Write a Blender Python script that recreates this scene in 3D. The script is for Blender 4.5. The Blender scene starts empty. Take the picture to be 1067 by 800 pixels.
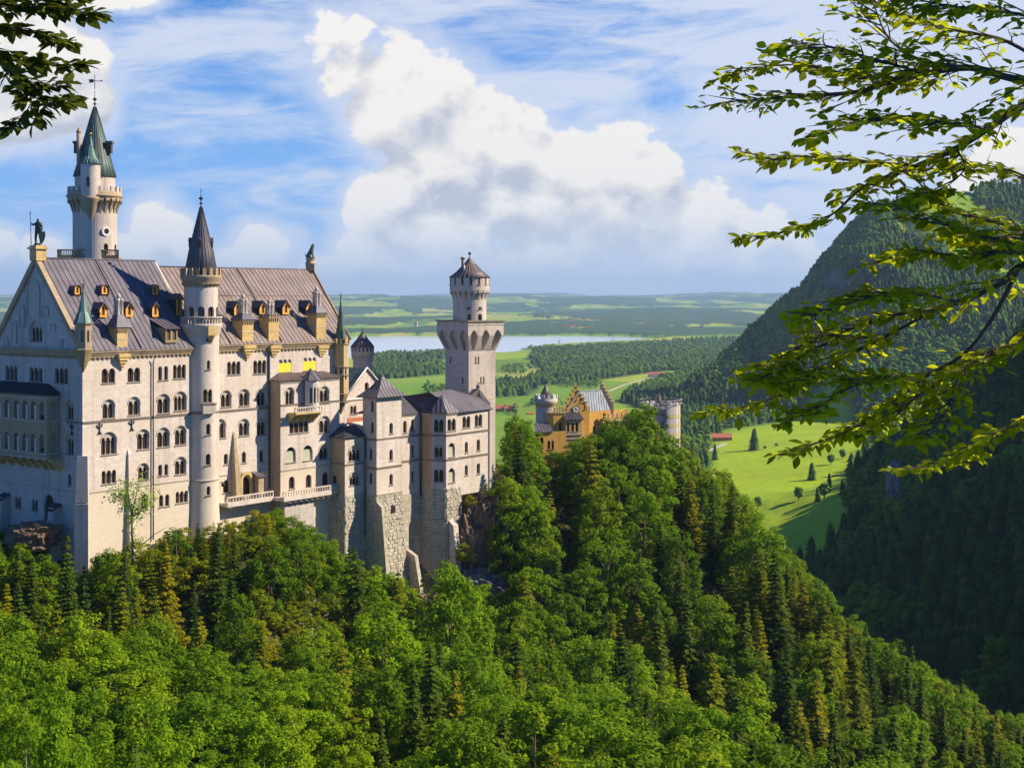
import bpy, math, random
import numpy as np
from mathutils import Vector, Matrix
from mathutils.geometry import delaunay_2d_cdt
random.seed(7)
R = math.radians
sc = bpy.context.scene
COL = sc.collection

# ---------------------------------------------------------------- camera
FPX, CX, HY = 1480.0, 533.5, 308.0      # focal length in photo pixels, picture centre, horizon row
cam_d = bpy.data.cameras.new('camera')
cam = bpy.data.objects.new('camera', cam_d); COL.objects.link(cam)
cam.location = (0, 0, 0); cam.rotation_euler = (R(90), 0, 0)
cam_d.sensor_width = 36.0; cam_d.lens = 36.0 * FPX / 1067.0
cam_d.shift_x = 0.0; cam_d.shift_y = -(400 - HY) / 1067.0
cam_d.clip_start = 0.1; cam_d.clip_end = 90000
sc.camera = cam

# ---------------------------------------------------------------- light
SUN = Vector((0.78, 0.10, 0.58)).normalized()
SUN_EL = math.asin(SUN.z); SUN_AZ = math.atan2(SUN.x, SUN.y)     # azimuth from +Y towards +X
sc.view_settings.view_transform = 'Standard'
sc.view_settings.look = 'None'
sc.view_settings.gamma = 1.0
sc.view_settings.use_curve_mapping = False
sc.view_settings.exposure = 0.70
sd = bpy.data.lights.new('sun', 'SUN'); sun = bpy.data.objects.new('sun', sd); COL.objects.link(sun)
sd.energy = 5.0; sd.angle = R(0.55); sd.color = (1.0, 0.88, 0.70)
sun.rotation_euler = SUN.to_track_quat('Z', 'Y').to_euler()

# ---------------------------------------------------------------- node helpers
class NT:
    def __init__(s, tree): s.t = tree; s.n = tree.nodes; s.l = tree.links
    def node(s, typ, ins=None, **kw):
        n = s.n.new(typ)
        for k, v in kw.items(): setattr(n, k, v)
        if ins:
            for k, v in ins.items():
                s.put(n.inputs[k], v)
        return n
    def put(s, sock, v):
        if isinstance(v, bpy.types.NodeSocket): s.l.new(v, sock)
        elif v is not None: sock.default_value = v
    def math(s, op, a, b=None, c=None, clamp=False):
        n = s.n.new('ShaderNodeMath'); n.operation = op; n.use_clamp = clamp
        s.put(n.inputs[0], a)
        if b is not None: s.put(n.inputs[1], b)
        if c is not None: s.put(n.inputs[2], c)
        return n.outputs[0]
    def mix(s, f, a, b, mode='MIX'):
        n = s.n.new('ShaderNodeMix'); n.data_type = 'RGBA'; n.blend_type = mode
        s.put(n.inputs[0], f); s.put(n.inputs[6], a); s.put(n.inputs[7], b)
        return n.outputs[2]
    def ramp(s, f, stops, interp='LINEAR'):
        n = s.n.new('ShaderNodeValToRGB'); cr = n.color_ramp; cr.interpolation = interp
        while len(cr.elements) < len(stops): cr.elements.new(0.5)
        for e, (p, c) in zip(cr.elements, stops):
            e.position = p; e.color = (c[0], c[1], c[2], 1) if len(c) == 3 else c
        s.put(n.inputs[0], f); return n.outputs[0]
    def smooth(s, x, a, b, lo=0.0, hi=1.0):
        n = s.n.new('ShaderNodeMapRange'); n.interpolation_type = 'SMOOTHSTEP'
        s.put(n.inputs[0], x); n.inputs[1].default_value = a; n.inputs[2].default_value = b
        n.inputs[3].default_value = lo; n.inputs[4].default_value = hi
        return n.outputs[0]
    def noise(s, vec, scale, detail=4, rough=0.55, dist=0.0):
        n = s.n.new('ShaderNodeTexNoise')
        if vec is not None: s.put(n.inputs['Vector'], vec)
        n.inputs['Scale'].default_value = scale; n.inputs['Detail'].default_value = detail
        n.inputs['Roughness'].default_value = rough; n.inputs['Distortion'].default_value = dist
        return n.outputs[0]

# ---------------------------------------------------------------- world: sky + clouds in sky directions
def az_el(u, v): return ((u - CX) / FPX, (HY - v) / FPX)
CUMULUS = [(545,205,50,22),(600,262,60,22),(364,62,48,50),(402,76,56,56),(350,40,26,24),(372,34,28,20),(446,104,58,52),(400,110,50,40),(484,132,60,50),(524,160,62,44),(566,172,56,40),(470,165,70,40),
 (590,205,84,56),(642,168,46,40),(676,182,42,38),(640,235,80,44),(700,230,60,42),(742,222,42,42),
 (722,262,70,34),(404,216,40,38),(436,240,54,38),(475,262,70,34),(795,250,50,34),
 (386,262,32,24),(800,282,70,24),
 (62,92,66,56),(96,110,38,40),(20,60,60,60),(30,130,50,30),(172,246,34,34),(150,262,28,20),(200,262,22,18),(276,260,32,26),(248,270,24,14),
 (14,258,24,18),(60,262,22,14),(1036,168,36,26),(1000,190,30,20),(430,-40,60,20),(120,8,50,14),(450,285,110,20),(345,285,40,16),(640,292,120,16)]
def build_world():
    w = bpy.data.worlds.new('World'); sc.world = w; w.use_nodes = True
    T = NT(w.node_tree); T.n.clear()
    out = T.node('ShaderNodeOutputWorld'); bg = T.node('ShaderNodeBackground')
    sky = T.node('ShaderNodeTexSky'); sky.sky_type = 'NISHITA'; sky.sun_disc = False
    sky.sun_elevation = SUN_EL; sky.sun_rotation = SUN_AZ
    sky.air_density = 1.15; sky.dust_density = 0.25; sky.ozone_density = 3.0; sky.altitude = 1200
    hsv = T.node('ShaderNodeHueSaturation', {'Saturation': 1.4, 'Value': 0.084, 'Color': sky.outputs[0]})
    tc = T.node('ShaderNodeTexCoord')
    # cloud density group, in (azimuth, elevation)
    g = bpy.data.node_groups.new('cloud_density', 'ShaderNodeTree')
    g.interface.new_socket('Az', in_out='INPUT', socket_type='NodeSocketFloat')
    g.interface.new_socket('El', in_out='INPUT', socket_type='NodeSocketFloat')
    g.interface.new_socket('D', in_out='OUTPUT', socket_type='NodeSocketFloat')
    G = NT(g); gi = G.node('NodeGroupInput'); go = G.node('NodeGroupOutput')
    A, E = gi.outputs[0], gi.outputs[1]
    cv = G.node('ShaderNodeCombineXYZ', {0: A, 1: G.math('MULTIPLY', E, 1.25), 2: 0.37}).outputs[0]
    cur = None
    for (u, v, ru, rv) in CUMULUS:
        a, e = az_el(u, v); ra, re = ru / FPX, rv / FPX
        dx = G.math('MULTIPLY_ADD', A, 1 / ra, -a / ra)
        dy = G.math('MULTIPLY_ADD', E, 1 / re, -e / re)
        q = G.math('MULTIPLY_ADD', dx, dx, G.math('MULTIPLY', dy, dy))
        b = G.math('SUBTRACT', 1.0, q)
        cur = b if cur is None else G.math('SMOOTH_MAX', cur, b, 0.18)
    # general horizon of small clouds elsewhere, so the sky stays a sky when the view turns
    cur = G.math('MAXIMUM', cur, -3.0)
    vor = G.node('ShaderNodeTexVoronoi', {'Vector': cv}, feature='SMOOTH_F1')
    vor.inputs['Scale'].default_value = 22; vor.inputs['Detail'].default_value = 5
    vor.inputs['Roughness'].default_value = 0.55; vor.inputs['Smoothness'].default_value = 0.35
    puff = G.math('SUBTRACT', 0.62, vor.outputs[0])
    nz = G.math('SUBTRACT', G.noise(cv, 9, 9, 0.6, 0.25), 0.5)
    d = G.math('MULTIPLY_ADD', puff, 1.15, cur)
    d = G.math('MULTIPLY_ADD', nz, 2.0, d)
    fz = G.math('SUBTRACT', G.noise(cv, 34, 6, 0.62, 0.5), 0.5)
    d = G.math('MULTIPLY_ADD', fz, 1.5, d)
    T_out = G.l.new(d, go.inputs[0])
    sep = T.node('ShaderNodeSeparateXYZ', {0: tc.outputs['Generated']})
    az = T.math('ARCTAN2', sep.outputs[0], sep.outputs[1])
    hyp = T.math('SQRT', T.math('MULTIPLY_ADD', sep.outputs[0], sep.outputs[0], T.math('MULTIPLY', sep.outputs[1], sep.outputs[1])))
    el = T.math('DIVIDE', sep.outputs[2], T.math('MAXIMUM', hyp, 0.02))
    tint = T.mix(1.0, hsv.outputs[0], (0.48, 0.70, 1.00, 1), 'MULTIPLY')
    base = T.mix(T.smooth(el, -0.02, 0.30, 0.86, 0.0), tint, (0.125, 0.285, 0.62, 1))
    T.l.new(base, bg.inputs[0])
    def dens(a, e):
        n = T.node('ShaderNodeGroup'); n.node_tree = g
        T.put(n.inputs[0], a); T.put(n.inputs[1], e); return n.outputs[0]
    D0 = dens(az, el)
    D1 = dens(T.math('ADD', az, -0.008), T.math('ADD', el, 0.020))
    mask = T.smooth(D0, -0.72, -0.38)
    veil = T.smooth(D0, -2.8, -0.3, 0.0, 0.85)          # thin haze of cloud around the heaps
    lit = T.math('SUBTRACT', D0, D1)
    lit = T.smooth(lit, -1.0, 0.95)
    core = T.smooth(D0, 0.0, 1.7)                      # thick parts turn greyer
    sh = T.math('SUBTRACT', T.math('MULTIPLY_ADD', lit, 1.12, 0.11), T.math('MULTIPLY', core, 0.20), clamp=True)
    ccol = T.ramp(sh, [(0.0, (0.30, 0.32, 0.385)), (0.25, (0.37, 0.385, 0.43)), (0.5, (0.46, 0.46, 0.475)), (0.76, (0.53, 0.515, 0.50)), (1.0, (0.61, 0.585, 0.55))])
    cv2 = T.node('ShaderNodeCombineXYZ', {0: T.math('MULTIPLY_ADD', az, 1.0, T.math('MULTIPLY', el, 0.6)), 1: T.math('MULTIPLY_ADD', el, 4.2, T.math('MULTIPLY', az, -0.35)), 2: 2.2}).outputs[0]
    ci = T.math('ADD', T.math('MULTIPLY', T.noise(cv2, 3.3, 9, 0.60, 0.9), .72), T.math('MULTIPLY', T.noise(cv2, 11, 8, 0.65, 1.4), .28))
    wide = T.smooth(T.math('MULTIPLY_ADD', az, 0.55, T.math('MULTIPLY', el, 0.55)), -0.18, 0.20, -0.015, 0.13)
    ci = T.smooth(T.math('ADD', ci, wide), 0.44, 0.64)
    low = T.smooth(el, -0.01, 0.075, 1.0, 0.0)
    ci = T.math('MULTIPLY', ci, T.math('MULTIPLY_ADD', low, -0.35, 0.90))
    col = T.mix(T.math('MAXIMUM', ci, veil), base, (0.44, 0.475, 0.56, 1))
    col = T.mix(T.math('MULTIPLY', mask, 0.97), col, ccol)
    hz = T.smooth(el, 0.0, 0.075, 0.72, 0.0)
    col = T.mix(hz, col, (0.43, 0.49, 0.59, 1))
    bg2 = T.node('ShaderNodeBackground'); T.l.new(col, bg2.inputs[0])
    # the modelled clouds stand in one sector of the sky; the fade keeps its edge soft
    f = T.math('MULTIPLY', T.smooth(T.math('ABSOLUTE', az), 0.52, 0.75, 1.0, 0.0), T.math('MULTIPLY', T.smooth(el, 0.30, 0.48, 1.0, 0.0), T.smooth(el, -0.03, -0.01)))
    ms = T.node('ShaderNodeMixShader', {0: f}); T.l.new(bg.outputs[0], ms.inputs[1]); T.l.new(bg2.outputs[0], ms.inputs[2]); T.l.new(ms.outputs[0], out.inputs[0])
    w.cycles.sampling_method = 'MANUAL'; w.cycles.sample_map_resolution = 512
build_world()

# ---------------------------------------------------------------- materials
MAT = {}
def new_mat(name):
    m = bpy.data.materials.new(name); m.use_nodes = True
    T = NT(m.node_tree); T.n.clear()
    out = T.node('ShaderNodeOutputMaterial')
    p = T.node('ShaderNodeBsdfPrincipled'); T.l.new(p.outputs[0], out.inputs[0])
    MAT[name] = m
    return m, T, p, out
def bump(T, p, h, strength=0.4, dist=0.1):
    b = T.node('ShaderNodeBump'); b.inputs['Strength'].default_value = strength; b.inputs['Distance'].default_value = dist
    T.put(b.inputs['Height'], h); T.l.new(b.outputs[0], p.inputs['Normal'])
def c4(c): return (c[0], c[1], c[2], 1)
def sc3(c, k): return tuple(min(1, x * k) for x in c)
def stone_mat(name, col, bw=1.0, bh=0.46, mortar=0.02, var=0.18, low=None, mort_dark=0.72, bstr=0.5, lowz=None):
    m, T, p, out = new_mat(name)
    uv = T.node('ShaderNodeUVMap').outputs[0]
    geo = T.node('ShaderNodeNewGeometry')
    br = T.node('ShaderNodeTexBrick', {'Vector': uv, 'Color1': c4(sc3(col, 1 + var)), 'Color2': c4(sc3(col, 1 - var)), 'Mortar': c4(sc3(col, mort_dark))})
    br.inputs['Scale'].default_value = 1.0; br.inputs['Brick Width'].default_value = bw; br.inputs['Row Height'].default_value = bh
    br.inputs['Mortar Size'].default_value = mortar; br.inputs['Mortar Smooth'].default_value = 0.3; br.offset = 0.5
    big = T.noise(geo.outputs['Position'], 0.16, 5, 0.6)
    col2 = T.mix(T.smooth(big, 0.35, 0.7), br.outputs[0], T.mix(0.5, br.outputs[0], c4((col[0] * 0.80, col[1] * 0.72, col[2] * 0.62))))
    # rain streaks: stretched downwards
    mp = T.node('ShaderNodeMapping', {'Vector': geo.outputs['Position'], 'Scale': (0.75, 0.75, 0.05)})
    st = T.noise(mp.outputs[0], 1.0, 5, 0.65)
    col2 = T.mix(T.math('MULTIPLY', T.smooth(st, 0.48, 0.70), 0.50), col2, c4(sc3(col, 0.5)))
    fine = T.noise(geo.outputs['Position'], 2.6, 4, 0.6)
    col2 = T.mix(T.math('MULTIPLY', T.smooth(fine, 0.42, 0.72), 0.32), col2, c4(sc3(col, 0.66)))
    if lowz is not None:      # foundation courses of a warmer stone
        sp = T.node('ShaderNodeSeparateXYZ', {0: geo.outputs['Position']})
        col2 = T.mix(T.smooth(sp.outputs[2], lowz - 0.15, lowz + 0.15, 1, 0), col2, T.mix(0.62, col2, c4(low)))
    T.l.new(col2, p.inputs['Base Color']); p.inputs['Roughness'].default_value = 0.9
    bump(T, p, T.math('MULTIPLY_ADD', fine, 0.3, br.outputs[1]), bstr, -0.04)
    return m
stone_mat('stone', (0.65, 0.56, 0.475), 1.0, 0.45, 0.02, 0.10)
stone_mat('stone_palace', (0.66, 0.565, 0.48), 1.0, 0.45, 0.02, 0.10, low=(0.63, 0.53, 0.37), lowz=-34.9)
stone_mat('stone_grey', (0.53, 0.47, 0.42), 1.0, 0.45, 0.02, 0.10)
stone_mat('stone_pink', (0.60, 0.51, 0.43), 0.9, 0.42, 0.02, 0.10)
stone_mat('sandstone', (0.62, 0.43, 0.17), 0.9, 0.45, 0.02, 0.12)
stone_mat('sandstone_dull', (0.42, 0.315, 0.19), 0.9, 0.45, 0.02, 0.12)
stone_mat('rustic', (0.47, 0.42, 0.32), 1.3, 0.8, 0.03, 0.25, bstr=0.6)
stone_mat('ochre_brick', (0.76, 0.42, 0.075), 0.6, 0.25, 0.02, 0.12)
stone_mat('trim', (0.50, 0.44, 0.37), 2.0, 0.5, 0.01, 0.06)
stone_mat('belt', (0.24, 0.20, 0.16), 2.0, 0.5, 0.01, 0.06)
stone_mat('corbel_brown', (0.36, 0.26, 0.13), 2.0, 0.5, 0.01, 0.1)
def roof_mat(name, col, col2, rough=0.62, metal=0.12, patina=None):
    m, T, p, out = new_mat(name)
    geo = T.node('ShaderNodeNewGeometry'); uv = T.node('ShaderNodeUVMap').outputs[0]
    a = T.noise(geo.outputs['Position'], 0.35, 6, 0.65)
    c = T.mix(T.smooth(a, 0.32, 0.68), c4(col), c4(col2))
    mp = T.node('ShaderNodeMapping', {'Vector': uv, 'Scale': (1.1, 0.12, 1)})
    b = T.noise(mp.outputs[0], 2.0, 5, 0.7)
    c = T.mix(T.math('MULTIPLY', T.smooth(b, 0.45, 0.72), 0.6), c, c4(sc3(col, 1.9)))
    c = T.mix(T.math('MULTIPLY', T.smooth(T.noise(mp.outputs[0], 0.7, 4, 0.7), 0.5, 0.7), 0.5), c, c4((col[0] * 1.7, col[1] * 1.25, col[2] * 1.0)))
    br = T.node('ShaderNodeTexBrick', {'Vector': uv, 'Color1': (1, 1, 1, 1), 'Color2': (0.78, 0.76, 0.78, 1), 'Mortar': (0.6, 0.6, 0.6, 1)})
    br.inputs['Scale'].default_value = 1.0; br.inputs['Brick Width'].default_value = 1.15; br.inputs['Row Height'].default_value = 2.6
    br.inputs['Mortar Size'].default_value = 0.02
    c = T.mix(0.8, c, br.outputs[0], 'MULTIPLY')
    if patina:
        q = T.noise(mp.outputs[0], 0.9, 4, 0.6)
        c = T.mix(T.math('MULTIPLY', T.smooth(q, 0.42, 0.6), 0.8), c, c4(patina))
    T.l.new(c, p.inputs['Base Color']); p.inputs['Roughness'].default_value = rough; p.inputs['Metallic'].default_value = metal
    return m
roof_mat('roof_purple', (0.095, 0.084, 0.104), (0.145, 0.127, 0.145))
roof_mat('roof_rust', (0.17, 0.132, 0.118), (0.25, 0.19, 0.165))
roof_mat('roof_slate', (0.08, 0.074, 0.088), (0.12, 0.108, 0.118))
roof_mat('roof_dark', (0.035, 0.033, 0.045), (0.06, 0.055, 0.065), 0.6, 0.2)
roof_mat('roof_brown', (0.13, 0.098, 0.092), (0.18, 0.135, 0.12), 0.6, 0.2)
roof_mat('copper', (0.07, 0.12, 0.10), (0.10, 0.17, 0.145), 0.6, 0.2, patina=(0.17, 0.30, 0.26))
roof_mat('copper_dark', (0.05, 0.065, 0.055), (0.10, 0.095, 0.08), 0.6, 0.2, patina=(0.10, 0.19, 0.16))
roof_mat('roof_silver', (0.42, 0.47, 0.50), (0.52, 0.56, 0.58), 0.45, 0.3)
roof_mat('roof_teal', (0.075, 0.115, 0.12), (0.11, 0.15, 0.15), 0.6, 0.2)
def plain_mat(name, col, rough=0.7, metal=0.0, var=0.15, scale=1.5, emit=None):
    m, T, p, out = new_mat(name)
    geo = T.node('ShaderNodeNewGeometry')
    n = T.noise(geo.outputs['Position'], scale, 4, 0.6)
    T.l.new(T.mix(n, c4(sc3(col, 1 - var)), c4(sc3(col, 1 + var))), p.inputs['Base Color'])
    p.inputs['Roughness'].default_value = rough; p.inputs['Metallic'].default_value = metal
    return m
plain_mat('glass', (0.035, 0.028, 0.024), 0.12, 0, 0.4, 0.6)
plain_mat('wood', (0.10, 0.055, 0.028), 0.7, 0, 0.3)
plain_mat('iron', (0.03, 0.028, 0.028), 0.6, 0.5)
plain_mat('bronze', (0.035, 0.05, 0.04), 0.5, 0.5, 0.3)
plain_mat('verdigris', (0.10, 0.15, 0.11), 0.7, 0.2, 0.3)
plain_mat('yellow_board', (0.80, 0.60, 0.03), 0.6)
plain_mat('dormer_ochre', (0.80, 0.36, 0.035), 0.7, 0, 0.2)
plain_mat('shutter_pale', (0.42, 0.42, 0.30), 0.8)
plain_mat('white_stone', (0.66, 0.62, 0.56), 0.8)
plain_mat('gold', (0.5, 0.33, 0.08), 0.35, 0.8)
plain_mat('sheet_white', (0.58, 0.53, 0.46), 0.8, 0, 0.06)
plain_mat('sheet_yellow', (0.62, 0.50, 0.20), 0.8)
plain_mat('pipe', (0.10, 0.075, 0.055), 0.6, 0.3)
plain_mat('roof_tile', (0.42, 0.12, 0.055), 0.8, 0, 0.2, 0.2)
plain_mat('render_white', (0.62, 0.60, 0.55), 0.9)
plain_mat('clock_face', (0.75, 0.72, 0.65), 0.6)
plain_mat('gravel', (0.50, 0.44, 0.34), 0.95)
def bark_mat(name, col):
    m, T, p, out = new_mat(name)
    geo = T.node('ShaderNodeNewGeometry')
    mp = T.node('ShaderNodeMapping', {'Vector': geo.outputs['Position'], 'Scale': (6, 6, 1.2)})
    n = T.noise(mp.outputs[0], 2.0, 5, 0.7)
    T.l.new(T.mix(n, c4(sc3(col, 0.6)), c4(sc3(col, 1.4))), p.inputs['Base Color']); p.inputs['Roughness'].default_value = 0.9
    bump(T, p, n, 0.5, 0.03); return m
bark_mat('bark', (0.10, 0.075, 0.05)); bark_mat('bark_grey', (0.15, 0.125, 0.10)); bark_mat('bark_twig', (0.055, 0.036, 0.024))
def leaf_mat(name, cols, transl=0.35, tcol=(0.25, 0.40, 0.03), objvar=0.5, rough=.7, spec=.06):
    m, T, p, out = new_mat(name)
    geo = T.node('ShaderNodeNewGeometry'); oi = T.node('ShaderNodeObjectInfo')
    r = T.math('ADD', T.math('MULTIPLY', geo.outputs['Random Per Island'], 1 - objvar), T.math('MULTIPLY', oi.outputs['Random'], objvar))
    c = T.ramp(r, [(i / (len(cols) - 1), k) for i, k in enumerate(cols)])
    T.l.new(c, p.inputs['Base Color']); p.inputs['Roughness'].default_value = rough
    p.inputs['Specular IOR Level'].default_value = spec
    tr = T.node('ShaderNodeBsdfTranslucent', {'Color': T.mix(0.5, c4(tcol), T.mix(1.0, c, (2.4, 2.3, 0.9, 1), 'MULTIPLY'))})
    mx = T.node('ShaderNodeMixShader', {0: transl}); T.l.new(p.outputs[0], mx.inputs[1]); T.l.new(tr.outputs[0], mx.inputs[2])
    T.l.new(mx.outputs[0], out.inputs[0]); return m
leaf_mat('leaf_bright', [(0.06, 0.13, 0.006), (0.17, 0.27, 0.004), (0.10, 0.20, 0.006), (0.25, 0.36, 0.005), (0.36, 0.42, 0.008)], 0.34)
leaf_mat('leaf_mid', [(0.05, 0.11, 0.004), (0.10, 0.18, 0.004), (0.18, 0.27, 0.005), (0.29, 0.34, 0.006)], 0.33)
leaf_mat('leaf_olive', [(0.10, 0.15, 0.004), (0.18, 0.22, 0.004), (0.28, 0.27, 0.005), (0.36, 0.24, 0.008)], 0.33)
leaf_mat('leaf_young', [(0.22, 0.33, 0.04), (0.28, 0.38, 0.05), (0.33, 0.40, 0.06)], 0.35, objvar=0.1)
leaf_mat('needle', [(0.020, 0.044, 0.006), (0.038, 0.07, 0.007), (0.075, 0.115, 0.008), (0.14, 0.165, 0.010)], 0.15)
leaf_mat('needle_olive', [(0.075, 0.105, 0.004), (0.14, 0.165, 0.004), (0.22, 0.21, 0.005), (0.32, 0.25, 0.008)], 0.22)
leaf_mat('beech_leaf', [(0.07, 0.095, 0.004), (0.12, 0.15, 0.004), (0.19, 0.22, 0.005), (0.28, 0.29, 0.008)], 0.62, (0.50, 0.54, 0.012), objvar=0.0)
leaf_mat('beech_leaf_shade', [(0.035, 0.05, 0.006), (0.055, 0.07, 0.007), (0.09, 0.10, 0.01)], 0.22, (0.2, 0.22, 0.01), objvar=0.0)  # darker twin of the beech leaf; dimness of backlit leaves is in its colour
leaf_mat('far_needle', [(0.024, 0.056, 0.009), (0.044, 0.088, 0.010), (0.085, 0.145, 0.011)], 0.0, objvar=0.0, rough=.95, spec=.05)
leaf_mat('far_leaf', [(0.06, 0.13, 0.008), (0.10, 0.19, 0.009), (0.16, 0.26, 0.010)], 0.0, objvar=0.0, rough=.9, spec=.1)
leaf_mat('undergrowth', [(0.05, 0.10, 0.015), (0.10, 0.14, 0.015), (0.20, 0.14, 0.02), (0.09, 0.17, 0.02), (0.26, 0.13, 0.03)], 0.2, objvar=0.0)
def rock_mat(name, c1, c2, c3):
    m, T, p, out = new_mat(name)
    geo = T.node('ShaderNodeNewGeometry')
    a = T.noise(geo.outputs['Position'], 0.35, 8, 0.65, 0.4)
    mp = T.node('ShaderNodeMapping', {'Vector': geo.outputs['Position'], 'Scale': (1.2, 1.2, 0.35)})
    b = T.noise(mp.outputs[0], 1.1, 7, 0.7)
    c = T.ramp(a, [(0.3, c1), (0.5, c2), (0.68, c3)])
    c = T.mix(T.smooth(b, 0.42, 0.62), c, T.mix(0.6, c, c4(sc3(c1, 0.5))))
    T.l.new(c, p.inputs['Base Color']); p.inputs['Roughness'].default_value = 0.95
    bump(T, p, T.math('ADD', b, T.noise(geo.outputs['Position'], 3.5, 6, .7)), 1.0, 0.6); return m
rock_mat('rock', (0.19, 0.11, 0.065), (0.36, 0.22, 0.13), (0.42, 0.33, 0.23))
rock_mat('rock_grey', (0.16, 0.15, 0.15), (0.28, 0.26, 0.25), (0.38, 0.33, 0.29))
# ---------------------------------------------------------------- mesh helpers
def V(*a): return Vector(a)
class MB:
    """collects vertices and faces, builds ONE mesh object"""
    def __init__(s): s.v = []; s.f = []; s.mi = []; s.mats = []; s.cur = 0; s.sm = []
    def mat(s, name):
        if name not in s.mats: s.mats.append(name)
        s.cur = s.mats.index(name); return s
    def add(s, vs, fs, smooth=False):
        o = len(s.v); s.v += [Vector(p) for p in vs]
        for f in fs: s.f.append([i + o for i in f]); s.mi.append(s.cur); s.sm.append(smooth)
    def box(s, c, sx, sy, sz, ux=(1, 0, 0), uy=(0, 1, 0)):
        c = Vector(c); ux = Vector(ux); uy = Vector(uy); uz = V(0, 0, 1)
        P = [c + ux * (i * sx / 2) + uy * (j * sy / 2) + uz * (k * sz / 2) for k in (-1, 1) for j in (-1, 1) for i in (-1, 1)]
        s.add(P, [(0, 2, 3, 1), (4, 5, 7, 6), (0, 1, 5, 4), (2, 6, 7, 3), (0, 4, 6, 2), (1, 3, 7, 5)])
    def hexa(s, lo, hi):
        """lo, hi: 4 points each, same order counter-clockwise seen from above"""
        s.add(list(lo) + list(hi), [(3, 2, 1, 0), (4, 5, 6, 7), (0, 1, 5, 4), (1, 2, 6, 5), (2, 3, 7, 6), (3, 0, 4, 7)])
    def prism(s, pts, off):
        """planar polygon extruded by vector off"""
        n = len(pts); off = Vector(off); a = [Vector(p) for p in pts]; b = [p + off for p in a]
        s.add(a + b, [tuple(range(n)), tuple(range(2 * n - 1, n - 1, -1))] + [(i, (i + 1) % n + 0, (i + 1) % n + n, i + n) for i in range(n)])
    def lathe(s, prof, c, n=24, a0=0.0, a1=2 * math.pi, rot=0.0, smooth=True):
        c = Vector(c); full = abs(a1 - a0 - 2 * math.pi) < 1e-6; m = n if full else n + 1
        vs = []; fs = []
        for (r, z) in prof:
            for i in range(m):
                a = a0 + (a1 - a0) * i / n + rot
                vs.append(c + V(r * math.cos(a), r * math.sin(a), z))
        for k in range(len(prof) - 1):
            for i in range(n):
                j = (i + 1) % m
                fs.append((k * m + i, k * m + j, (k + 1) * m + j, (k + 1) * m + i))
        s.add(vs, fs, smooth)
    def tube(s, pts, rad, n=6, smooth=True, cap=True):
        pts = [Vector(p) for p in pts]
        if not hasattr(rad, '__len__'): rad = [rad] * len(pts)
        vs = []; fs = []; up = V(0.13, 0.07, 1)
        for k, p in enumerate(pts):
            d = (pts[min(k + 1, len(pts) - 1)] - pts[max(k - 1, 0)])
            if d.length < 1e-9: d = V(0, 0, 1)
            d.normalize(); a = d.cross(up)
            if a.length < 1e-3: a = d.cross(V(1, 0, 0))
            a.normalize(); b = d.cross(a)
            for i in range(n):
                t = 2 * math.pi * i / n; vs.append(p + (a * math.cos(t) + b * math.sin(t)) * rad[k])
        for k in range(len(pts) - 1):
            for i in range(n):
                j = (i + 1) % n; fs.append((k * n + i, k * n + j, (k + 1) * n + j, (k + 1) * n + i))
        if cap: fs.append(tuple(range(n - 1, -1, -1))); fs.append(tuple(range((len(pts) - 1) * n, len(pts) * n)))
        s.add(vs, fs, smooth)
    def sphere(s, c, r, nu=8, nv=6, sx=1, sy=1, sz=1):
        c = Vector(c)
        prof = [(r * math.sin(math.pi * k / nv), -r * math.cos(math.pi * k / nv)) for k in range(nv + 1)]
        vs = []; fs = []
        for (q, z) in prof:
            for i in range(nu):
                a = 2 * math.pi * i / nu; vs.append(c + V(q * math.cos(a) * sx, q * math.sin(a) * sy, z * sz))
        for k in range(nv):
            for i in range(nu):
                j = (i + 1) % nu; fs.append((k * nu + i, k * nu + j, (k + 1) * nu + j, (k + 1) * nu + i))
        s.add(vs, fs, True)
    def build(s, name, mat=None, parent=None, world=True):
        root = parent
        while root is not None and root.parent is not None: root = root.parent
        L = root.location.copy() if (root is not None and world) else V(0, 0, 0)
        me = bpy.data.meshes.new(name)
        me.from_pydata([(v - L)[:] for v in s.v], [], s.f)
        ms = s.mats if s.mats else [mat]
        for q in ms: me.materials.append(MAT[q])
        if s.mats: me.polygons.foreach_set('material_index', s.mi)
        me.polygons.foreach_set('use_smooth', s.sm)
        me.update(); auto_uv(me, L)
        o = bpy.data.objects.new(name, me); COL.objects.link(o)
        if parent is not None: o.parent = parent
        return o
def auto_uv(me, L=V(0, 0, 0)):
    nl = len(me.loops)
    if nl == 0: return
    uvl = me.uv_layers.new(name='UVMap')
    co = np.empty(len(me.vertices) * 3); me.vertices.foreach_get('co', co); co = co.reshape(-1, 3) + np.array(L[:])
    nm = np.empty(len(me.polygons) * 3); me.polygons.foreach_get('normal', nm); nm = nm.reshape(-1, 3)
    tot = np.empty(len(me.polygons), int); me.polygons.foreach_get('loop_total', tot)
    li = np.empty(nl, int); me.loops.foreach_get('vertex_index', li)
    t = np.stack([-nm[:, 1], nm[:, 0], np.zeros(len(nm))], 1); ln = np.linalg.norm(t, axis=1); flat = ln < 0.05
    t[flat] = (1, 0, 0); ln[flat] = 1; t /= ln[:, None]; b = np.cross(nm, t)
    T_ = np.repeat(t, tot, 0); B_ = np.repeat(b, tot, 0); p = co[li]
    uv = np.stack([(p * T_).sum(1), (p * B_).sum(1)], 1).astype(np.float32)
    uvl.data.foreach_set('uv', uv.ravel())
def tag(o, label=None, cat=None, group=None, kind=None):
    if label: o['label'] = label
    if cat: o['category'] = cat
    if group: o['group'] = group
    if kind: o['kind'] = kind
    return o
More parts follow.
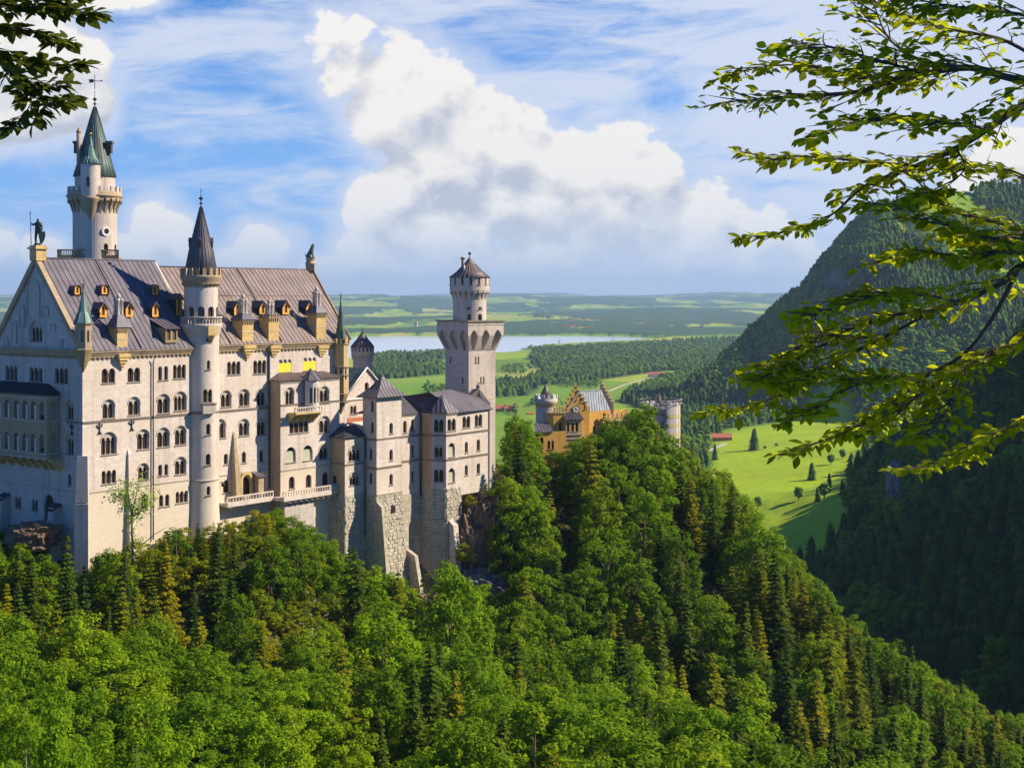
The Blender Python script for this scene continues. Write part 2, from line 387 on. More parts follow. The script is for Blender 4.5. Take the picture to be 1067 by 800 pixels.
def thing(name, loc, label, cat, group=None):
    o = bpy.data.objects.new(name, None); COL.objects.link(o); o.location = loc; o.empty_display_size = 0.5
    return tag(o, label, cat, group)

class Plane:
    """vertical wall plane: origin (x,y), direction d to the right as seen; outward normal to the viewer's side"""
    def __init__(s, o, d):
        s.o = Vector((o[0], o[1])); s.d = Vector((d[0], d[1])).normalized(); s.n = Vector((s.d.y, -s.d.x))
    def P(s, a, z, out=0.0):
        q = s.o + s.d * a + s.n * out; return V(q.x, q.y, z)
    def px(s, u, v, out=0.0):
        """photo pixel -> (a, z) on the plane"""
        k = (u - CX) / FPX; o = s.o + s.n * out
        a = (k * o.y - o.x) / (s.d.x - k * s.d.y); y = o.y + s.d.y * a
        return a, (HY - v) * y / FPX
    def inv(s, p):
        q = Vector((p[0], p[1])) - s.o; return q.dot(s.d), q.dot(s.n)
    def shift(s, a, out): 
        q = s.o + s.d * a + s.n * out; return Plane(q, s.d)
    def turn(s, a, out=0.0, deg=90):
        """plane starting at (a,out) whose direction is turned clockwise (towards the viewer for +)"""
        q = s.o + s.d * a + s.n * out; t = -R(deg); c, sn = math.cos(t), math.sin(t)
        return Plane(q, (s.d.x * c - s.d.y * sn, s.d.x * sn + s.d.y * c))
    @property
    def rz(s): return math.atan2(s.d.y, s.d.x)
    @property
    def n3(s): return V(s.n.x, s.n.y, 0)
    @property
    def d3(s): return V(s.d.x, s.d.y, 0)
class Cyl:
    """cylinder wall seen as a sheet: a = arc length from the side that faces the camera"""
    def __init__(s, c, r):
        s.c = Vector((c[0], c[1])); s.r = r; s.a0 = math.atan2(-s.c.y, -s.c.x)
    def P(s, a, z, out=0.0):
        t = s.a0 + a / s.r; r = s.r + out; return V(s.c.x + r * math.cos(t), s.c.y + r * math.sin(t), z)
    def px(s, u, v):
        uc = CX + FPX * s.c.x / s.c.y; rp = s.r * FPX / s.c.y; x = max(-0.97, min(0.97, (u - uc) / rp))
        t = math.asin(x); a = t * s.r; p = s.P(a, 0); return a, (HY - v) * p.y / FPX
    def rz_at(s, a): return s.a0 + a / s.r + math.pi / 2
    def n_at(s, a):
        t = s.a0 + a / s.r; return V(math.cos(t), math.sin(t), 0)

# ---------------------------------------------------------------- windows
def arc_pts(x0, x1, z, k=7, f=1.0):
    """arch from x1 (right) over to x0 (left)"""
    c = (x0 + x1) / 2; r = (x1 - x0) / 2
    return [(c + r * math.cos(math.pi * i / k), z + f * r * math.sin(math.pi * i / k)) for i in range(k + 1)]
def scallop(w, h, n, gap=0.22, head='arch'):
    lw = (w - gap * (n - 1)) / n
    if head == 'flat': return [(-w / 2, 0), (w / 2, 0), (w / 2, h), (-w / 2, h)], lw
    sp = h - lw / 2; pts = [(-w / 2, 0), (w / 2, 0)]
    for i in range(n - 1, -1, -1):
        x0 = -w / 2 + i * (lw + gap); pts += arc_pts(x0, x0 + lw, sp, 6)
    return pts, lw
def full_arch(w, h): return [(-w / 2, 0), (w / 2, 0)] + arc_pts(-w / 2, w / 2, h - w / 2, 10)
def dedupe(p):
    q = []
    for a in p:
        if not q or (abs(a[0] - q[-1][0]) + abs(a[1] - q[-1][1])) > 1e-4: q.append(a)
    if abs(q[0][0] - q[-1][0]) + abs(q[0][1] - q[-1][1]) < 1e-4: q.pop()
    return q
def sheet(mb, outline, holes, mapf, depth=0.4, extra_cols=None, reveal=True):
    """a wall sheet with holes (CDT), holes get reveals of that depth"""
    pts = [Vector(p) for p in dedupe(outline)]; edges = [(i, (i + 1) % len(pts)) for i in range(len(pts))]
    for h in holes:
        h = dedupe(h); o = len(pts); pts += [Vector(p) for p in h]
        edges += [(o + i, o + (i + 1) % len(h)) for i in range(len(h))]
    if extra_cols:
        for (x, z0, z1) in extra_cols: o = len(pts); pts += [Vector((x, z0)), Vector((x, z1))]; edges.append((o, o + 1))
    r = delaunay_2d_cdt(pts, edges, [], 0, 1e-5)
    vs, fs = r[0], r[2]
    def inside(p, poly):
        c = False; n = len(poly); j = n - 1
        for i in range(n):
            if (poly[i][1] > p[1]) != (poly[j][1] > p[1]) and p[0] < (poly[j][0] - poly[i][0]) * (p[1] - poly[i][1]) / (poly[j][1] - poly[i][1]) + poly[i][0]: c = not c
            j = i
        return c
    bbs = [(min(p[0] for p in h), max(p[0] for p in h), min(p[1] for p in h), max(p[1] for p in h), h) for h in holes]
    keep = []
    for f in fs:
        c = (sum(vs[i][0] for i in f) / len(f), sum(vs[i][1] for i in f) / len(f))
        if not inside(c, outline): continue
        if any(b[0] < c[0] < b[1] and b[2] < c[1] < b[3] and inside(c, b[4]) for b in bbs): continue
        keep.append(f)
    mb.add([mapf(v[0], v[1], 0.0) for v in vs], keep)
    if reveal:
        for h in holes:
            h = dedupe(h); n = len(h)
            a = [mapf(p[0], p[1], 0.0) for p in h]; b = [mapf(p[0], p[1], -depth) for p in h]
            mb.add(a + b, [(i, i + n, (i + 1) % n + n, (i + 1) % n) for i in range(n)])
WCACHE = {}
def window_meshes(w, h, n, style, pane, col_mat, head):
    key = (round(w, 1), round(h, 1), n, style, pane, col_mat, head)
    if key in WCACHE: return WCACHE[key]
    f = MB().mat(col_mat); L = lambda x, z, o=0.0: V(x, -o, z)      # local: x right, -y outward
    if style == 'arched':
        ow = w + 0.5; oh = h; ih = h - ow * 0.30
        hole, lw = scallop(w, ih, n); sheet(f, full_arch(ow, oh), [hole], lambda x, z, o: L(x, z, o - 0.30), 0.3)
        top = ih; dcol = -0.36; dp = -0.62; outer = full_arch(ow + 0.1, oh); hw = ow / 2; hr = full_arch(ow, oh)[2:]
    else:
        hole, lw = scallop(w, h, n, head=head); top = h; dcol = -0.16; dp = -0.5; hr = None; ow = w
    gap = 0.22
    if n > 1:
        for i in range(n - 1):
            x = -w / 2 + (i + 1) * lw + i * gap + gap / 2; zt = (top - lw / 2) if head == 'arch' else top
            f.lathe([(0.12, 0.0), (0.12, 0.12), (0.075, 0.18), (0.07, zt - 0.3), (0.13, zt - 0.12), (0.13, zt)], L(x, 0, dcol), 6)
            f.box(L(x, zt - 0.05, dcol), gap + 0.1, 0.34, 0.14)
    f.mat('belt'); f.box(L(0, -0.10, 0.02), ow + 0.24, 0.26, 0.16)      # sill
    if hr is not None or style == 'hood':
        arc = hr if hr is not None else arc_pts(-w / 2 - 0.1, w / 2 + 0.1, h - w / 2, 8)
        f.mat(col_mat); a = []; fc = []
        cx = 0; cz = arc[0][1]
        for (x, z) in arc:
            dx, dz = x - cx, z - cz; k = (math.hypot(dx, dz) + 0.20) / max(1e-6, math.hypot(dx, dz))
            a += [L(x, z, 0.004), L(x, z, 0.10), L(cx + dx * k, cz + dz * k, 0.10), L(cx + dx * k, cz + dz * k, 0.004)]
        for i in range(len(arc) - 1):
            for q in range(3): fc.append((i * 4 + q, i * 4 + q + 1, i * 4 + q + 5, i * 4 + q + 4))
        f.add(a, fc)
    p = MB().mat(pane)
    H = h; W = w + 0.1
    if pane in ('yellow_board', 'shutter_pale'):
        p.box(L(0, H * 0.36, -0.08 if pane == 'yellow_board' else -0.42), W - 0.06, 0.06, H * 0.70)
        p.mat('glass'); p.box(L(0, H / 2, dp), W + 0.5, 0.05, H + 0.1)
    else:
        p.box(L(0, H / 2, dp), W + 0.3, 0.05, H + 0.1)
        p.mat('wood')                                     # glazing bars
        lw_ = lw
        for i in range(n):
            x0 = -w / 2 + i * (lw_ + gap); xc = x0 + lw_ / 2
            p.box(L(xc, H * 0.45, dp + 0.05), 0.05, 0.05, H * 0.9)
            p.box(L(xc, H * 0.45, dp + 0.05), lw_, 0.045, 0.05)
            p.box(L(x0 + 0.04, H * 0.45, dp + 0.05), 0.08, 0.05, H * 0.9); p.box(L(x0 + lw_ - 0.04, H * 0.45, dp + 0.05), 0.08, 0.05, H * 0.9)
    fm = mesh_only(f, 'window'); pm = mesh_only(p, 'pane')
    WCACHE[key] = (fm, pm); return fm, pm
def mesh_only(mb, name):
    me = bpy.data.meshes.new(name); me.from_pydata([v[:] for v in mb.v], [], mb.f)
    for q in mb.mats: me.materials.append(MAT[q])
    me.polygons.foreach_set('material_index', mb.mi); me.polygons.foreach_set('use_smooth', mb.sm); me.update(); auto_uv(me); return me
class Wall:
    """a wall face on a Plane or Cyl, collects openings"""
    def __init__(s, surf, root, mat='stone', name='wall', bump_out=0.0):
        s.s = surf; s.root = root; s.mat = mat; s.holes = []; s.wins = []; s.name = name; s.outline = None
    def win(s, u, v, wpx, hpx, n=1, style='plain', pane='glass', head='arch', colm='trim'):
        """centre pixel and size in pixels"""
        a, z = s.s.px(u, v); a0, _ = s.s.px(u - wpx / 2, v); a1, _ = s.s.px(u + wpx / 2, v); _, zt = s.s.px(u, v - hpx / 2); _, zb = s.s.px(u, v + hpx / 2)
        s.win_m(a, zb, max(0.45, abs(a1 - a0)), abs(zt - zb), n, style, pane, head, colm)
    def win_m(s, a, z0, w, h, n=1, style='plain', pane='glass', head='arch', colm='trim'):
        w = round(w, 1); h = round(h, 1)
        if style == 'arched':
            w = max(0.5, w - 0.5); hole = full_arch(w + 0.5, h)
        else: hole, _ = scallop(w, h, n, head=head)
        s.holes.append([(a + x, z0 + z) for x, z in hole]); s.wins.append((a, z0, w, h, n, style, pane, colm, head))
    def finish(s, outline, depth=None, cols=None):
        mb = MB().mat(s.mat)
        sheet(mb, outline, s.holes, s.s.P, 0.5, cols)
        o = mb.build(s.name, None, s.root)
        for (a, z0, w, h, n, style, pane, colm, head) in s.wins:
            fm, pm = window_meshes(w, h, n, style, pane, colm, head)
            wo = bpy.data.objects.new('window', fm); COL.objects.link(wo); wo.parent = s.root
            wo.location = s.s.P(a, z0) - s.root.location
            wo.rotation_euler = (0, 0, s.s.rz if isinstance(s.s, Plane) else s.s.rz_at(a))
            po = bpy.data.objects.new('pane', pm); COL.objects.link(po); po.parent = wo
            if pane == 'yellow_board': tag(wo, 'triple window boarded with bright yellow panels')
            if pane == 'shutter_pale': tag(wo, 'arched window with a pale greenish closed shutter')
        return o
def rect(a0, a1, z0, z1): return [(a0, z0), (a1, z0), (a1, z1), (a0, z1)]

# ---------------------------------------------------------------- roofs, cornices, rustic masonry
def roof_poly(mb, pts, mat, ribs=1.1, rw=0.10, rh=0.10, thick=0.18):
    pts = [Vector(p) for p in pts]
    n = V(0, 0, 0)
    for i in range(len(pts)):
        a, b = pts[i], pts[(i + 1) % len(pts)]; n += a.cross(b)
    n.normalize()
    if n.z < 0: n = -n; pts = pts[::-1]
    mb.mat(mat); mb.prism([p for p in pts], -n * thick)
    t = V(0, 0, 1).cross(n)
    if t.length < 1e-4 or not ribs: return
    t.normalize(); b = n.cross(t)
    q = [(p.dot(t), p.dot(b)) for p in pts]; x0 = min(a for a, _ in q); x1 = max(a for a, _ in q)
    k = math.floor(x0 / ribs) + 1; base = pts[0].dot(n)
    while k * ribs < x1 - 0.05:
        x = k * ribs; k += 1; ys = []
        for i in range(len(q)):
            (xa, ya), (xb, yb) = q[i], q[(i + 1) % len(q)]
            if (xa - x) * (xb - x) < 0: ys.append(ya + (yb - ya) * (x - xa) / (xb - xa))
        ys.sort()
        for i in range(0, len(ys) - 1, 2):
            if ys[i + 1] - ys[i] < 0.25: continue
            A = t * x + b * ys[i] + n * base; B = t * x + b * ys[i + 1] + n * base
            w = t * (rw / 2); h = n * rh
            mb.add([A - w, A + w, A + w + h, A - w + h, B - w, B + w, B + w + h, B - w + h], [(0, 1, 2, 3), (7, 6, 5, 4), (0, 4, 5, 1), (1, 5, 6, 2), (2, 6, 7, 3), (3, 7, 4, 0)])
def cornice(root, pl, a0, a1, z, proj=0.7, h=0.6, teeth=True, mat='sandstone', out=0.0, name='cornice', pitch=1.0, tz=0.9):
    mb = MB().mat(mat)
    for (dz0, dz1, pr) in ((-0.25, 0, proj), (-0.25 - h * 0.5, -0.25, proj * 0.65), (-0.25 - h, -0.25 - h * 0.5, proj * 0.35)):
        mb.hexa([pl.P(a0, z + dz0, out + 0.01), pl.P(a1, z + dz0, out + 0.01), pl.P(a1, z + dz0, out + pr), pl.P(a0, z + dz0, out + pr)][::-1],
                [pl.P(a0, z + dz1 - .003, out + 0.01), pl.P(a1, z + dz1 - .003, out + 0.01), pl.P(a1, z + dz1 - .003, out + pr), pl.P(a0, z + dz1 - .003, out + pr)][::-1])
    if teeth:
        n = max(1, int((a1 - a0) / pitch)); st = (a1 - a0) / n
        for i in range(n):
            a = a0 + (i + 0.5) * st; zb = z - 0.25 - h
            mb.hexa([pl.P(a - st * .2, zb - tz * .55, out + .01), pl.P(a + st * .2, zb - tz * .55, out + .01), pl.P(a + st * .2, zb - tz * .55, out + .14), pl.P(a - st * .2, zb - tz * .55, out + .14)][::-1],
                    [pl.P(a - st * .28, zb, out + .01), pl.P(a + st * .28, zb, out + .01), pl.P(a + st * .28, zb, out + proj * .5), pl.P(a - st * .28, zb, out + proj * .5)][::-1])
    return mb.build(name, None, root)
def belt(root, pl, a0, a1, z, proj=0.16, h=0.32, mat='belt', out=0.0, name='belt_course'):
    mb = MB().mat(mat)
    mb.hexa([pl.P(a0, z - h, out + .002), pl.P(a1, z - h, out + .002), pl.P(a1, z - h, out + proj * .5), pl.P(a0, z - h, out + proj * .5)][::-1],
            [pl.P(a0, z, out + .002), pl.P(a1, z, out + .002), pl.P(a1, z, out + proj), pl.P(a0, z, out + proj)][::-1])
    return mb.build(name, None, root)
def rustic_face(mb, pl, a0, a1, z0, z1, batter=0.0, out=0.0, bw=1.25, bh=0.72, rough=0.16, left=0.0, right=0.0, seed=1, holes=()):
    """rough ashlar blocks of uneven depth; batter = extra outward distance at the foot"""
    rn = random.Random(seed); z = z1; row = 0; H = max(0.1, z1 - z0)
    while z > z0 + 0.1:
        h = bh * rn.uniform(0.8, 1.2); zb = max(z0, z - h); kt = (z1 - z) / H; kb = (z1 - zb) / H
        L0 = a0 - left * kt; R0 = a1 + right * kt; a = L0 - rn.uniform(0, 0.6) * (row % 2)
        while a < R0 - 0.05:
            w = bw * rn.uniform(0.6, 1.35); b = min(R0, a + w); aa = max(L0, a)
            if R0 - b < 0.35: b = R0
            mid = (aa + b) / 2; zm = (z + zb) / 2
            if not any(h0 < mid < h1 and g0 < zm < g1 for (h0, h1, g0, g1) in holes) and b - aa > .06:
                o = rn.uniform(0.02, rough) + (rn.random() < 0.12) * rn.uniform(.03, .12); g = 0.035; ob, ot = out + batter * kb, out + batter * kt
                c = 0.07
                lo = [pl.P(aa + g, zb + g, ob - .05), pl.P(b - g, zb + g, ob - .05), pl.P(b - g, z - g, ot - .05), pl.P(aa + g, z - g, ot - .05)]
                j = lambda: rn.uniform(-0.04, 0.04)
                hi = [pl.P(aa + g + c, zb + g + c, ob + o + j()), pl.P(b - g - c, zb + g + c, ob + o + j()), pl.P(b - g - c, z - g - c, ot + o + j()), pl.P(aa + g + c, z - g - c, ot + o + j())]
                mb.add(lo + hi, [(4, 5, 6, 7), (0, 1, 5, 4), (1, 2, 6, 5), (2, 3, 7, 6), (3, 0, 4, 7)])
            a = b if b >= R0 else a + w
            if b >= R0: break
        z = zb; row += 1
def cren(mb, surf, a0, a1, z, n, h=0.9, th=0.35, out=0.0, frac=0.55):
    """battlement teeth along a surface"""
    st = (a1 - a0) / n
    for i in range(n):
        a = a0 + (i + 0.5) * st; w = st * frac / 2
        lo = [surf.P(a - w, z, out - th), surf.P(a + w, z, out - th), surf.P(a + w, z, out), surf.P(a - w, z, out)]
        hi = [surf.P(a - w, z + h, out - th), surf.P(a + w, z + h, out - th), surf.P(a + w, z + h, out), surf.P(a - w, z + h, out)]
        mb.hexa(lo[::-1], hi[::-1])
def ring_arches(mb, c, r0, r1, z0, z1, n, mat, dark='belt', wfrac=0.5):
    """corbel ring: brackets growing outwards from r0 (z0) to r1 (z1), little arches between"""
    mb.mat(mat)
    for i in range(n):
        a = 2 * math.pi * i / n; da = math.pi / n * wfrac
        def p(r, t, z): return V(c[0] + r * math.cos(t), c[1] + r * math.sin(t), z)
        H = z1 - z0
        for (ra, rb, za, zb) in ((r0 + .02, r0 + (r1 - r0) * .4, z0, z0 + H * .4), (r0 + (r1 - r0) * .4, r0 + (r1 - r0) * .85, z0 + H * .4, z0 + H * .75)):
            mb.hexa([p(r0 - .1, a - da, za), p(ra, a - da, za), p(ra, a + da, za), p(r0 - .1, a + da, za)], [p(r0 - .1, a - da, zb), p(rb, a - da, zb), p(rb, a + da, zb), p(r0 - .1, a + da, zb)])
        mb.hexa([p(r0 - .1, a - da, z0 + H * .75), p(r1 - .02, a - da, z0 + H * .75), p(r1 - .02, a + da, z0 + H * .75), p(r0 - .1, a + da, z0 + H * .75)],
                [p(r0 - .1, a - da, z1), p(r1 - .02, a - da, z1), p(r1 - .02, a + da, z1), p(r0 - .1, a + da, z1)])
        # little arch web between brackets
        b0, b1 = a + da, a + 2 * math.pi / n - da; k = 5; vs = []; fs = []
        for q in range(k + 1):
            t = b0 + (b1 - b0) * q / k; zz = z0 + H * .62 + H * .34 * math.sin(math.pi * q / k)
            vs += [p(r1 - .03, t, zz), p(r1 - .03, t, z1 + .001), p(r1 - .3, t, zz)]
        for q in range(k): fs += [(q * 3, q * 3 + 3, q * 3 + 4, q * 3 + 1), (q * 3 + 2, q * 3 + 5, q * 3 + 3, q * 3)]
        mb.add(vs, fs)
def finial(root_part, c, z, h, mat='iron', name='finial', k=1.0):
    mb = MB().mat(mat)
    mb.lathe([(0.28 * k, 0), (0.32 * k, h * .04), (0.12 * k, h * .09), (0.10 * k, h * .16), (0.42 * k, h * .21), (0.12 * k, h * .26), (0.09 * k, h * .36), (0.34 * k, h * .41), (0.5 * k, h * .45), (0.2 * k, h * .50), (0.06 * k, h * .56), (0.045 * k, h * .78), (0.16 * k, h * .81), (0.04 * k, h * .84), (0.0, h)], (c[0], c[1], z), 8)
    return mb.build(name, None, root_part)
def cone_roof(name, root, c, prof, mat, n=24, seams=None, smooth=True, rot=0.0):
    """prof: (r,z) from eave to tip, z absolute"""
    mb = MB().mat(mat); mb.lathe([(max(.02, prof[0][0] - .25), prof[0][1] - .12)] + prof, (c[0], c[1], 0), n, smooth=smooth, rot=rot)
    for i in range(seams if seams is not None else n):
        t = 2 * math.pi * i / (seams or n) + rot
        mb.tube([(c[0] + (r + .02) * math.cos(t), c[1] + (r + .02) * math.sin(t), z) for r, z in prof if r > 0.12], 0.045, 3, False, False)
    return mb.build(name, None, root)
# ================================================================ THE PALACE
DV = (0.608, 0.794)
S = Plane((-75.6, 250.0), DV)                       # south facade plane, a=0 at the west corner
W_ = S.turn(0, 0, 90)                               # not used for direction, see below
WF = Plane(S.P(0, 0, -27.4).to_2d(), (S.n.x, S.n.y))  # west gable plane, a=27.4 at the corner
EZ, EZ2, RZ, RZ2, HALF = -9.9, -9.6, 6.8, 5.7, 13.7
BASE = -62.0
palace = thing('palace_building', S.P(30, -48, -13), 'long pale limestone palace with steep ribbed roofs, many arched windows and a shaded gable end', 'castle building')

def wins(wall, lst):
    for q in lst: wall.win(*q)
# --- south wall, west part
sw = Wall(S, palace, 'stone_palace')
A, P = 'arched', 'plain'
wins(sw, [(113, 391.5, 14, 15, 2), (139.5, 390.3, 13, 15, 2), (167, 389, 4.2, 14.5, 1), (173.2, 388.6, 4.2, 14.5, 1), (187, 387, 13, 14.5, 3),
          (113.3, 426, 13, 19.5, 2, A), (139.8, 422.7, 12.5, 19, 2, A), (170.5, 420.5, 13, 20, 2, A), (188, 417.7, 13, 20, 3, A),
          (113.5, 461.5, 16.5, 23.5, 3, A), (149.3, 457.5, 13, 21, 2, A), (170.3, 455.5, 13, 20, 2, A), (188.2, 453.3, 12, 20, 2, A),
          (113.5, 496.7, 15, 14, 3), (149.5, 491, 11, 17, 2, A), (167, 489.7, 4.2, 12, 1), (173.3, 489, 4.2, 12, 1), (188.2, 485, 12, 18, 2, A),
          (150.5, 522.5, 7, 16, 1), (168, 521.5, 4.4, 12.5, 1), (174.3, 520.8, 4.4, 12.5, 1), (189.5, 517.6, 12.5, 12, 3),
          (172.9, 554.5, 4, 3, 1, P, 'glass', 'flat'),
          # east part up to the projecting block
          (243.7, 383.3, 14, 14, 3), (270.7, 382.3, 13.5, 14, 3),
          (235.7, 415.3, 11, 17, 2, A), (254.6, 414, 11, 17.5, 2, A), (272.5, 413.7, 10, 17, 2, A),
          (229.8, 446.5, 11, 20, 2, A), (254.3, 445, 11, 17.5, 2, A), (272.6, 444.5, 10, 17, 2, A),
          (235.5, 478, 4.6, 11.5, 1), (254.2, 476.3, 4.6, 11.5, 1), (272.6, 475, 4.2, 11.5, 1),
          (236, 506.3, 7, 13.5, 1), (273.3, 503, 6.5, 13, 1),
          (256, 506.5, 11, 20, 1)])
sw.finish(rect(0, 66.5, BASE, EZ))
# upper wall of the projecting block's storey is the same plane; boarded windows
ew = Wall(S.shift(0, 0.35), palace, 'stone_palace')
aE0 = S.px(280.2, 380)[0]; aE1 = S.px(343.5, 380)[0]
wins(ew, [(297, 381, 13.2, 13.5, 3, P, 'yellow_board'), (322.7, 379.2, 13, 13.5, 3, P, 'yellow_board')])
ew.finish(rect(aE0, 66.6, -21, EZ - 0.02))
# --- the projecting block under its lean-to roof
PB = S.shift(0, 3.3)
b0 = PB.px(292.3, 440)[0]; b1 = PB.px(349.5, 440)[0]
pb = Wall(PB, palace, 'stone_palace')
wins(pb, [(302, 412.6, 9, 18, 2, A), (338, 411.3, 10, 17.5, 2, A), (311.6, 444.6, 20, 12.5, 4), (338.2, 442, 11, 17, 2, A),
          (303, 473.6, 10.5, 16, 1, P, 'shutter_pale'), (320.7, 471.6, 10.5, 16, 1, P, 'shutter_pale'), (337.8, 470.3, 10.5, 15.5, 2, A),
          (304, 502.7, 6, 13, 1), (321.6, 501, 6, 14, 1), (339.3, 499, 7, 14.5, 1)])
ztop = PB.px(292.3, 397)[1]
pb.finish(rect(b0, b1 + 1.2, BASE, ztop))
PL = PB.turn(b0, 0, 90); PLs = Plane(S.P(b0, 0, 0.0).to_2d(), (S.n.x, S.n.y))     # its west side face
pl = Wall(PLs, palace, 'sandstone_dull'); pl.finish(rect(0, 3.3, BASE, ztop))  # tan here stands for warm bounce light, put into the wall colour
mb = MB()
zr = S.px(300, 388.5)[1]
e0 = PB.P(b0 - .5, ztop + .1, .5); e1 = PB.P(b1 + 1.4, ztop + .1, .5); r0 = S.P(b0 + 1.8, zr, .4); r1 = S.P(b1 - .5, zr, .4); c0 = S.P(b0 - .5, ztop + .1, .3)
roof_poly(mb, [e0, e1, r1, r0], 'roof_brown', 1.0); roof_poly(mb, [c0, e0, r0], 'roof_brown', 1.0)
mb.build('lean_to_roof', None, palace)
cornice(palace, PB, b0 - .1, b1 + 1, ztop + .1, .35, .4, False, 'trim')
# --- polygonal oriel with pointed roof over the balcony
oc = PB.P(PB.px(321.5, 410)[0], 0, 0.6)
oz0 = PB.px(321, 428)[1]; oz1 = PB.px(321, 395.5)[1]
mb = MB().mat('stone'); orr = 1.75
for k in range(6):
    t0, t1 = PB.rz - math.pi + R(10) + math.pi * 1.0 * k / 6 * 0.92 , 0
    a0 = -math.pi / 2 + PB.rz + R(-85 + 170 * k / 6); a1 = -math.pi / 2 + PB.rz + R(-85 + 170 * (k + 1) / 6)
    p0 = V(oc.x + orr * math.cos(a0), oc.y + orr * math.sin(a0), 0); p1 = V(oc.x + orr * math.cos(a1), oc.y + orr * math.sin(a1), 0)
    fp = Plane(p0.to_2d(), (p1 - p0).to_2d()); wd = (p1 - p0).length
    if k in (1, 2, 3, 4):
        sheet(mb, rect(0, wd, oz0, oz1), [[(wd / 2 + x * .8, oz0 + 1.7 + z) for x, z in full_arch(.65, 3.2)]], fp.P, .3)
    else: sheet(mb, rect(0, wd, oz0, oz1), [], fp.P, .3)
    mb.mat('glass'); mb.add([fp.P(0, oz0, -.34), fp.P(wd, oz0, -.34), fp.P(wd, oz1, -.34), fp.P(0, oz1, -.34)], [(0, 1, 2, 3)]); mb.mat('stone')
ori = mb.build('oriel', None, palace)
cone_roof('oriel_roof', ori, (oc.x, oc.y), [(2.15, oz1 - .05), (1.3, oz1 + .9), (0.05, oz1 + 2.4)], 'roof_slate', 8, smooth=False)
# balcony
mb = MB().mat('sandstone'); ba0 = PB.px(299.8, 430)[0]; ba1 = PB.px(327.5, 430)[0]; bz = PB.px(310, 429)[1]
mb.hexa([PB.P(ba0, bz - .35, 0.01), PB.P(ba1, bz - .35, .01), PB.P(ba1, bz - .35, 2.3), PB.P(ba0, bz - .35, 2.3)][::-1], [PB.P(ba0, bz, 0.01), PB.P(ba1, bz, .01), PB.P(ba1, bz, 2.3), PB.P(ba0, bz, 2.3)][::-1])
n = 5
for i in range(n):
    a = ba0 + .3 + (ba1 - ba0 - .6) * i / (n - 1)
    for (o1, z1, z2) in ((2.0, bz - .9, bz - .35), (1.3, bz - 1.5, bz - .9), (.6, bz - 2.1, bz - 1.5)):
        mb.hexa([PB.P(a - .3, z1, .01), PB.P(a + .3, z1, .01), PB.P(a + .3, z1, o1 - .3), PB.P(a - .3, z1, o1 - .3)][::-1], [PB.P(a - .3, z2, .01), PB.P(a + .3, z2, .01), PB.P(a + .3, z2, o1), PB.P(a - .3, z2, o1)][::-1])
balc = mb.build('balcony', None, palace)
mb = MB().mat('stone')
def balustrade(mb, pl, a0, a1, z, out, h=1.1, pitch=.62, mat='stone', slab=True):
    mb.mat(mat)
    L = a1 - a0; n = max(2, int(L / pitch))
    for (z0, z1, w) in ((z, z + .22, .34), (z + h - .22, z + h, .4)):
        mb.hexa([pl.P(a0, z0, out - w / 2), pl.P(a1, z0, out - w / 2), pl.P(a1, z0, out + w / 2), pl.P(a0, z0, out + w / 2)][::-1], [pl.P(a0, z1, out - w / 2), pl.P(a1, z1, out - w / 2), pl.P(a1, z1, out + w / 2), pl.P(a0, z1, out + w / 2)][::-1])
    for i in range(n + 1):
        a = a0 + L * i / n; w = .16 if i % 6 else .34
        mb.hexa([pl.P(a - w / 2, z + .2, out - .12), pl.P(a + w / 2, z + .2, out - .12), pl.P(a + w / 2, z + .2, out + .12), pl.P(a - w / 2, z + .2, out + .12)][::-1],
                [pl.P(a - w / 2, z + h - .2, out - .12), pl.P(a + w / 2, z + h - .2, out - .12), pl.P(a + w / 2, z + h - .2, out + .12), pl.P(a - w / 2, z + h - .2, out + .12)][::-1])
balustrade(mb, PB, ba0, ba1, bz, 2.15); mb.build('balustrade', None, balc)

# --- terrace with balustrade along the foot of the right half
ta0 = S.px(228, 520)[0]; tz = S.px(228, 521)[1] - .5
mb = MB().mat('stone')
def slab(mb, pl, a0, a1, o0, o1, z0, z1):
    mb.hexa([pl.P(a0, z0, o0), pl.P(a1, z0, o0), pl.P(a1, z0, o1), pl.P(a0, z0, o1)][::-1], [pl.P(a0, z1, o0), pl.P(a1, z1, o0), pl.P(a1, z1, o1), pl.P(a0, z1, o1)][::-1])
slab(mb, S, ta0, b0 - .02, .01, 2.6, tz - .7, tz); slab(mb, S, b0, b1 + 1.0, 3.31, 5.6, tz - .7, tz)
slab(mb, S, b0 - 1.2, b0, 2.6, 5.6, tz - .7, tz)
for i in range(12):
    a = b0 + .8 + i * 1.55
    if a < b1 + 1: slab(mb, S, a - .25, a + .25, 3.31, 5.2, tz - 1.2, tz - .7); slab(mb, S, a - .25, a + .25, 3.31, 4.3, tz - 1.8, tz - 1.2)
for i in range(7):
    a = ta0 + 2 + i * 3.2; slab(mb, S, a - .25, a + .25, .01, 1.8, tz - 1.3, tz - .7)
ter = mb.build('terrace', None, palace)
mb = MB(); balustrade(mb, S, ta0, b0 - 1.2, tz, 2.4, 1.25, .7); mb.build('balustrade', None, ter)
mb = MB(); balustrade(mb, S, b0 - 1.2, b1 - 3.8, tz, 5.4, 1.25, .7); mb.build('balustrade', None, ter)
mb = MB().mat('stone_grey'); slab(mb, S, b1 - 3.7, b1 + 1.1, 5.2, 5.55, tz - .1, tz + 1.3); slab(mb, S, b0 + 0.2, b0 + 8.2, 3.31, 4.3, -60, tz - 1.9); mb.build('parapet_wall', None, palace)
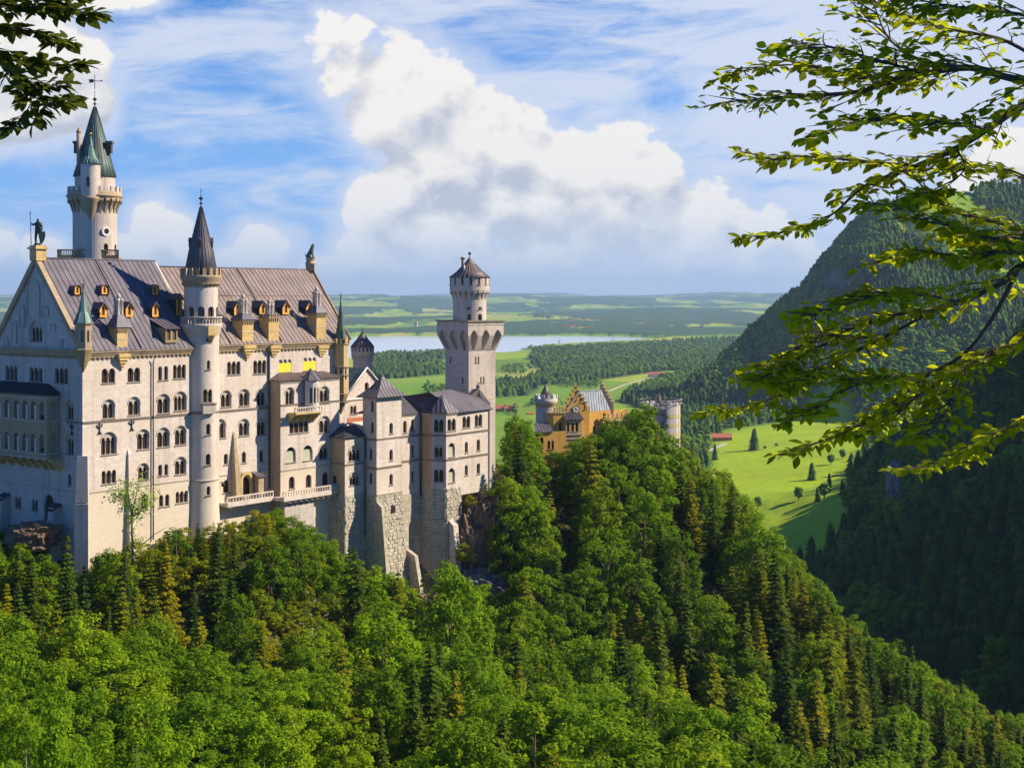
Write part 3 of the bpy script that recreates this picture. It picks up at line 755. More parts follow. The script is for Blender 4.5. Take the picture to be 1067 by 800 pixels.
# --- cone-shaped buttresses and pilaster
for (u, v0, v1, w0, w1, dep) in ((243.5, 449.5, 522, .5, 1.75, 1.9), (131.8 + 3, 467.5, 600, .9, 1.35, 1.2)):
    a, zt = S.px(u, v0); _, zb = S.px(u, v1); mb = MB().mat('sandstone_dull' if u > 200 else 'stone')
    lo = [S.P(a - w1 / 2, zb, .01), S.P(a + w1 / 2, zb, .01), S.P(a + w1 / 2, zb, dep), S.P(a - w1 / 2, zb, dep)]
    hi = [S.P(a - w0 / 2, zt, .01), S.P(a + w0 / 2, zt, .01), S.P(a + w0 / 2, zt - 1, .35), S.P(a - w0 / 2, zt - 1, .35)]
    mb.hexa(lo[::-1], hi[::-1]); mb.build('buttress', None, palace)
# diagonal buttress on the west corner
mb = MB().mat('stone_grey'); _, zt = S.px(86, 475); zs = S.px(86, 523)[1]
cn = S.P(0, 0, 0); dg = (S.n3 - S.d3).normalized(); sd_ = V(-dg.y, dg.x, 0)
def cb(z, w, o): return [V(*(cn + sd_ * i * w + dg * j).xy, z) for i, j in ((-1, -.6), (1, -.6), (1, o), (-1, o))]
mb.hexa(cb(zs, 1.1, .9), cb(zt, .9, .25)); mb.hexa(cb(-62, 1.25, 1.7), cb(zs - .2, 1.15, 1.15)); mb.build('corner_buttress', None, palace)
# --- belts and light string course
zb1 = S.px(86, 439.5)[1]; zb2 = S.px(91, 513)[1]
belt(palace, S, 0, b0 - .05, zb1, .22, .42); belt(palace, PB, b0, b1 + 1, PB.px(300, 420.5)[1] - .1, .2, .35)
belt(palace, S, 0, b0 - .05, zb2, .14, .28, 'trim'); belt(palace, PB, b0, b1 + 1, zb2 - .1, .14, .28, 'trim')
cornice(palace, S, 0.0, 26.3, EZ, .75, .8, True, 'sandstone_dull', pitch=.95); cornice(palace, S, 26.9, aE0 - .1, EZ2, .75, .9, True, 'sandstone_dull', pitch=.95); cornice(palace, S, aE0, 66.4, EZ2, .75, .9, True, 'sandstone_dull', out=.35, pitch=.95)
# downpipes
for (u, v0, v1) in ((158.6, 372, 562), (279.6, 364, 508)):
    a, z0 = S.px(u, v0); _, z1 = S.px(u, v1); MBp = MB().mat('pipe'); MBp.tube([S.P(a, z0 - .2, .6), S.P(a, z0 - 1, .3), S.P(a, z1, .3)], .13, 6); MBp.build('downpipe', None, palace)
# wall anchors
def anchor(pl, a, z, k=1.0):
    mb = MB().mat('iron')
    mb.tube([pl.P(a, z + 1.1 * k, .12), pl.P(a, z - 1.0 * k, .12)], .09, 5); 
    for sgn in (-1, 1):
        mb.tube([pl.P(a, z + .1, .12), pl.P(a + sgn * .45 * k, z + .35 * k, .12), pl.P(a + sgn * .62 * k, z + .65 * k, .12), pl.P(a + sgn * .4 * k, z + .75 * k, .12)], .09, 5)
        mb.tube([pl.P(a, z - .45 * k, .12), pl.P(a + sgn * .45 * k, z - 1.0 * k, .12)], .08, 5)
    mb.build('wall_anchor', None, palace)
anchor(S, *S.px(103.5, 446.5)); anchor(S, *S.px(137, 443))
# door surround of the large arched doorway
mb = MB().mat('sandstone'); a, z = S.px(255.8, 516.5)
ow = 3.1; oh = 5.1
sheet(mb, [(a + x, z - .3 + zz) for x, zz in full_arch(ow, oh)], [[(a + x, z + zz) for x, zz in full_arch(2.1, 4.2)]], lambda x, zz, o: S.P(x, zz, .45 + o), .43)
op = dedupe([(a + x, z - .3 + zz) for x, zz in full_arch(ow, oh)]); nn = len(op)
mb.add([S.P(x, q, .45) for x, q in op] + [S.P(x, q, .01) for x, q in op], [(i, (i + 1) % nn, (i + 1) % nn + nn, i + nn) for i in range(nn)])
mb.build('door_surround', None, palace)
mb = MB().mat('sandstone_dull'); a, z = S.px(266.5, 502); slab(mb, S, a - .7, a + .7, .01, 1.6, tz, z + 1.3); roof_poly(mb, [S.P(a - 1, z + 1.2, 1.9), S.P(a + 1, z + 1.2, 1.9), S.P(a + 1, z + 2, 0.05), S.P(a - 1, z + 2, 0.05)], 'roof_slate', 0); mb.build('porch', None, palace)
a, z = S.px(229.5, 505); mb = MB().mat('iron'); mb.tube([S.P(a, z + .5, .02), S.P(a, z + .6, .8)], .07, 5); mb.sphere(S.P(a, z + .1, .8), .42, 8, 6); mb.build('lantern', None, palace)

# --- roofs
def ridge_pt(a, z): return S.P(a, z, -HALF)
WE, ER = 26.6, 69.5
mb = MB()
roof_poly(mb, [S.P(-.3, EZ + .05, .85), S.P(25.2, EZ + .05, .85), ridge_pt(WE, RZ), ridge_pt(.15, RZ)], 'roof_purple', 1.12, .08, .09)
roof_poly(mb, [S.P(-.3, EZ + .05, -2 * HALF - .8), ridge_pt(.15, RZ), ridge_pt(WE, RZ), S.P(WE, EZ, -2 * HALF - .8)], 'roof_purple', 0)
mb.tube([ridge_pt(0, RZ + .05), ridge_pt(WE, RZ + .05)], .16, 6)
ka = 13.2; mb.mat('roof_rust'); mb.tube([S.P(12.2, EZ + .35, .8), S.P(12.7, RZ + .1, -HALF)], .13, 4)
mb.build('roof', None, palace)
mb = MB()
roof_poly(mb, [S.P(26.3, EZ2 + .05, .85), S.P(66.6, EZ2 + .05, .85), ridge_pt(ER, RZ2), ridge_pt(WE, RZ2)], 'roof_rust', 1.12, .08, .09)
roof_poly(mb, [ridge_pt(WE, RZ2), ridge_pt(ER, RZ2), S.P(70, EZ2, -2 * HALF - .8), S.P(26, EZ2, -2 * HALF - .8)], 'roof_rust', 0)
mb.mat('roof_purple'); mb.tube([ridge_pt(WE, RZ2 + .05), ridge_pt(ER, RZ2 + .05)], .14, 6)
mb.mat('roof_rust')
for a in (33.5, 47): mb.tube([S.P(a, EZ2 + .35, .8), S.P(a + .6, RZ2 + .1, -HALF)], .14, 4)
zz = EZ2 + (RZ2 - EZ2) * .62; mb.tube([S.P(27, zz + .1, .85 - (HALF + .85) * .62), S.P(68, zz + .1, .85 - (HALF + .85) * .62)], .11, 4)
mb.build('roof', None, palace)
# gable step between the two roofs, east gable with its coping, hidden north wall
mb = MB().mat('stone')
mb.prism([S.P(WE - .05, EZ - .5, 0), S.P(WE - .05, EZ - .5, -2 * HALF), S.P(WE - .05, RZ - .2, -HALF)], S.d3 * .5)
mb.prism([S.P(66.5, BASE, -.02), S.P(66.5, EZ2 - .2, -.02), S.P(69.2, RZ2 - .15, -HALF), S.P(69.2, EZ2, -2 * HALF), S.P(69.2, BASE, -2 * HALF)], -S.d3 * .5)
mb.prism([S.P(0, BASE, -2 * HALF), S.P(69, BASE, -2 * HALF), S.P(69, EZ2 - .2, -2 * HALF), S.P(0, EZ2 - .2, -2 * HALF)], S.n3 * .5)
mb.build('rear_wall', None, palace)
mb = MB().mat('sandstone_dull'); mb.tube([S.P(66.9, EZ2 + .3, .7), ridge_pt(69.7, RZ2 + .2)], .32, 4); mb.tube([ridge_pt(69.7, RZ2 + .2), S.P(70, EZ2, -2 * HALF)], .32, 4)
c = ridge_pt(69.2, RZ2); mb.box(c + V(0, 0, .4), 1.9, 1.9, 1.6); mb.lathe([(1.15, 1.2), (1.25, 1.5), (1.0, 1.6), (1.0, 2.3), (1.25, 2.5), (0, 2.6)], c, 8); mb.build('gable_coping', None, palace)
# lightning chain line on the east roof
# --- west gable
gw = Wall(WF, palace, 'stone_grey')  # gable in a darker copy of the limestone; its shade is in the colour
for (u, v, w, h, n, st) in ((11.7, 388.5, 12.5, 15, 3, P), (37.3, 390, 13.5, 15, 3, P), (63.7, 391.3, 14, 15.5, 3, P), (37.5, 345, 13, 21, 3, A),
                            (72.3, 427, 8, 18, 2, A), (72.5, 463, 8, 20, 2, A), (72.3, 499.5, 3.4, 12, 1, P), (2, 521, 6, 14, 1, P), (18.7, 523.5, 6, 12, 2, P), (36.2, 526, 6, 12, 2, P), (51, 529, 9.5, 28, 1, P)):
    gw.win(u, v, w, h, n, st)
for u in (3, 13, 23, 33, 43):  # windows behind the loggia, put in to darken its openings
    for v in (439, 473): gw.win(u, v, 6.5, 15, 1)
gw.finish([(0, BASE), (27.4, BASE), (27.4, EZ), (13.7, RZ - .25), (0, EZ)])
tag(palace.children[-1], None)
# blind arches of the gable as thin raised frames
def blind(pl, u0, u1, vt, vb, t=.16):
    a0, zt = pl.px(u0, vt); a1, _ = pl.px(u1, vt); _, zb = pl.px(u0, vb); w = a1 - a0; c = (a0 + a1) / 2
    mb = MB().mat('trim'); o = full_arch(w, zt - zb); i = full_arch(w - .5, zt - zb - .25)
    sheet(mb, [(c + x, zb + z) for x, z in o], [[(c + x, zb + .02 + z) for x, z in i]], lambda x, z, q: pl.P(x, z, t + q), t); mb.build('blind_arch', None, palace)
for q in ((28, 42, 291, 331), (20, 26.5, 317, 341), (12, 18, 334, 358), (43.5, 51, 318, 330), (52.5, 58, 336, 345), (61.5, 66, 353, 361), (4, 9, 350, 360)): blind(WF, *q)
cornice(palace, WF, -.5, 27.2, EZ + .35, .8, .9, True, 'sandstone_dull', pitch=.9)
mb = MB().mat('sandstone_dull')
for sgn in (-1, 1):
    A0 = WF.P(13.7 + sgn * 14.3, EZ - .1, 0); A1 = WF.P(13.7, RZ + .2, 0); dr = (A1 - A0).normalized(); nn_ = V(0, 0, 1).cross(dr) if False else dr.cross(WF.n3) * (1 if sgn > 0 else -1)
    up = dr.cross(WF.n3); up = up if up.z > 0 else -up
    o1 = WF.n3 * .55; o2 = WF.n3 * -.5
    mb.hexa([A0 + o1 - up * .75, A1 + o1 - up * .75, A1 + o2 - up * .75, A0 + o2 - up * .75], [A0 + o1 + up * .18, A1 + o1 + up * .18, A1 + o2 + up * .18, A0 + o2 + up * .18])
ap = WF.P(13.7, RZ, -.3); mb.mat('sandstone'); mb.box(ap + V(0, 0, .6), 2.1, 2.1, 2.1, S.d3, S.n3); mb.box(ap + V(0, 0, 1.8), 2.7, 2.7, .35, S.d3, S.n3); mb.box(ap + V(0, 0, 2.15), 2.1, 2.1, .4, S.d3, S.n3)
mb.build('gable_coping', None, palace)
belt(palace, WF, 22.9, 27.38, zb1, .2, .4); belt(palace, WF, 0, 27.38, zb2 + .2, .14, .28, 'trim')
anchor(WF, *WF.px(75.3, 447))
# pier buttresses low on the gable
for (u, v0) in ((7, 517), (60.5, 528)):
    a, zt = WF.px(u, v0); mb = MB().mat('stone_grey'); mb.hexa([WF.P(a - .9, -60, .01), WF.P(a - .9, -60, 3.2), WF.P(a + .9, -60, 3.2), WF.P(a + .9, -60, .01)], [WF.P(a - .8, zt, .01), WF.P(a - .8, zt, 1.5), WF.P(a + .8, zt, 1.5), WF.P(a + .8, zt, .01)])
    roof_poly(mb, [WF.P(a - 1.1, zt - .4, 2.0), WF.P(a + 1.1, zt - .4, 2.0), WF.P(a + 1.1, zt + .7, .02), WF.P(a - 1.1, zt + .7, .02)], 'roof_dark', 0); mb.build('buttress', None, palace)
# --- two-storey loggia on the gable
la0 = WF.px(-30, 440, 2.6)[0]; la1 = WF.px(50.2, 440, 2.6)[0]; LO = 2.9
zt_ = WF.px(40, 410.5, LO)[1]; zb_ = WF.px(40, 478, LO)[1]
LF = WF.shift(0, LO)
mb = MB().mat('sandstone_dull'); holes = []
za = LF.px(37, 437)[1]; zc = LF.px(37, 471)[1]
us = [7, 16.8, 25.6, 34.4, 43.3]; hs = []
for u in (-20, -11, -2, 7, 16.8, 25.6, 34.4, 43.3):
    for zz in (za, zc): 
        a = LF.px(u, 430)[0]; hs.append([(a + x, zz + z) for x, z in full_arch(1.45, 3.2)])
sheet(mb, rect(la0, la1, zb_, zt_), hs, LF.P, .45)
# right return: angled bay with one opening per storey, then side face
P0 = LF.P(la1, 0, 0); P1 = WF.P(WF.px(62.5, 440)[0], 0, .3); RP = Plane(P0.to_2d(), (P1 - P0).to_2d()); rw_ = (P1 - P0).length
hs = [[(rw_ * .55 + x, zz + z) for x, z in full_arch(1.3, 3.0)] for zz in (za + .1, zc + .1)]
sheet(mb, rect(0, rw_, zb_, zt_), hs, RP.P, .45)
mb.mat('sandstone_dull')
log = mb.build('loggia', None, palace)
mb = MB().mat('white_stone')
for zz in (za, zc):
    for i in range(8):
        ua = (-20, -11, -2, 7, 16.8, 25.6, 34.4, 43.3)[i]; a = LF.px(ua, 430)[0] + 1.0 if i < 7 else None
        if a: mb.lathe([(.28, 0), (.2, .2), (.17, 1.9), (.3, 2.3), (.34, 2.45)], LF.P(a - .03, zz + .05, .14), 8)
mb.build('column', None, log)
mb = MB().mat('trim')
for zz in (za - .05, zc - .05, zb_ + .25, zt_ - .55): 
    belt_z = zz
    for pl_, w0, w1 in ((LF, la0, la1), (RP, 0, rw_)):
        mb.hexa([pl_.P(w0, zz - .3, .0), pl_.P(w1, zz - .3, .0), pl_.P(w1, zz - .3, .15), pl_.P(w0, zz - .3, .15)][::-1], [pl_.P(w0, zz, 0.0), pl_.P(w1, zz, 0.0), pl_.P(w1, zz, .22), pl_.P(w0, zz, .22)][::-1])
mb.build('string_course', None, log)
mb = MB().mat('stone_grey')
fp = [LF.P(la0, 0, -.5), LF.P(la1 - .3, 0, -.5), RP.P(rw_ - .2, 0, -.3), WF.P(la0, 0, 0.02)]
for zz in (za - .4, zc - .4, zb_): mb.prism([V(p.x, p.y, zz) for p in fp], V(0, 0, .3))
mb.build('floor_slab', None, log)
mb = MB()
zr_ = WF.px(37, 399)[1]
roof_poly(mb, [LF.P(la0, zt_, .6), LF.P(la1 + .2, zt_, .6), WF.P(WF.px(51, 400)[0], zr_, .05), WF.P(la0, zr_, .05)], 'roof_dark', 1.0)
roof_poly(mb, [LF.P(la1 + .2, zt_, .6), WF.P(WF.px(63.6, 410)[0], zt_ - .1, .05), WF.P(WF.px(51, 400)[0], zr_, .05)], 'roof_dark', 1.0)
mb.build('loggia_roof', None, log)
mb = MB().mat('sandstone')
for u in (9, 17, 25.5, 34, 42.5, 49, -1, -11, -20):
    a = LF.px(u, 482)[0]; zz = zb_
    for k in range(3):
        o1 = LO - .1 - k * .85; z1 = zz - .75 * (k + 1)
        mb.hexa([WF.P(a - .28, z1, .02), WF.P(a + .28, z1, .02), WF.P(a + .28, z1, o1 - .75), WF.P(a - .28, z1, o1 - .75)][::-1], [WF.P(a - .28, z1 + .75, .02), WF.P(a + .28, z1 + .75, .02), WF.P(a + .28, z1 + .75, o1), WF.P(a - .28, z1 + .75, o1)][::-1])
    vs = []; fs = []
    for k in range(7):
        t = math.pi * k / 6; x = a + .9 - .62 * math.cos(t) * 1; zq = zb_ - .75 + .55 * math.sin(t); vs += [WF.P(x, zq, LO - .1), WF.P(x, zb_ + .001, LO - .1), WF.P(x, zq, LO - 1.5)]
    for k in range(6): fs += [(k * 3, k * 3 + 3, k * 3 + 4, k * 3 + 1), (k * 3 + 2, k * 3 + 5, k * 3 + 3, k * 3)]
    mb.add(vs, fs)
mb.build('corbel', None, log)
# --- corner turrets
def oct_turret(c, r, z0, z1, tip, wallm, roofm, corb, label=None, rot=None, cr=False, lower=None):
    rot = S.rz + R(22.5) if rot is None else rot
    mb = MB().mat(wallm)
    mb.lathe([(r, z0), (r, z1 - .35), (r + .25, z1 - .2), (r + .3, z1)], (c[0], c[1], 0), 8, rot=rot, smooth=False)
    mb.mat('glass')
    for i in range(8):
        t = rot + R(22.5) + i * R(45); q = V(math.cos(t), math.sin(t), 0); rr = r * math.cos(R(22.5)) + .015; H = z1 - z0
        s_ = V(-q.y, q.x, 0); b = V(c[0], c[1], z0 + H * .28) + q * rr
        out = [b + s_ * x + V(0, 0, z) for x, z in full_arch(.42, min(2.4, H * .45))]; mb.add(out, [tuple(range(len(out)))])
    mb.mat('corbel_brown' if corb > 2 else wallm)
    mb.lathe([(0.1, z0 - corb), (r * .45, z0 - corb * .7), (r * .8, z0 - corb * .32), (r + .12, z0 - .25), (r + .22, z0), (r + .05, z0 + .1)], (c[0], c[1], 0), 8, rot=rot, smooth=False)
    t = mb.build('turret', None, palace)
    if cr:
        m2 = MB().mat(wallm)
        for i in range(8):
            an = rot + R(22.5) + i * R(45); m2.box((c[0] + r * 1.0 * math.cos(an), c[1] + r * 1.0 * math.sin(an), z1 + .5), .35, r * .42, 1.0, (math.cos(an), math.sin(an), 0), (-math.sin(an), math.cos(an), 0))
        m2.build('battlement', None, t)
    cone_roof('spire', t, c, [(r * (.85 if cr else 1.12), z1 + .02), (r * .62, z1 + (tip - z1) * .3), (.06, tip)], roofm, 8, smooth=False, rot=rot)
    finial(t, c, tip - .3, 1.9, 'bronze', k=.7)
    return t
k = 251 / FPX
cz = lambda v, y=250: (HY - v) * y / FPX
c1 = S.P(.1, 0, .1)
oct_turret((c1.x, c1.y), 1.5, cz(364), cz(336.5), cz(299.5), 'sandstone_dull', 'copper', 4.0)
ce = S.P(63.6, 0, 1.0); ye = ce.y
zz = lambda v: cz(v, ye)
t2 = oct_turret((ce.x, ce.y), 1.55, zz(410), zz(357.5), zz(311), 'sandstone', 'copper_dark', 4.4, cr=True)
for v in (382.5, 391, 419): mb = MB().mat('belt'); mb.lathe([(1.5, zz(v) - .18), (1.78, zz(v) - .05), (1.78, zz(v) + .12), (1.5, zz(v) + .22)], (ce.x, ce.y, 0), 8, rot=S.rz + R(22.5), smooth=False); mb.build('ring', None, t2)
# --- wall-head chimneys
def chimney(u, v0, v1, wpx, roof_v, stack, crn=False, seed=0, out=.35, corb=True):
    a, zb = S.px(u, v1, out); _, zt = S.px(u, v0, out); a0, _ = S.px(u - wpx / 2, v1, out); a1, _ = S.px(u + wpx / 2, v1, out); w = (a1 - a0)
    mb = MB().mat('sandstone'); slab(mb, S, a - w / 2, a + w / 2, out - w, out, zb - .6, zt)
    mb.mat('trim')
    for z in (zb + (zt - zb) * .42,): slab(mb, S, a - w / 2 - .06, a + w / 2 + .06, out - w - .06, out + .06, z, z + .18)
    mb.mat('corbel_brown'); slab(mb, S, a - w / 2 - .22, a + w / 2 + .22, out - w - .2, out + .22, zt - .35, zt - .002)
    n = 5
    for i in range(n): 
        q = a - w / 2 + w * (i + .5) / n; slab(mb, S, q - .12, q + .12, out, out + .18, zt - .9, zt - .35)
    if corb:
        mb.mat('sandstone'); z = cz(371.5 if u < 200 else 362.5, S.P(a, 0).y)
        slab(mb, S, a - w / 2 - .1, a + w / 2 + .1, .5, 1.15, z - .1, z + .55)
        for i, q in enumerate((.42, .3, .16, .06)): slab(mb, S, a - w * q - .1, a + w * q + .1, .02, 1.0 - i * .22, z - .1 - (i + 1) * .55, z - .1 - i * .55)
    ch = mb.build('chimney', None, palace)
    zs = zt
    if roof_v:
        _, zr = S.px(u, roof_v, out); m2 = MB().mat('roof_purple')
        cc = lambda da, do, z: S.P(a + da, z, out - w / 2 + do)
        h = w / 2 + .45; q = w * .26
        m2.hexa([cc(-h, -h, zt), cc(h, -h, zt), cc(h, h, zt), cc(-h, h, zt)][::-1], [cc(-q, -q, zr), cc(q, -q, zr), cc(q, q, zr), cc(-q, q, zr)][::-1]); m2.build('chimney_roof', None, ch); zs = zr
    else:
        m2 = MB().mat('belt')
        for i in range(5):
            q = a - w / 2 - .1 + (w + .2) * (i + .5) / 5; slab(m2, S, q - .2, q + .2, out - .2, out + .25, zt, zt + .55); slab(m2, S, q - .2, q + .2, out - w - .1, out - w + .3, zt, zt + .55)
        m2.build('battlement', None, ch)
    _, zk = S.px(u, stack, out); m3 = MB().mat('stone_grey')
    for (da, do) in ((-.42, -.42), (.42, -.42), (.42, .42), (-.42, .42)):
        p = S.P(a + da, 0, out - w / 2 + do); m3.lathe([(.34, zs - .1), (.27, zs + .4), (.22, zs + (zk - zs) * .6), (.36, zs + (zk - zs) * .66), (.34, zs + (zk - zs) * .74), (.16, zs + (zk - zs) * .78)], (p.x, p.y, 0), 7)
    p = S.P(a, 0, out - w / 2); m3.lathe([(.3, zs), (.24, zs + (zk - zs) * .8), (.42, zs + (zk - zs) * .85), (.34, zk), (0, zk + .1)], (p.x, p.y, 0), 8)
    m3.build('chimney_pot', None, ch)
chimney(127.6, 341, 364, 11, 327.5, 306.5)
chimney(258.3, 333, 356.5, 11.5, 326.5, 307)
chimney(285.3, 330, 356, 10.5, None, 312.5)
chimney(334.8, 326, 353, 10, 318.5, 299.5)
# --- dormers
SL = lambda a, z, ez, rz: .85 - (z - ez) / (rz - ez) * (HALF + .85)      # outward offset of the roof surface at height z
def dormer(u, v, wpx, hpx, kind='gable', mat='dormer_ochre'):
    west = u < 186 and not (u > 180 and kind == 'gable'); ez, rz = (EZ, RZ) if west else (EZ2, RZ2); dep = 0.0
    for _ in range(6):
        a, z = S.px(u, v + hpx / 2, dep); dep = SL(a, z, ez, rz) + .55
    a0, _ = S.px(u - wpx / 2, v, dep); a1, _ = S.px(u + wpx / 2, v, dep); w = a1 - a0; _, zt = S.px(u, v - hpx / 2, dep); H = zt - z
    D = H / ((rz - ez) / (HALF + .85)) + .6
    mb = MB().mat(mat); pl_ = S.shift(a, dep); roofm = 'roof_slate'
    if kind == 'gable':
        eh = H - w * .55; out = [(-w / 2, 0), (w / 2, 0), (w / 2, eh), (0, H), (-w / 2, eh)]
        sheet(mb, out, [[(x, .35 + zz) for x, zz in full_arch(w * .42, eh * .95)]], lambda x, zz, o: pl_.P(x, z + zz, o), .25)
        mb.mat('roof_dark'); 
        for s_ in (-1, 1): mb.add([pl_.P(s_ * w / 2, z, 0), pl_.P(s_ * w / 2, z + eh, 0), pl_.P(s_ * w / 2, z + eh, -D), pl_.P(s_ * w / 2, z, -D)], [(0, 1, 2, 3)])
        d_ = mb.build('dormer', None, palace); m2 = MB()
        for s_ in (-1, 1): roof_poly(m2, [pl_.P(s_ * (w / 2 + .3), z + eh - .3, .3), pl_.P(0, z + H + .15, .3), pl_.P(0, z + H + .15, -D - 1), pl_.P(s_ * (w / 2 + .3), z + eh - .3, -D - 1)], roofm, 0, thick=.14)
        m2.build('dormer_roof', None, d_)
    elif kind == 'round':
        sh = w / 2; out = [(-w / 2, 0), (w / 2, 0)] + arc_pts(-w / 2, w / 2, H - w / 2, 8)
        sheet(mb, out, [[(x, .25 + zz) for x, zz in full_arch(w * .4, H * .7)]], lambda x, zz, o: pl_.P(x, z + zz, o), .2)
        d_ = mb.build('dormer', None, palace); m2 = MB().mat(roofm); q = [(w / 2 + .12, -.2)] + [(x * 1.14, zz + .12) for x, zz in arc_pts(-w / 2, w / 2, H - w / 2, 8)] + [(-w / 2 - .12, -.2)]
        vs = [pl_.P(x, z + zz, .25) for x, zz in q] + [pl_.P(x, z + zz, -D) for x, zz in q]; m = len(q); m2.add(vs, [(i, i + 1, i + 1 + m, i + m) for i in range(m - 1)]); m2.build('dormer_roof', None, d_)
    else:
        out = rect(-w / 2, w / 2, 0, H); hs = [[(s_ * w * .24 + x, .5 + zz) for x, zz in full_arch(w * .3, H * .72)] for s_ in (-1, 1)]
        sheet(mb, out, hs, lambda x, zz, o: pl_.P(x, z + zz, o), .3)
        for s_ in (-1, 1): mb.add([pl_.P(s_ * w / 2, z, 0), pl_.P(s_ * w / 2, z + H, 0), pl_.P(s_ * w / 2, z + H + .3, -D - 1), pl_.P(s_ * w / 2, z, -D - 1)], [(0, 1, 2, 3)])
        d_ = mb.build('dormer', None, palace); m2 = MB(); roof_poly(m2, [pl_.P(-w / 2 - .3, z + H, .4), pl_.P(w / 2 + .3, z + H, .4), pl_.P(w / 2 + .3, z + H + 1.8, -D - 1.5), pl_.P(-w / 2 - .3, z + H + 1.8, -D - 1.5)], 'roof_purple', 1.0); m2.build('dormer_roof', None, d_)
    m3 = MB().mat('wood'); m3.add([pl_.P(-w * .42, z + .2, -.2), pl_.P(w * .42, z + .2, -.2), pl_.P(w * .42, z + H * .8, -.2), pl_.P(-w * .42, z + H * .8, -.2)], [(0, 1, 2, 3)]); m3.build('window', None, d_)
for q in ((80.6, 302.3, 6, 9, 'round'), (109, 302, 6.5, 9, 'round'), (107.6, 323, 7.5, 15, 'gable'), (134.8, 322.6, 7.5, 15, 'gable'), (162, 322.5, 6.5, 15, 'gable'), (161.7, 302, 6.5, 10, 'round'),
          (178.8, 349.5, 12.5, 15, 'shed', 'corbel_brown'), (186.8, 317.5, 6, 22, 'gable'),
          (247.6, 321.5, 7, 14.5, 'gable'), (274, 321, 7, 14, 'gable'), (298, 320.5, 7, 14, 'gable'), (322.6, 320.5, 7, 14, 'gable')): dormer(*q)
# ================================================================ STAIR TOWER (round, in front of the facade)
tc = S.P(S.px(209, 440, -1.0)[0] + .1, 0, -1.0); TY = tc.y
Z = lambda v, y=None: (HY - v) * (y or TY) / FPX
stair = thing('stair_tower', (tc.x, tc.y, -50), 'slender round stair tower with dark conical spire rising from the middle of the palace facade', 'tower')
rT = 18.3 * TY / FPX
C = Cyl(tc.xy, rT); mb_w = Wall(C, stair, 'stone_palace'); ext = math.pi * rT * .62
cols = [(a * rT * .98 * math.pi / 24, -61.9, Z(341) - .05) for a in range(-14, 15)]
for (u, v, w, h) in ((217.2, 380, 3.2, 9.5), (217, 447, 4.6, 11.5), (216.8, 478.5, 4.8, 11.5), (217.2, 511, 4, 9.5), (216.5, 352, 3.5, 8)): mb_w.win(u, v, w, h, 1)
mb_w.win(216.5, 412.5, 9, 13.5, 2, 'plain')
mb_w.finish(rect(-ext, ext, -62, Z(341)), cols=cols)
mb = MB().mat('stone'); mb.mat('stone_palace').lathe([(rT - .02, -62), (rT - .02, Z(341))], (tc.x, tc.y, 0), 24, a0=C.a0 + ext / rT, a1=C.a0 + 2 * math.pi - ext / rT)
mb.lathe([(rT + .25, -62), (rT + .2, Z(545)), (rT - .02, Z(519))], (tc.x, tc.y, 0), 40)
mb.build('rear_wall', None, stair)
mb = MB().mat('trim'); mb.lathe([(rT, Z(500)), (rT + .14, Z(499.5)), (rT + .16, Z(498)), (rT, Z(497.6))], (tc.x, tc.y, 0), 40)
mb.mat('belt'); mb.lathe([(rT, Z(430.2)), (rT + .16, Z(429.5)), (rT + .2, Z(427.8)), (rT, Z(427.4))], (tc.x, tc.y, 0), 40); mb.build('string_course', None, stair)
# small window balcony
a_, _z = C.px(216.8, 421); q = C.n_at(a_); t_ = V(-q.y, q.x, 0)
mb = MB().mat('stone'); b = V(tc.x, tc.y, 0) + q * (rT + .25)
for (z0, z1, w, d) in ((Z(429.5), Z(419.8), 2.5, .7),): mb.box(b + V(0, 0, (z0 + z1) / 2), w, d, z1 - z0, t_, q)
mb.mat('belt'); mb.box(b + V(0, 0, Z(420) + .1), 2.8, 1.0, .25, t_, q); mb.build('balcony', None, stair)
# gallery and upper drum
r1_ = 22 * TY / FPX; r2_ = 17.3 * TY / FPX; r3_ = 21.3 * TY / FPX
mb = MB().mat('stone'); mb.lathe([(rT, Z(350)), (rT + .5, Z(341)), (r1_, Z(339)), (r1_, Z(337.2)), (r2_ - .2, Z(337.2))], (tc.x, tc.y, 0), 40)
mb.mat('trim')
for i in range(40):
    t = 2 * math.pi * i / 40; mb.box((tc.x + (r1_ - .2) * math.cos(t), tc.y + (r1_ - .2) * math.sin(t), Z(334.5)), .16, .28, Z(331) - Z(337.2), (math.cos(t), math.sin(t), 0), (-math.sin(t), math.cos(t), 0))
mb.lathe([(r1_ - .38, Z(331.5)), (r1_ - .38, Z(329.6)), (r1_ + .02, Z(329.6)), (r1_ + .02, Z(331.5)), (r1_ - .38, Z(331.5))], (tc.x, tc.y, 0), 40); mb.build('gallery', None, stair)
C2 = Cyl(tc.xy, r2_); uw = Wall(C2, stair, 'stone', 'upper_wall'); ex2 = math.pi * r2_ * .9
for i in range(-4, 5): uw.win_m(i * r2_ * R(37), Z(336), 1.35, 3.1, 1)
uw.finish(rect(-ex2, ex2, Z(337.5), Z(294)), cols=[(a * r2_ * R(7.4) + .03, Z(337.4), Z(294.2)) for a in range(-21, 22)])
mb = MB().mat('sandstone_dull'); mb.lathe([(r2_, Z(299)), (r2_ + .25, Z(296)), (r3_ - .25, Z(291)), (r3_, Z(289)), (r3_, Z(287)), (r3_ - .4, Z(287)), (r3_ - .4, Z(289))], (tc.x, tc.y, 0), 40)
ring_arches(mb, (tc.x, tc.y), r2_, r2_ + .55, Z(299.5), Z(295), 26, 'sandstone_dull')
mb.build('corbel_ring', None, stair)
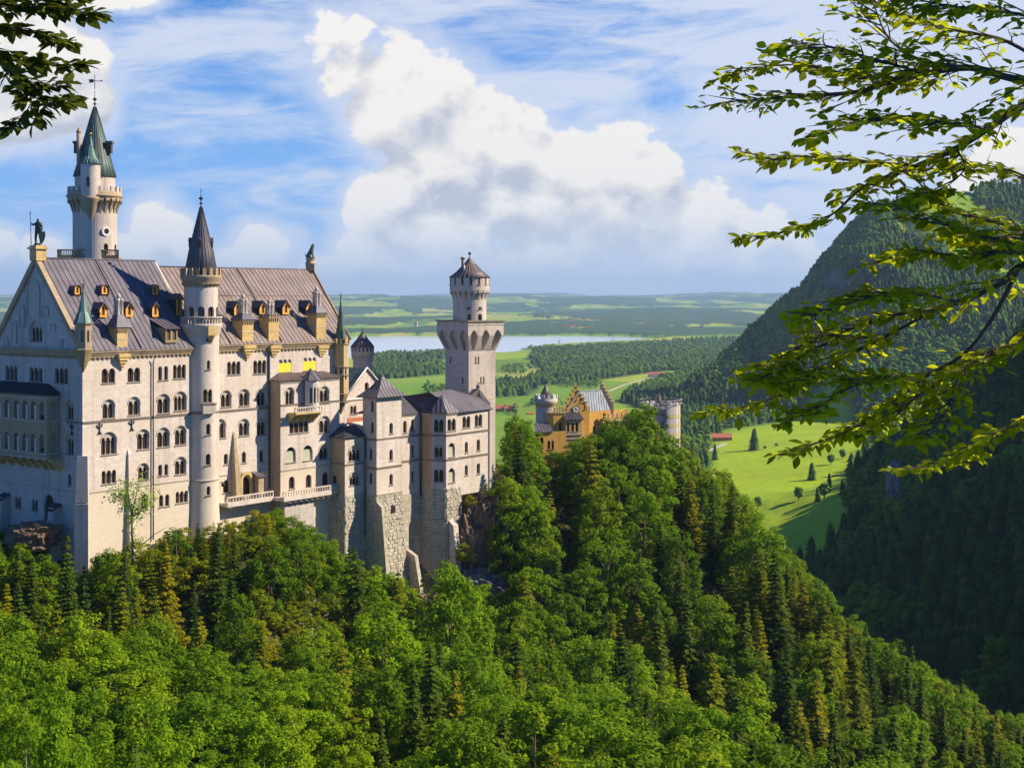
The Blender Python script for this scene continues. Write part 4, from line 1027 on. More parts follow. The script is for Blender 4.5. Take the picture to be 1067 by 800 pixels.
mb = MB().mat('sandstone_dull'); cren(mb, Cyl(tc.xy, r3_), 0, 2 * math.pi * r3_, Z(287), 18, Z(279.5) - Z(287), .4); mb.build('battlement', None, stair)
sp = cone_roof('spire', stair, (tc.x, tc.y), [(17.3 * TY / FPX, Z(287)), (12.6 * TY / FPX, Z(262)), (8.5 * TY / FPX, Z(245)), (.25, Z(216))], 'roof_slate', 26)
finial(sp, (tc.x, tc.y), Z(217), Z(194) - Z(217), 'iron')
for az in (-math.pi / 2, 0, math.pi):
    mb = MB().mat('wood'); q = V(math.cos(az + .05), math.sin(az + .05), 0); mb.box(V(tc.x, tc.y, Z(255)) + q * (10.2 * TY / FPX), .8, .9, 1.1, q, (-q.y, q.x, 0)); mb.mat('roof_slate'); b = V(tc.x, tc.y, Z(252)) + q * (10.0 * TY / FPX)
    s_ = V(-q.y, q.x, 0); mb.prism([b + q * .5 + s_ * .6, b + q * .5 - s_ * .6, b + q * .5 + V(0, 0, .8)], -q * 2); mb.build('dormer', None, sp)
# the wall strip with corbel that joins the drum to the eaves
mb = MB().mat('sandstone'); a_, _z = C.px(219.5, 345); q = C.n_at(a_); t_ = V(-q.y, q.x, 0); b = V(tc.x, tc.y, 0) + q * (rT - .05)
mb.box(b + V(0, 0, (Z(338.5) + Z(349)) / 2), 1.9, 1.3, Z(338.5) - Z(349), t_, q); mb.lathe([(.2, Z(357)), (.7, Z(352)), (1.0, Z(349))], b + V(0, 0, 0), 10); mb.build('oriel', None, stair)

# ================================================================ GREAT ROUND TOWER BEHIND THE ROOF
gy = 285.0; gx = (98.8 - CX) / FPX * gy; gz = lambda v: (HY - v) * gy / FPX; gp = lambda p: p * gy / FPX
great = thing('great_round_tower', (gx, gy, -50), 'tallest round tower with a pointed green copper roof and weathervane behind the left palace roof', 'tower')
rg = gp(22.2); CG = Cyl((gx, gy), rg); gw_ = Wall(CG, great, 'stone_pink'); ex = math.pi * rg * .9
gw_.win(110, 258, 4.6, 9, 1); gw_.win(119.5, 257.5, 2.5, 7, 1)
gw_.finish(rect(-ex, ex, -50, gz(204)), cols=[(a * rg * R(7.5) + .02, -49.9, gz(204) - .1) for a in range(-21, 22)])
mb = MB().mat('white_stone'); a_, z_ = CG.px(110, 241); q = CG.n_at(a_); t_ = V(-q.y, q.x, 0); b = CG.P(a_, z_, 0)
vs = []; fs = []
for i in range(20):
    t = 2 * math.pi * i / 20; dd = t_ * math.cos(t) + V(0, 0, 1) * math.sin(t); vs += [b + dd * .55 + q * .02, b + dd * .55 + q * .16, b + dd * 0.98 + q * .16, b + dd * 0.98 - q * .1]
for i in range(20):
    j = (i + 1) % 20
    for k_ in range(3): fs.append((i * 4 + k_, j * 4 + k_, j * 4 + k_ + 1, i * 4 + k_ + 1))
mb.add(vs, fs); mb.mat('glass'); mb.add([b + (t_ * math.cos(2 * math.pi * i / 20) + V(0, 0, 1) * math.sin(2 * math.pi * i / 20)) * .56 + q * .06 for i in range(20)], [tuple(range(20))]); mb.build('round_window', None, great)
rp_ = gp(27.5)
mb = MB(); ring_arches(mb, (gx, gy), rg, rp_, gz(223), gz(206), 24, 'sandstone_dull', wfrac=.42)
mb.mat('sandstone_dull'); mb.lathe([(rp_ - .6, gz(207)), (rp_, gz(206.5)), (rp_ + .35, gz(205)), (rp_ + .1, gz(204)), (rp_, gz(203)), (rp_, gz(200.5)), (rp_ - .5, gz(200.5)), (rp_ - .5, gz(204)), (.5, gz(204))], (gx, gy, 0), 44); mb.build('corbel_ring', None, great)
mb = MB().mat('stone_pink'); cren(mb, Cyl((gx, gy), rp_), 0, 2 * math.pi * rp_, gz(200.5), 22, gz(195.5) - gz(200.5), .45); mb.build('battlement', None, great)
mb = MB().mat('stone_pink'); mb.lathe([(gp(20.2), gz(204)), (gp(20.2), gz(183))], (gx, gy, 0), 36); mb.build('upper_wall', None, great)
sp = cone_roof('spire', great, (gx, gy), [(gp(21.8), gz(184.5)), (gp(17.5), gz(170)), (gp(11), gz(145)), (gp(5.2), gz(124)), (.3, gz(112))], 'copper_dark', 30)
finial(sp, (gx, gy), gz(113), gz(92) - gz(113), 'iron')
mb = MB().mat('iron'); mb.tube([(gx, gy, gz(93)), (gx, gy, gz(78))], .07, 5); mb.tube([(gx - .9, gy, gz(84.5)), (gx + 1.2, gy, gz(84.5))], .06, 5)
mb.prism([(gx - 1.3, gy, gz(86.5)), (gx - .25, gy, gz(86.2)), (gx - .25, gy, gz(83)), (gx - .8, gy, gz(82.6)), (gx - 1.4, gy, gz(83.6)), (gx - 1.0, gy, gz(84.8))], (0, .08, 0)); mb.prism([(gx + 1.2, gy, gz(85.5)), (gx + 1.6, gy, gz(84.5)), (gx + 1.2, gy, gz(83.6))], (0, .08, 0)); mb.build('weathervane', None, sp)
# attached front turret with its own cone
fy = gy - rg * .95; fx = (94.3 - CX) / FPX * fy; fz = lambda v: (HY - v) * fy / FPX; fr = 10.0 * fy / FPX
CF = Cyl((fx, fy), fr); fw = Wall(CF, great, 'stone_pink', 'turret'); fw.win(91.5, 188.5, 3.8, 9, 1)
fw.finish(rect(-math.pi * fr * .8, math.pi * fr * .8, fz(207), fz(170)), cols=[(a * fr * R(12) + .02, fz(206.9), fz(170.1)) for a in range(-11, 12)])
mb = MB().mat('sandstone_dull'); mb.lathe([(.1, fz(230)), (fr * .5, fz(222)), (fr * .85, fz(213)), (fr + .2, fz(208)), (fr + .3, fz(206)), (fr, fz(205))], (fx, fy, 0), 24); mb.build('corbel', None, great)
s2 = cone_roof('turret_roof', great, (fx, fy), [(fr + .35, fz(171)), (fr * .62, fz(163)), (fr * .28, fz(152)), (.08, fz(141))], 'copper', 20)
mb = MB().mat('gold'); mb.sphere((fx, fy, fz(139.5)), .28, 8, 6); mb.build('finial', None, s2)
mb = MB().mat('sandstone_dull'); mb.tube([(gx - gp(13), gy - 2.2, gz(175)), (gx - gp(13), gy - 2.2, gz(140))], .48, 8); mb.lathe([(.55, 0), (.62, .3), (.4, .5), (.2, 1)], (gx - gp(13), gy - 2.2, gz(140)), 8); mb.build('chimney', None, great)
for (dx, v) in ((-17, 152), (15.5, 152)):
    mb = MB().mat('wood'); mb.box((gx + gp(dx * 1.05), gy - .5, gz(v + 3)), .9, 1.2, 2.0); mb.mat('roof_slate'); mb.box((gx + gp(dx * 1.05), gy - .5, gz(v - 3)), 1.3, 1.6, .5); mb.build('dormer', None, great)
# square platform around the tower's foot, above the ridge
mb = MB().mat('corbel_brown'); hw = gp(30.5)
pf = Plane((gx - hw, gy - hw * .9), (1, 0)); pf = Plane(pf.o, (math.cos(R(12)), math.sin(R(12))))
slab(mb, pf, 0, 2 * hw, -2 * hw, 0, gz(275), gz(268)); mb.mat('corbel_brown')
for (a0_, a1_) in ((0, 2 * hw),):
    slab(mb, pf, a0_, a1_, -.3, 0.01, gz(268), gz(266.3)); slab(mb, pf, a0_, a1_, -.4, .08, gz(262), gz(260.6))
    for i in range(5): slab(mb, pf, a0_ + (a1_ - a0_ - .7) * i / 4, a0_ + (a1_ - a0_ - .7) * i / 4 + .7, -.35, .04, gz(266.3), gz(262))
mb.mat('sandstone')
for i in range(34): 
    a = .5 + (2 * hw - 1) * i / 33; slab(mb, pf, a - .07, a + .07, -.22, -.08, gz(266.3), gz(262))
mb.build('platform', None, great)
# ================================================================ STATUES ON THE GABLES
def skin_mesh(name, joints, bones, mat, parent=None, sub=1):
    me = bpy.data.meshes.new(name); me.from_pydata([j[0] for j in joints], bones, []); me.materials.append(MAT[mat])
    o = bpy.data.objects.new(name, me); COL.objects.link(o)
    m = o.modifiers.new('skin', 'SKIN'); m.use_smooth_shade = True
    for i, j in enumerate(joints): me.skin_vertices[0].data[i].radius = (j[1], j[1])
    me.skin_vertices[0].data[0].use_root = True
    s_ = o.modifiers.new('sub', 'SUBSURF'); s_.levels = sub; s_.render_levels = sub
    dg = bpy.context.evaluated_depsgraph_get(); m2 = bpy.data.meshes.new_from_object(o.evaluated_get(dg)); o.modifiers.clear(); o.data = m2
    if not m2.materials: m2.materials.append(MAT[mat])
    if parent: o.parent = parent
    return o
base = WF.P(13.7, RZ + 2.35, -.3)
kn = thing('knight_statue', base, 'dark bronze statue of a standing knight with lance and shield on the left gable peak', 'statue')
h = 4.9
J = [((0, 0, .52), .085), ((0, 0, .66), .10), ((0, .0, .78), .11), ((0, 0, .86), .045), ((0, -.01, .93), .062), ((0, 0, 1.0), .03),
     ((-.06, 0, .5), .07), ((-.075, -.03, .28), .05), ((-.08, 0, .05), .035), ((-.08, -.07, .02), .025), ((.06, 0, .5), .07), ((.085, .03, .28), .05), ((.09, .03, .05), .035), ((.09, -.04, .02), .025),
     ((-.11, 0, .80), .05), ((-.2, -.03, .74), .035), ((-.22, -.06, .84), .028), ((.11, 0, .80), .05), ((.17, -.02, .66), .035), ((.16, -.1, .52), .03)]
B = [(0, 1), (1, 2), (2, 3), (3, 4), (4, 5), (0, 6), (6, 7), (7, 8), (8, 9), (0, 10), (10, 11), (11, 12), (12, 13), (2, 14), (14, 15), (15, 16), (2, 17), (17, 18), (18, 19)]
kb = skin_mesh('body', [((p[0] * h, p[1] * h, p[2] * h), r * h) for p, r in J], B, 'bronze', kn)
mb = MB().mat('bronze'); mb.tube([base + V(-.23 * h, -.06 * h, .1), base + V(-.26 * h, -.08 * h, 1.18 * h)], .07, 5); mb.lathe([(.03, -.1), (.13, .05), (0, .5)], base + V(-.26 * h, -.08 * h, 1.18 * h), 6); mb.build('lance', None, kn)
mb = MB().mat('bronze'); sh = [(-.62, 2.5), (.62, 2.5), (.62, 1.5), (.35, .75), (0, .25), (-.35, .75), (-.62, 1.5)]; mb.prism([base + V(.85 + x * .85, -.45 + x * .35, z) for x, z in sh], (.08, -.14, 0)); mb.build('shield', None, kn)
mb = MB().mat('bronze'); mb.lathe([(.75, .02), (.7, .3), (.5, .35), (.6, .02)], base, 10); mb.build('plinth', None, kn)
lb = ridge_pt(69.2, RZ2 + 2.6)
li_ = thing('lion_statue', lb, 'weathered greenish seated lion statue on the right end of the palace ridge', 'statue')
J = [((.55, 0, .55), .5), ((.2, 0, 1.1), .48), ((-.15, 0, 1.7), .5), ((-.35, 0, 2.35), .38), ((-.55, 0, 2.85), .36), ((-.95, 0, 2.78), .2),
     ((-.45, .28, 1.0), .2), ((-.55, .3, .15), .17), ((-.45, -.28, 1.0), .2), ((-.55, -.3, .15), .17), ((.3, .5, .35), .25), ((-.15, .55, .12), .14), ((.3, -.5, .35), .25), ((-.15, -.55, .12), .14), ((1.1, 0, .3), .12), ((1.25, 0, .9), .1), ((-.45, .2, 3.15), .1), ((-.45, -.2, 3.15), .1)]
B = [(0, 1), (1, 2), (2, 3), (3, 4), (4, 5), (2, 6), (6, 7), (2, 8), (8, 9), (0, 10), (10, 11), (0, 12), (12, 13), (0, 14), (14, 15), (4, 16), (4, 17)]
skin_mesh('body', [((-p[0] * .95, p[1], p[2]), r) for p, r in J], B, 'verdigris', li_)
mb = MB().mat('verdigris'); mb.box(lb + V(0, 0, .08), 2.0, 1.5, .16); mb.build('plinth', None, li_)
# ================================================================ BOWER: low wing, square turret, polygonal bay
AN = S.shift(58.1, 7.5)                 # annex front
bow = thing('bower_wing', S.P(80, -70, 5), 'lower stone wing with slate-grey roofs on rough block foundations, right of the palace', 'castle building')
AL = Plane(S.P(58.1, 0, 3.32).to_2d(), (S.n.x, S.n.y))
zA = AN.px(370, 455)[1]; zAb = AN.px(370, 515)[1]
al = Wall(AL, bow, 'sandstone_dull'); al.win(348.5, 500.5, 4, 10, 1); al.finish(rect(0, 4.2, zAb, zA))  # yellowish light on this left face is put into its colour
aw = Wall(AN, bow, 'stone'); aw.win(370, 471.5, 13.5, 16.5, 3, 'arched'); aw.win(370, 498, 11.5, 14, 3, 'arched'); aw.finish(rect(0, 6.1, zAb, zA))
belt(bow, AN, 0, 6.0, AN.px(370, 482.5)[1], .15, .35); belt(bow, AL, 0, 4.2, AN.px(360, 482.8)[1], .15, .35)
mb = MB(); A_ = lambda a, o, z: AN.P(a, z, o)
zr = AN.px(372, 442.5, -3)[1]
roof_poly(mb, [A_(-.5, .45, zA), A_(6.2, .45, zA), A_(6.2, -3.0, zr), A_(3.0, -3.0, zr)], 'roof_dark', 1.0); roof_poly(mb, [A_(-.5, .45, zA), A_(3.0, -3.0, zr), A_(3.0, -6, zr), A_(-.5, -6, zA)], 'roof_dark', 1.0)
mb.build('roof', None, bow)
# T1: the square turret
T1 = S.shift(64.1, 10.8); T1L = Plane(S.P(64.1, 0, 7.4).to_2d(), (S.n.x, S.n.y)); T1W = 7.7; T1D = 3.9
zt = T1.px(405, 412.5)[1]; zb = T1.px(405, 514.5)[1]
f = Wall(T1, bow, 'stone')
for v in (446, 473.8, 499.3): f.win(407.6, v, 3.8, 11.5, 1)
f.finish(rect(0, T1W, zb, zt))
g_ = Wall(T1L, bow, 'sandstone_dull' if False else 'stone_grey')  # greyer copy of the front stone; shade of this side put into colour
for (u, v) in ((387.9, 423), (387.8, 445), (386.3, 472.5), (386.3, 498)): g_.win(u, v, 2.4, 11, 1)
g_.finish(rect(-.45, 3.4, zb, zt))
mb = MB().mat('stone'); q = lambda a, o: T1.P(a, 0, o)
R1 = Plane(q(T1W, 0).to_2d(), (-S.n.x, -S.n.y)); sheet(mb, rect(0, T1D, zb - 1, zt), [], R1.P); R2 = Plane(q(T1W, -T1D).to_2d(), (-S.d.x, -S.d.y)); sheet(mb, rect(0, T1W, zb, zt), [], R2.P); mb.build('rear_wall', None, bow)
for v, pr in ((457, .12), (487, .22)):
    z = T1.px(394, v)[1]; belt(bow, T1, -.02, T1W, z, pr, .4); belt(bow, T1L, -.45, 3.42, z, pr, .4)
belt(bow, T1, -.1, T1W + .1, zb + .25, .25, .5, 'rustic')
mb = MB(); cc = T1.P(T1W / 2, T1.px(401, 391.5)[1], -T1D / 2); h = 1.0
E = [T1.P(-h, zt - .1, h), T1.P(T1W + h, zt - .1, h), T1.P(T1W + h, zt - .1, -T1D - h), T1.P(-h, zt - .1, -T1D - h)]
for i in range(4):
    a, b = E[i], E[(i + 1) % 4]; m0 = cc + (a - cc) * .5 - V(0, 0, .45); m1 = cc + (b - cc) * .5 - V(0, 0, .45)
    roof_poly(mb, [a, b, m1, m0], 'roof_slate', 1.0, .09, .09); roof_poly(mb, [m0, m1, cc], 'roof_slate', 1.0, .09, .09)
mb.build('roof', None, bow)
# W1 wall, S1 side, polygonal bay W2/W3, east wall W4
W1 = S.shift(71.8, 8.5); w1w = 80.6 - 71.8
zE = W1.px(430, 431)[1]; zF = S.shift(0, 13.5).px(480, 505)[1]
f = Wall(W1, bow, 'stone')
for (u, v, w, h) in ((422, 444.5, 3.8, 12.5), (430.3, 443, 3.8, 12.5), (430.3, 469.5, 3, 11.5), (430.3, 496, 3, 11), (427, 520, 3, 7)): f.win(u, v, w, h, 1)
arch_h = full_arch(5.0, 26); aA = W1.px(430.8, 540)[0]; zArch = W1.px(430.8, 540)[1] - 26
f.finish(rect(-1, w1w, zF - 1.2, zE))
W2 = Plane(S.P(80.6, 0, 11.6).to_2d(), (1, 0.0)); 
sfc = lambda: 0
S1 = Plane(S.P(80.6, 0, 8.5).to_2d(), (S.n.x, S.n.y))
s1 = Wall(S1, bow, 'sandstone_dull'); s1.finish(rect(0, 3.1, -74, zE))  # orange of this west face is bounced light put into its colour
p2 = W2.P(3.15, 0); f2 = Wall(W2, bow, 'stone_grey')  # shaded bay face, painted greyer than its lit neighbour
for v in (443.3, 469.8, 495.5): f2.win(457.2, v, 9.5, 12.5 if v != 469.8 else 12.5, 2, 'arched' if v == 469.8 else 'plain')
f2.finish(rect(0, 3.15, zF - .4, zE))
W3 = Plane(p2.to_2d(), DV); f3 = Wall(W3, bow, 'stone'); w3w = 3.7
f3.win(470.6, 442.5, 8.5, 12.5, 2); f3.win(470.6, 468.5, 7, 14.5, 1, 'plain', 'shutter_pale'); f3.win(470.6, 495, 7, 15, 1, 'plain', 'shutter_pale')
f3.finish(rect(0, w3w, zF - .4, zE))
p3 = W3.P(w3w, 0, -.45); W4 = Plane(p3.to_2d(), DV); w4w = 12.2
f4 = Wall(W4, bow, 'stone')
for (u, v, w, h, n) in ((486, 439.5, 8, 12.5, 2), (498.6, 438, 7.5, 12.5, 2), (486, 465.6, 3.4, 11.5, 1), (498.5, 463.5, 3.4, 11.5, 1), (486, 489.5, 3.4, 11, 1), (498.5, 488, 3.4, 11, 1)): f4.win(u, v, w, h, n)
f4.finish(rect(0, w4w, zF - 2.2, zE))
mb = MB().mat('stone'); E4 = Plane(W4.P(w4w, 0, 0).to_2d(), (-S.n.x, -S.n.y)); sheet(mb, [(0, zF - 3), (10, zF - 3), (10, zE), (5, zE + 4.4), (0, zE)], [], E4.P); mb.mat('trim')
slab(mb, W4, w4w - .5, w4w + .9, -1.2, .25, zF - 2.4, zE - .2); mb.build('rear_wall', None, bow)
for (pl_, a0, a1) in ((W1, 0, w1w), (S1, 0, 3.12), (W2, -.02, 3.2), (W3, 0, w3w + .1), (W4, .1, w4w + 1.0)):
    for v in (452.6, 478.3):
        z = W3.px(465, v)[1]; belt(bow, pl_, a0, a1, z, .2, .45)
    belt(bow, pl_, a0, a1, zE, .35, .35, 'trim')
for a0 in (W1.px(437.3, 440)[0],):
    m2 = MB().mat('pipe'); m2.tube([W1.P(a0, zE, .25), W1.P(a0, zF - 2, .25)], .18, 6); m2.build('downpipe', None, bow)
a0, z0 = AN.px(380.7, 456); m2 = MB().mat('pipe'); m2.tube([AN.P(5.85, z0, .25), AN.P(5.85, -50, .25)], .2, 6); m2.build('downpipe', None, bow)
# roofs of the wing
mb = MB(); rzW = W4.px(478.5, 406, -5)[1]
pt = lambda pl_, a, o, z: pl_.P(a, z, o)
roof_poly(mb, [pt(W1, -1, .4, zE + .02), pt(W1, w1w, .4, zE + .02), pt(W1, w1w - .2, -5, rzW - .9), pt(W1, -1, -5, rzW - .9)], 'roof_slate', .95)
roof_poly(mb, [pt(S1, -.2, .45, zE + .05), pt(S1, 3.3, .45, zE + .05), pt(W2, 1.8, -1.6, rzW - .9), pt(W1, w1w - .5, -5, rzW - .85)], 'roof_dark', .95)  # west hip painted darker, its shade put into the roofing colour
q0 = pt(W3, w3w, .45, zE + .03); q1 = pt(W4, w4w + .4, .5, zE + .03); rA = pt(W3, .4, -5, rzW); rB = pt(W4, 4.5, -5.2, rzW + .2); rC = pt(W4, w4w + .4, -3.0, zE + 2.4)
roof_poly(mb, [q0, q1, rC, rB, rA], 'roof_slate', .95)
roof_poly(mb, [pt(W1, w1w - .2, -5, rzW - .9), rA, rB, pt(W4, 8, -11, zE), pt(W1, -1, -10.5, zE)], 'roof_slate', 0)
roof_poly(mb, [pt(W4, w4w + .4, -3, zE + 2.4), pt(W4, w4w + .4, -11, zE), rB], 'roof_slate', 0)
pk = W2.P(1.9, W2.px(459, 411)[1] - .2, -1.7)
roof_poly(mb, [W2.P(-.4, zE + .06, .5), W2.P(3.3, zE + .06, .5), pk], 'roof_slate', .95); roof_poly(mb, [W2.P(3.3, zE + .06, .5), W3.P(w3w, zE + .1, .5), pk + V(.2, .3, 0)], 'roof_purple', .95)
mb.build('roof', None, bow)
# dark stepped gable at the right end of the roof
mb = MB().mat('roof_brown'); gp_ = [(490.5, 413), (497.6, 405), (499.5, 405), (509.5, 419), (511, 419), (511, 427), (508, 427), (492, 418)]
gpl = W4.shift(0, -3.6)
pts = [gpl.P(*gpl.px(u, v)) for u, v in gp_]; mb.prism(pts, -gpl.n3 * .8)
mb.lathe([(.45, 0), (.5, .6), (.2, .8), (.1, 1.3)], gpl.P(*gpl.px(498.3, 404.5)), 6); mb.mat('roof_slate')
mb.prism([gpl.P(*gpl.px(499.5, 407), out=.02), gpl.P(*gpl.px(509.7, 420), out=.02), gpl.P(*gpl.px(507.5, 423), out=.02), gpl.P(*gpl.px(498, 410), out=.02)], gpl.n3 * .3)
mb.build('stepped_gable', None, bow)
mb = MB().mat('stone_grey'); 
cp = W1.P(2.2, rzW - 1.2, -5.5); mb.box(cp + V(0, 0, 1.2), 1.3, .9, 2.2, S.d3, S.n3); mb.mat('sandstone'); mb.box(cp + V(0, 0, 2.4), 1.6, 1.2, .25, S.d3, S.n3); mb.build('chimney', None, bow)
# rough stone foundations, built up from uneven blocks over a solid core
def found(pl_, a0, a1, z0, z1, batter=0., seed=1, left=0., right=0., holes=(), core=True):
    mb = MB().mat('rustic'); rustic_face(mb, pl_, a0, a1, z0, z1, batter, 0.0, seed=seed, left=left, right=right, holes=holes)
    mb.mat('rustic'); mb.prism([pl_.P(a0 - left, z0, batter - .03), pl_.P(a1 + right, z0, batter - .03), pl_.P(a1, z1, -.03), pl_.P(a0, z1, -.03)], -pl_.n3 * .5)
    return mb.build('foundation', None, bow)
zf = -82
hT = [(T1.px(408.5, 530)[0] - .55, T1.px(408.5, 530)[0] + .55, T1.px(408.5, 534)[1], T1.px(408.5, 526)[1]), (T1.px(408.5, 551)[0] - .55, T1.px(408.5, 551)[0] + .55, T1.px(408.5, 555)[1], T1.px(408.5, 547)[1])]
found(T1, -.3, T1W + .3, zf, zb, 2.2, 3, .7, 1.2, hT); found(T1L, -.5, 3.5, zf, zb, .8, 4)
mb = MB().mat('glass')
for (a0, a1, z0, z1) in hT: mb.add([T1.P(a0, z0, .35), T1.P(a1, z0, .35), T1.P(a1, z1, .2), T1.P(a0, z1, .2)], [(0, 1, 2, 3)])
mb.build('window', None, bow)
found(AN, 0, 6.1, zf, zAb, .5, 5); found(AL, 0, 4.3, zf, zAb, .5, 6)
found(W2, 0, 3.15, zf, zF - .1, .3, 8); found(W3, 0, w3w + 1.4, zf, zF - .1, .7, 9, 0, .8)
found(S1, 0, 3.1, -86, zF + .6, .4, 10)
# arched niche between the two blocks
mb = MB().mat('rustic'); hh = [(aA + x, zArch - 8 + z) for x, z in full_arch(3.6, 34)]
sheet(mb, rect(-.5, w1w, -88, zF - 1.2), [hh], lambda a, z, o: W1.P(a, z, .25 + o), 1.6)
mb.add([W1.P(aA - 3, -82, -1.2), W1.P(aA + 3, -82, -1.2), W1.P(aA + 3, zF - 4, -1.2), W1.P(aA - 3, zF - 4, -1.2)], [(0, 1, 2, 3)]); mb.build('foundation', None, bow)
# sloping buttresses
def butt(pl_, u0, u1, vt, vb, dep_t, dep_b, mat='stone_grey', out=1.0):
    a0, zt_ = pl_.px(u0, vt); a1, _ = pl_.px(u1, vt); _, zb_ = pl_.px(u1, vb); mb = MB().mat(mat)
    mb.hexa([pl_.P(a0, zb_, .01), pl_.P(a1, zb_, .01), pl_.P(a1, zb_, dep_b), pl_.P(a0, zb_, dep_b)][::-1], [pl_.P(a0, zt_, .01), pl_.P(a1, zt_, .01), pl_.P(a1, zt_ - 1.2, dep_t), pl_.P(a0, zt_ - 1.2, dep_t)][::-1]); mb.build('buttress', None, bow)
butt(T1, 391.5, 394.3, 522, 625, 1.6, 3.6, 'rustic'); butt(T1, 422.6, 425.8, 572, 660, 2.6, 6.2, 'rustic'); butt(W3, 466.5, 471.5, 541, 640, 1.6, 3.4, 'stone_pink')

# ================================================================ SQUARE TOWER WITH ROUND TOP
QY = 345.0; qx = (488.4 - CX) / FPX * QY; al_ = R(43); qd = Vector((math.cos(al_), math.sin(al_))); QR = Plane((qx, QY), qd); QLn = Vector((QR.n.x, QR.n.y))
qw = QR.px(516.2, 400)[0]; QL0 = Vector((qx, QY)) - QLn * qw; QL = Plane(QL0, QLn)
tow = thing('square_tower', (qx, QY + 6, -50), 'square stone tower with flaring head and a round turret on top, standing before the lake', 'tower')
ztop_ = QR.px(489, 335.5)[1]; zsh = QR.px(489, 366)[1]; zms = QR.px(489, 350)[1]
f = Wall(QR, tow, 'stone_pink'); 
for (u, v) in ((497, 374.7), (502.3, 395.5)):
    f.win(u - 1.3, v, 1.7, 6, 1, 'plain', 'glass', 'flat'); f.win(u + 1.7, v, 1.7, 6, 1, 'plain', 'glass', 'flat')
f.finish(rect(0, qw, -46, zsh))
f = Wall(QL, tow, 'stone_pink')
for (u, v) in ((469.3, 374.5), (482, 396)): f.win(u, v, 2, 6, 1, 'plain', 'glass', 'flat')
f.finish(rect(0, qw, -46, zsh))
ov = 1.45
mb = MB().mat('stone_pink'); 
B1 = Plane(QR.P(qw, 0).to_2d(), -QLn); B2 = Plane(QL0, qd * -1)
for pl_ in (B1, Plane(B1.P(qw, 0).to_2d(), -qd)): sheet(mb, rect(0, qw, -62, zsh), [], pl_.P)
mb.build('rear_wall', None, tow)
# flaring head: sheets with pointed recesses
def head_face(pl_, w):
    mb = MB().mat('stone_pink'); zl = zsh; zm = zms + .1
    def mp(a, z, o):
        t = max(0, min(1, (z - zl) / (zm - zl))); sp_ = ov * (t ** 0.85); ww = w / 2 + sp_
        return pl_.P(w / 2 + (a - w / 2) / (w / 2) * ww, z, sp_ + o)
    hs = []
    for i in range(3):
        c = w * (i + .5) / 3; hw_ = w * .105; z0 = zl + .25; z1 = zm + 1.3; pts = []
        k = 6
        for j in range(k + 1): t = j / k; pts.append((c + hw_ * math.sin(math.pi * (0.08 + .42 * t)) if t < 1 else c + hw_, z0 + (z1 - z0) * .62 * t))
        for j in range(1, k + 1): t = j / k; pts.append((c + hw_ * math.cos(math.pi / 2 * t), z0 + (z1 - z0) * (.62 + .38 * math.sin(math.pi / 2 * t) * (0.7 + .3 * t))))
        L_ = [(2 * c - x, z) for x, z in pts[::-1][1:]]
        hs.append(dedupe(pts + L_))
    # interior rows so that the flare bends
    cols = []
    outl = rect(0, w, zl, ztop_)
    outl = [(0, zl), (w, zl), (w, zm), (w, ztop_), (0, ztop_), (0, zm)]
    sheet(mb, outl, hs, mp, 1.1)
    mb.mat('stone_pink')
    mb.add([mp(a, z, -1.0) for z in (zl, zm, ztop_) for a in (w * .02, w * .98)], [(0, 1, 3, 2), (2, 3, 5, 4)])
    return mb.build('tower_head', None, tow)
for pl_ in (QR, QL, B1, Plane(B1.P(qw, 0).to_2d(), -qd)): head_face(pl_, qw)
mb = MB().mat('belt'); q0 = QR.P(-ov - .3, 0, ov + .3); q1 = QR.P(qw + ov + .3, 0, ov + .3); q2 = QR.P(qw + ov + .3, 0, -qw - ov - .3); q3 = QR.P(-ov - .3, 0, -qw - ov - .3)
mb.prism([V(p.x, p.y, ztop_) for p in (q0, q1, q2, q3)], V(0, 0, .4)); mb.build('parapet_cap', None, tow)
mb = MB().mat('stone_pink'); q0 = QR.P(-ov - .1, 0, ov + .1); q1 = QR.P(qw + ov + .1, 0, ov + .1); q2 = QR.P(qw + ov + .1, 0, -qw - ov - .1); q3 = QR.P(-ov - .1, 0, -qw - ov - .1)
mb.prism([V(p.x, p.y, ztop_ - .75) for p in (q0, q1, q2, q3)], V(0, 0, .25)); mb.build('string_course', None, tow)
ctr = QR.P(qw / 2, 0, -qw / 2); ty = ctr.y; cx_ = (489.4 - CX) / FPX * ty; tz = lambda v: (HY - v) * ty / FPX; tp = lambda p: p * ty / FPX
rd = tp(17.3); CD = Cyl((cx_, ty), rd); f = Wall(CD, tow, 'stone_pink', 'drum')
for (u, v, w, h) in ((488.8, 331, 3.6, 8), (500.3, 331, 4.2, 8)): f.win(u, v, w, h, 1)
for (u, v, w, h) in ((488.5, 321, 3.5, 2.2), (500.5, 321, 3.5, 2.2)): f.win(u, v, w, h, 1, 'plain', 'glass', 'flat')
ex = math.pi * rd * .9; f.finish(rect(-ex, ex, ztop_ - .2, tz(301)), cols=[(a * rd * R(7.5) + .02, ztop_ - .1, tz(301) - .05) for a in range(-21, 22)])
mb = MB(); ring_arches(mb, (cx_, ty), rd, tp(20.6), tz(312.5), tz(302.5), 20, 'stone_pink'); mb.build('corbel_ring', None, tow)
r5 = tp(20.8); C5 = Cyl((cx_, ty), r5); f = Wall(C5, tow, 'stone_pink', 'upper_wall')
for i in range(-6, 7): f.win_m(i * r5 * R(25) + .3, tz(296.5), .62, tz(289.8) - tz(296.5), 1, 'plain', 'glass', 'flat')
ex = math.pi * r5 * .97; f.finish(rect(-ex, ex, tz(303), tz(289)), cols=[(a * r5 * R(8.3) + .02, tz(302.9), tz(289.1)) for a in range(-20, 21)])
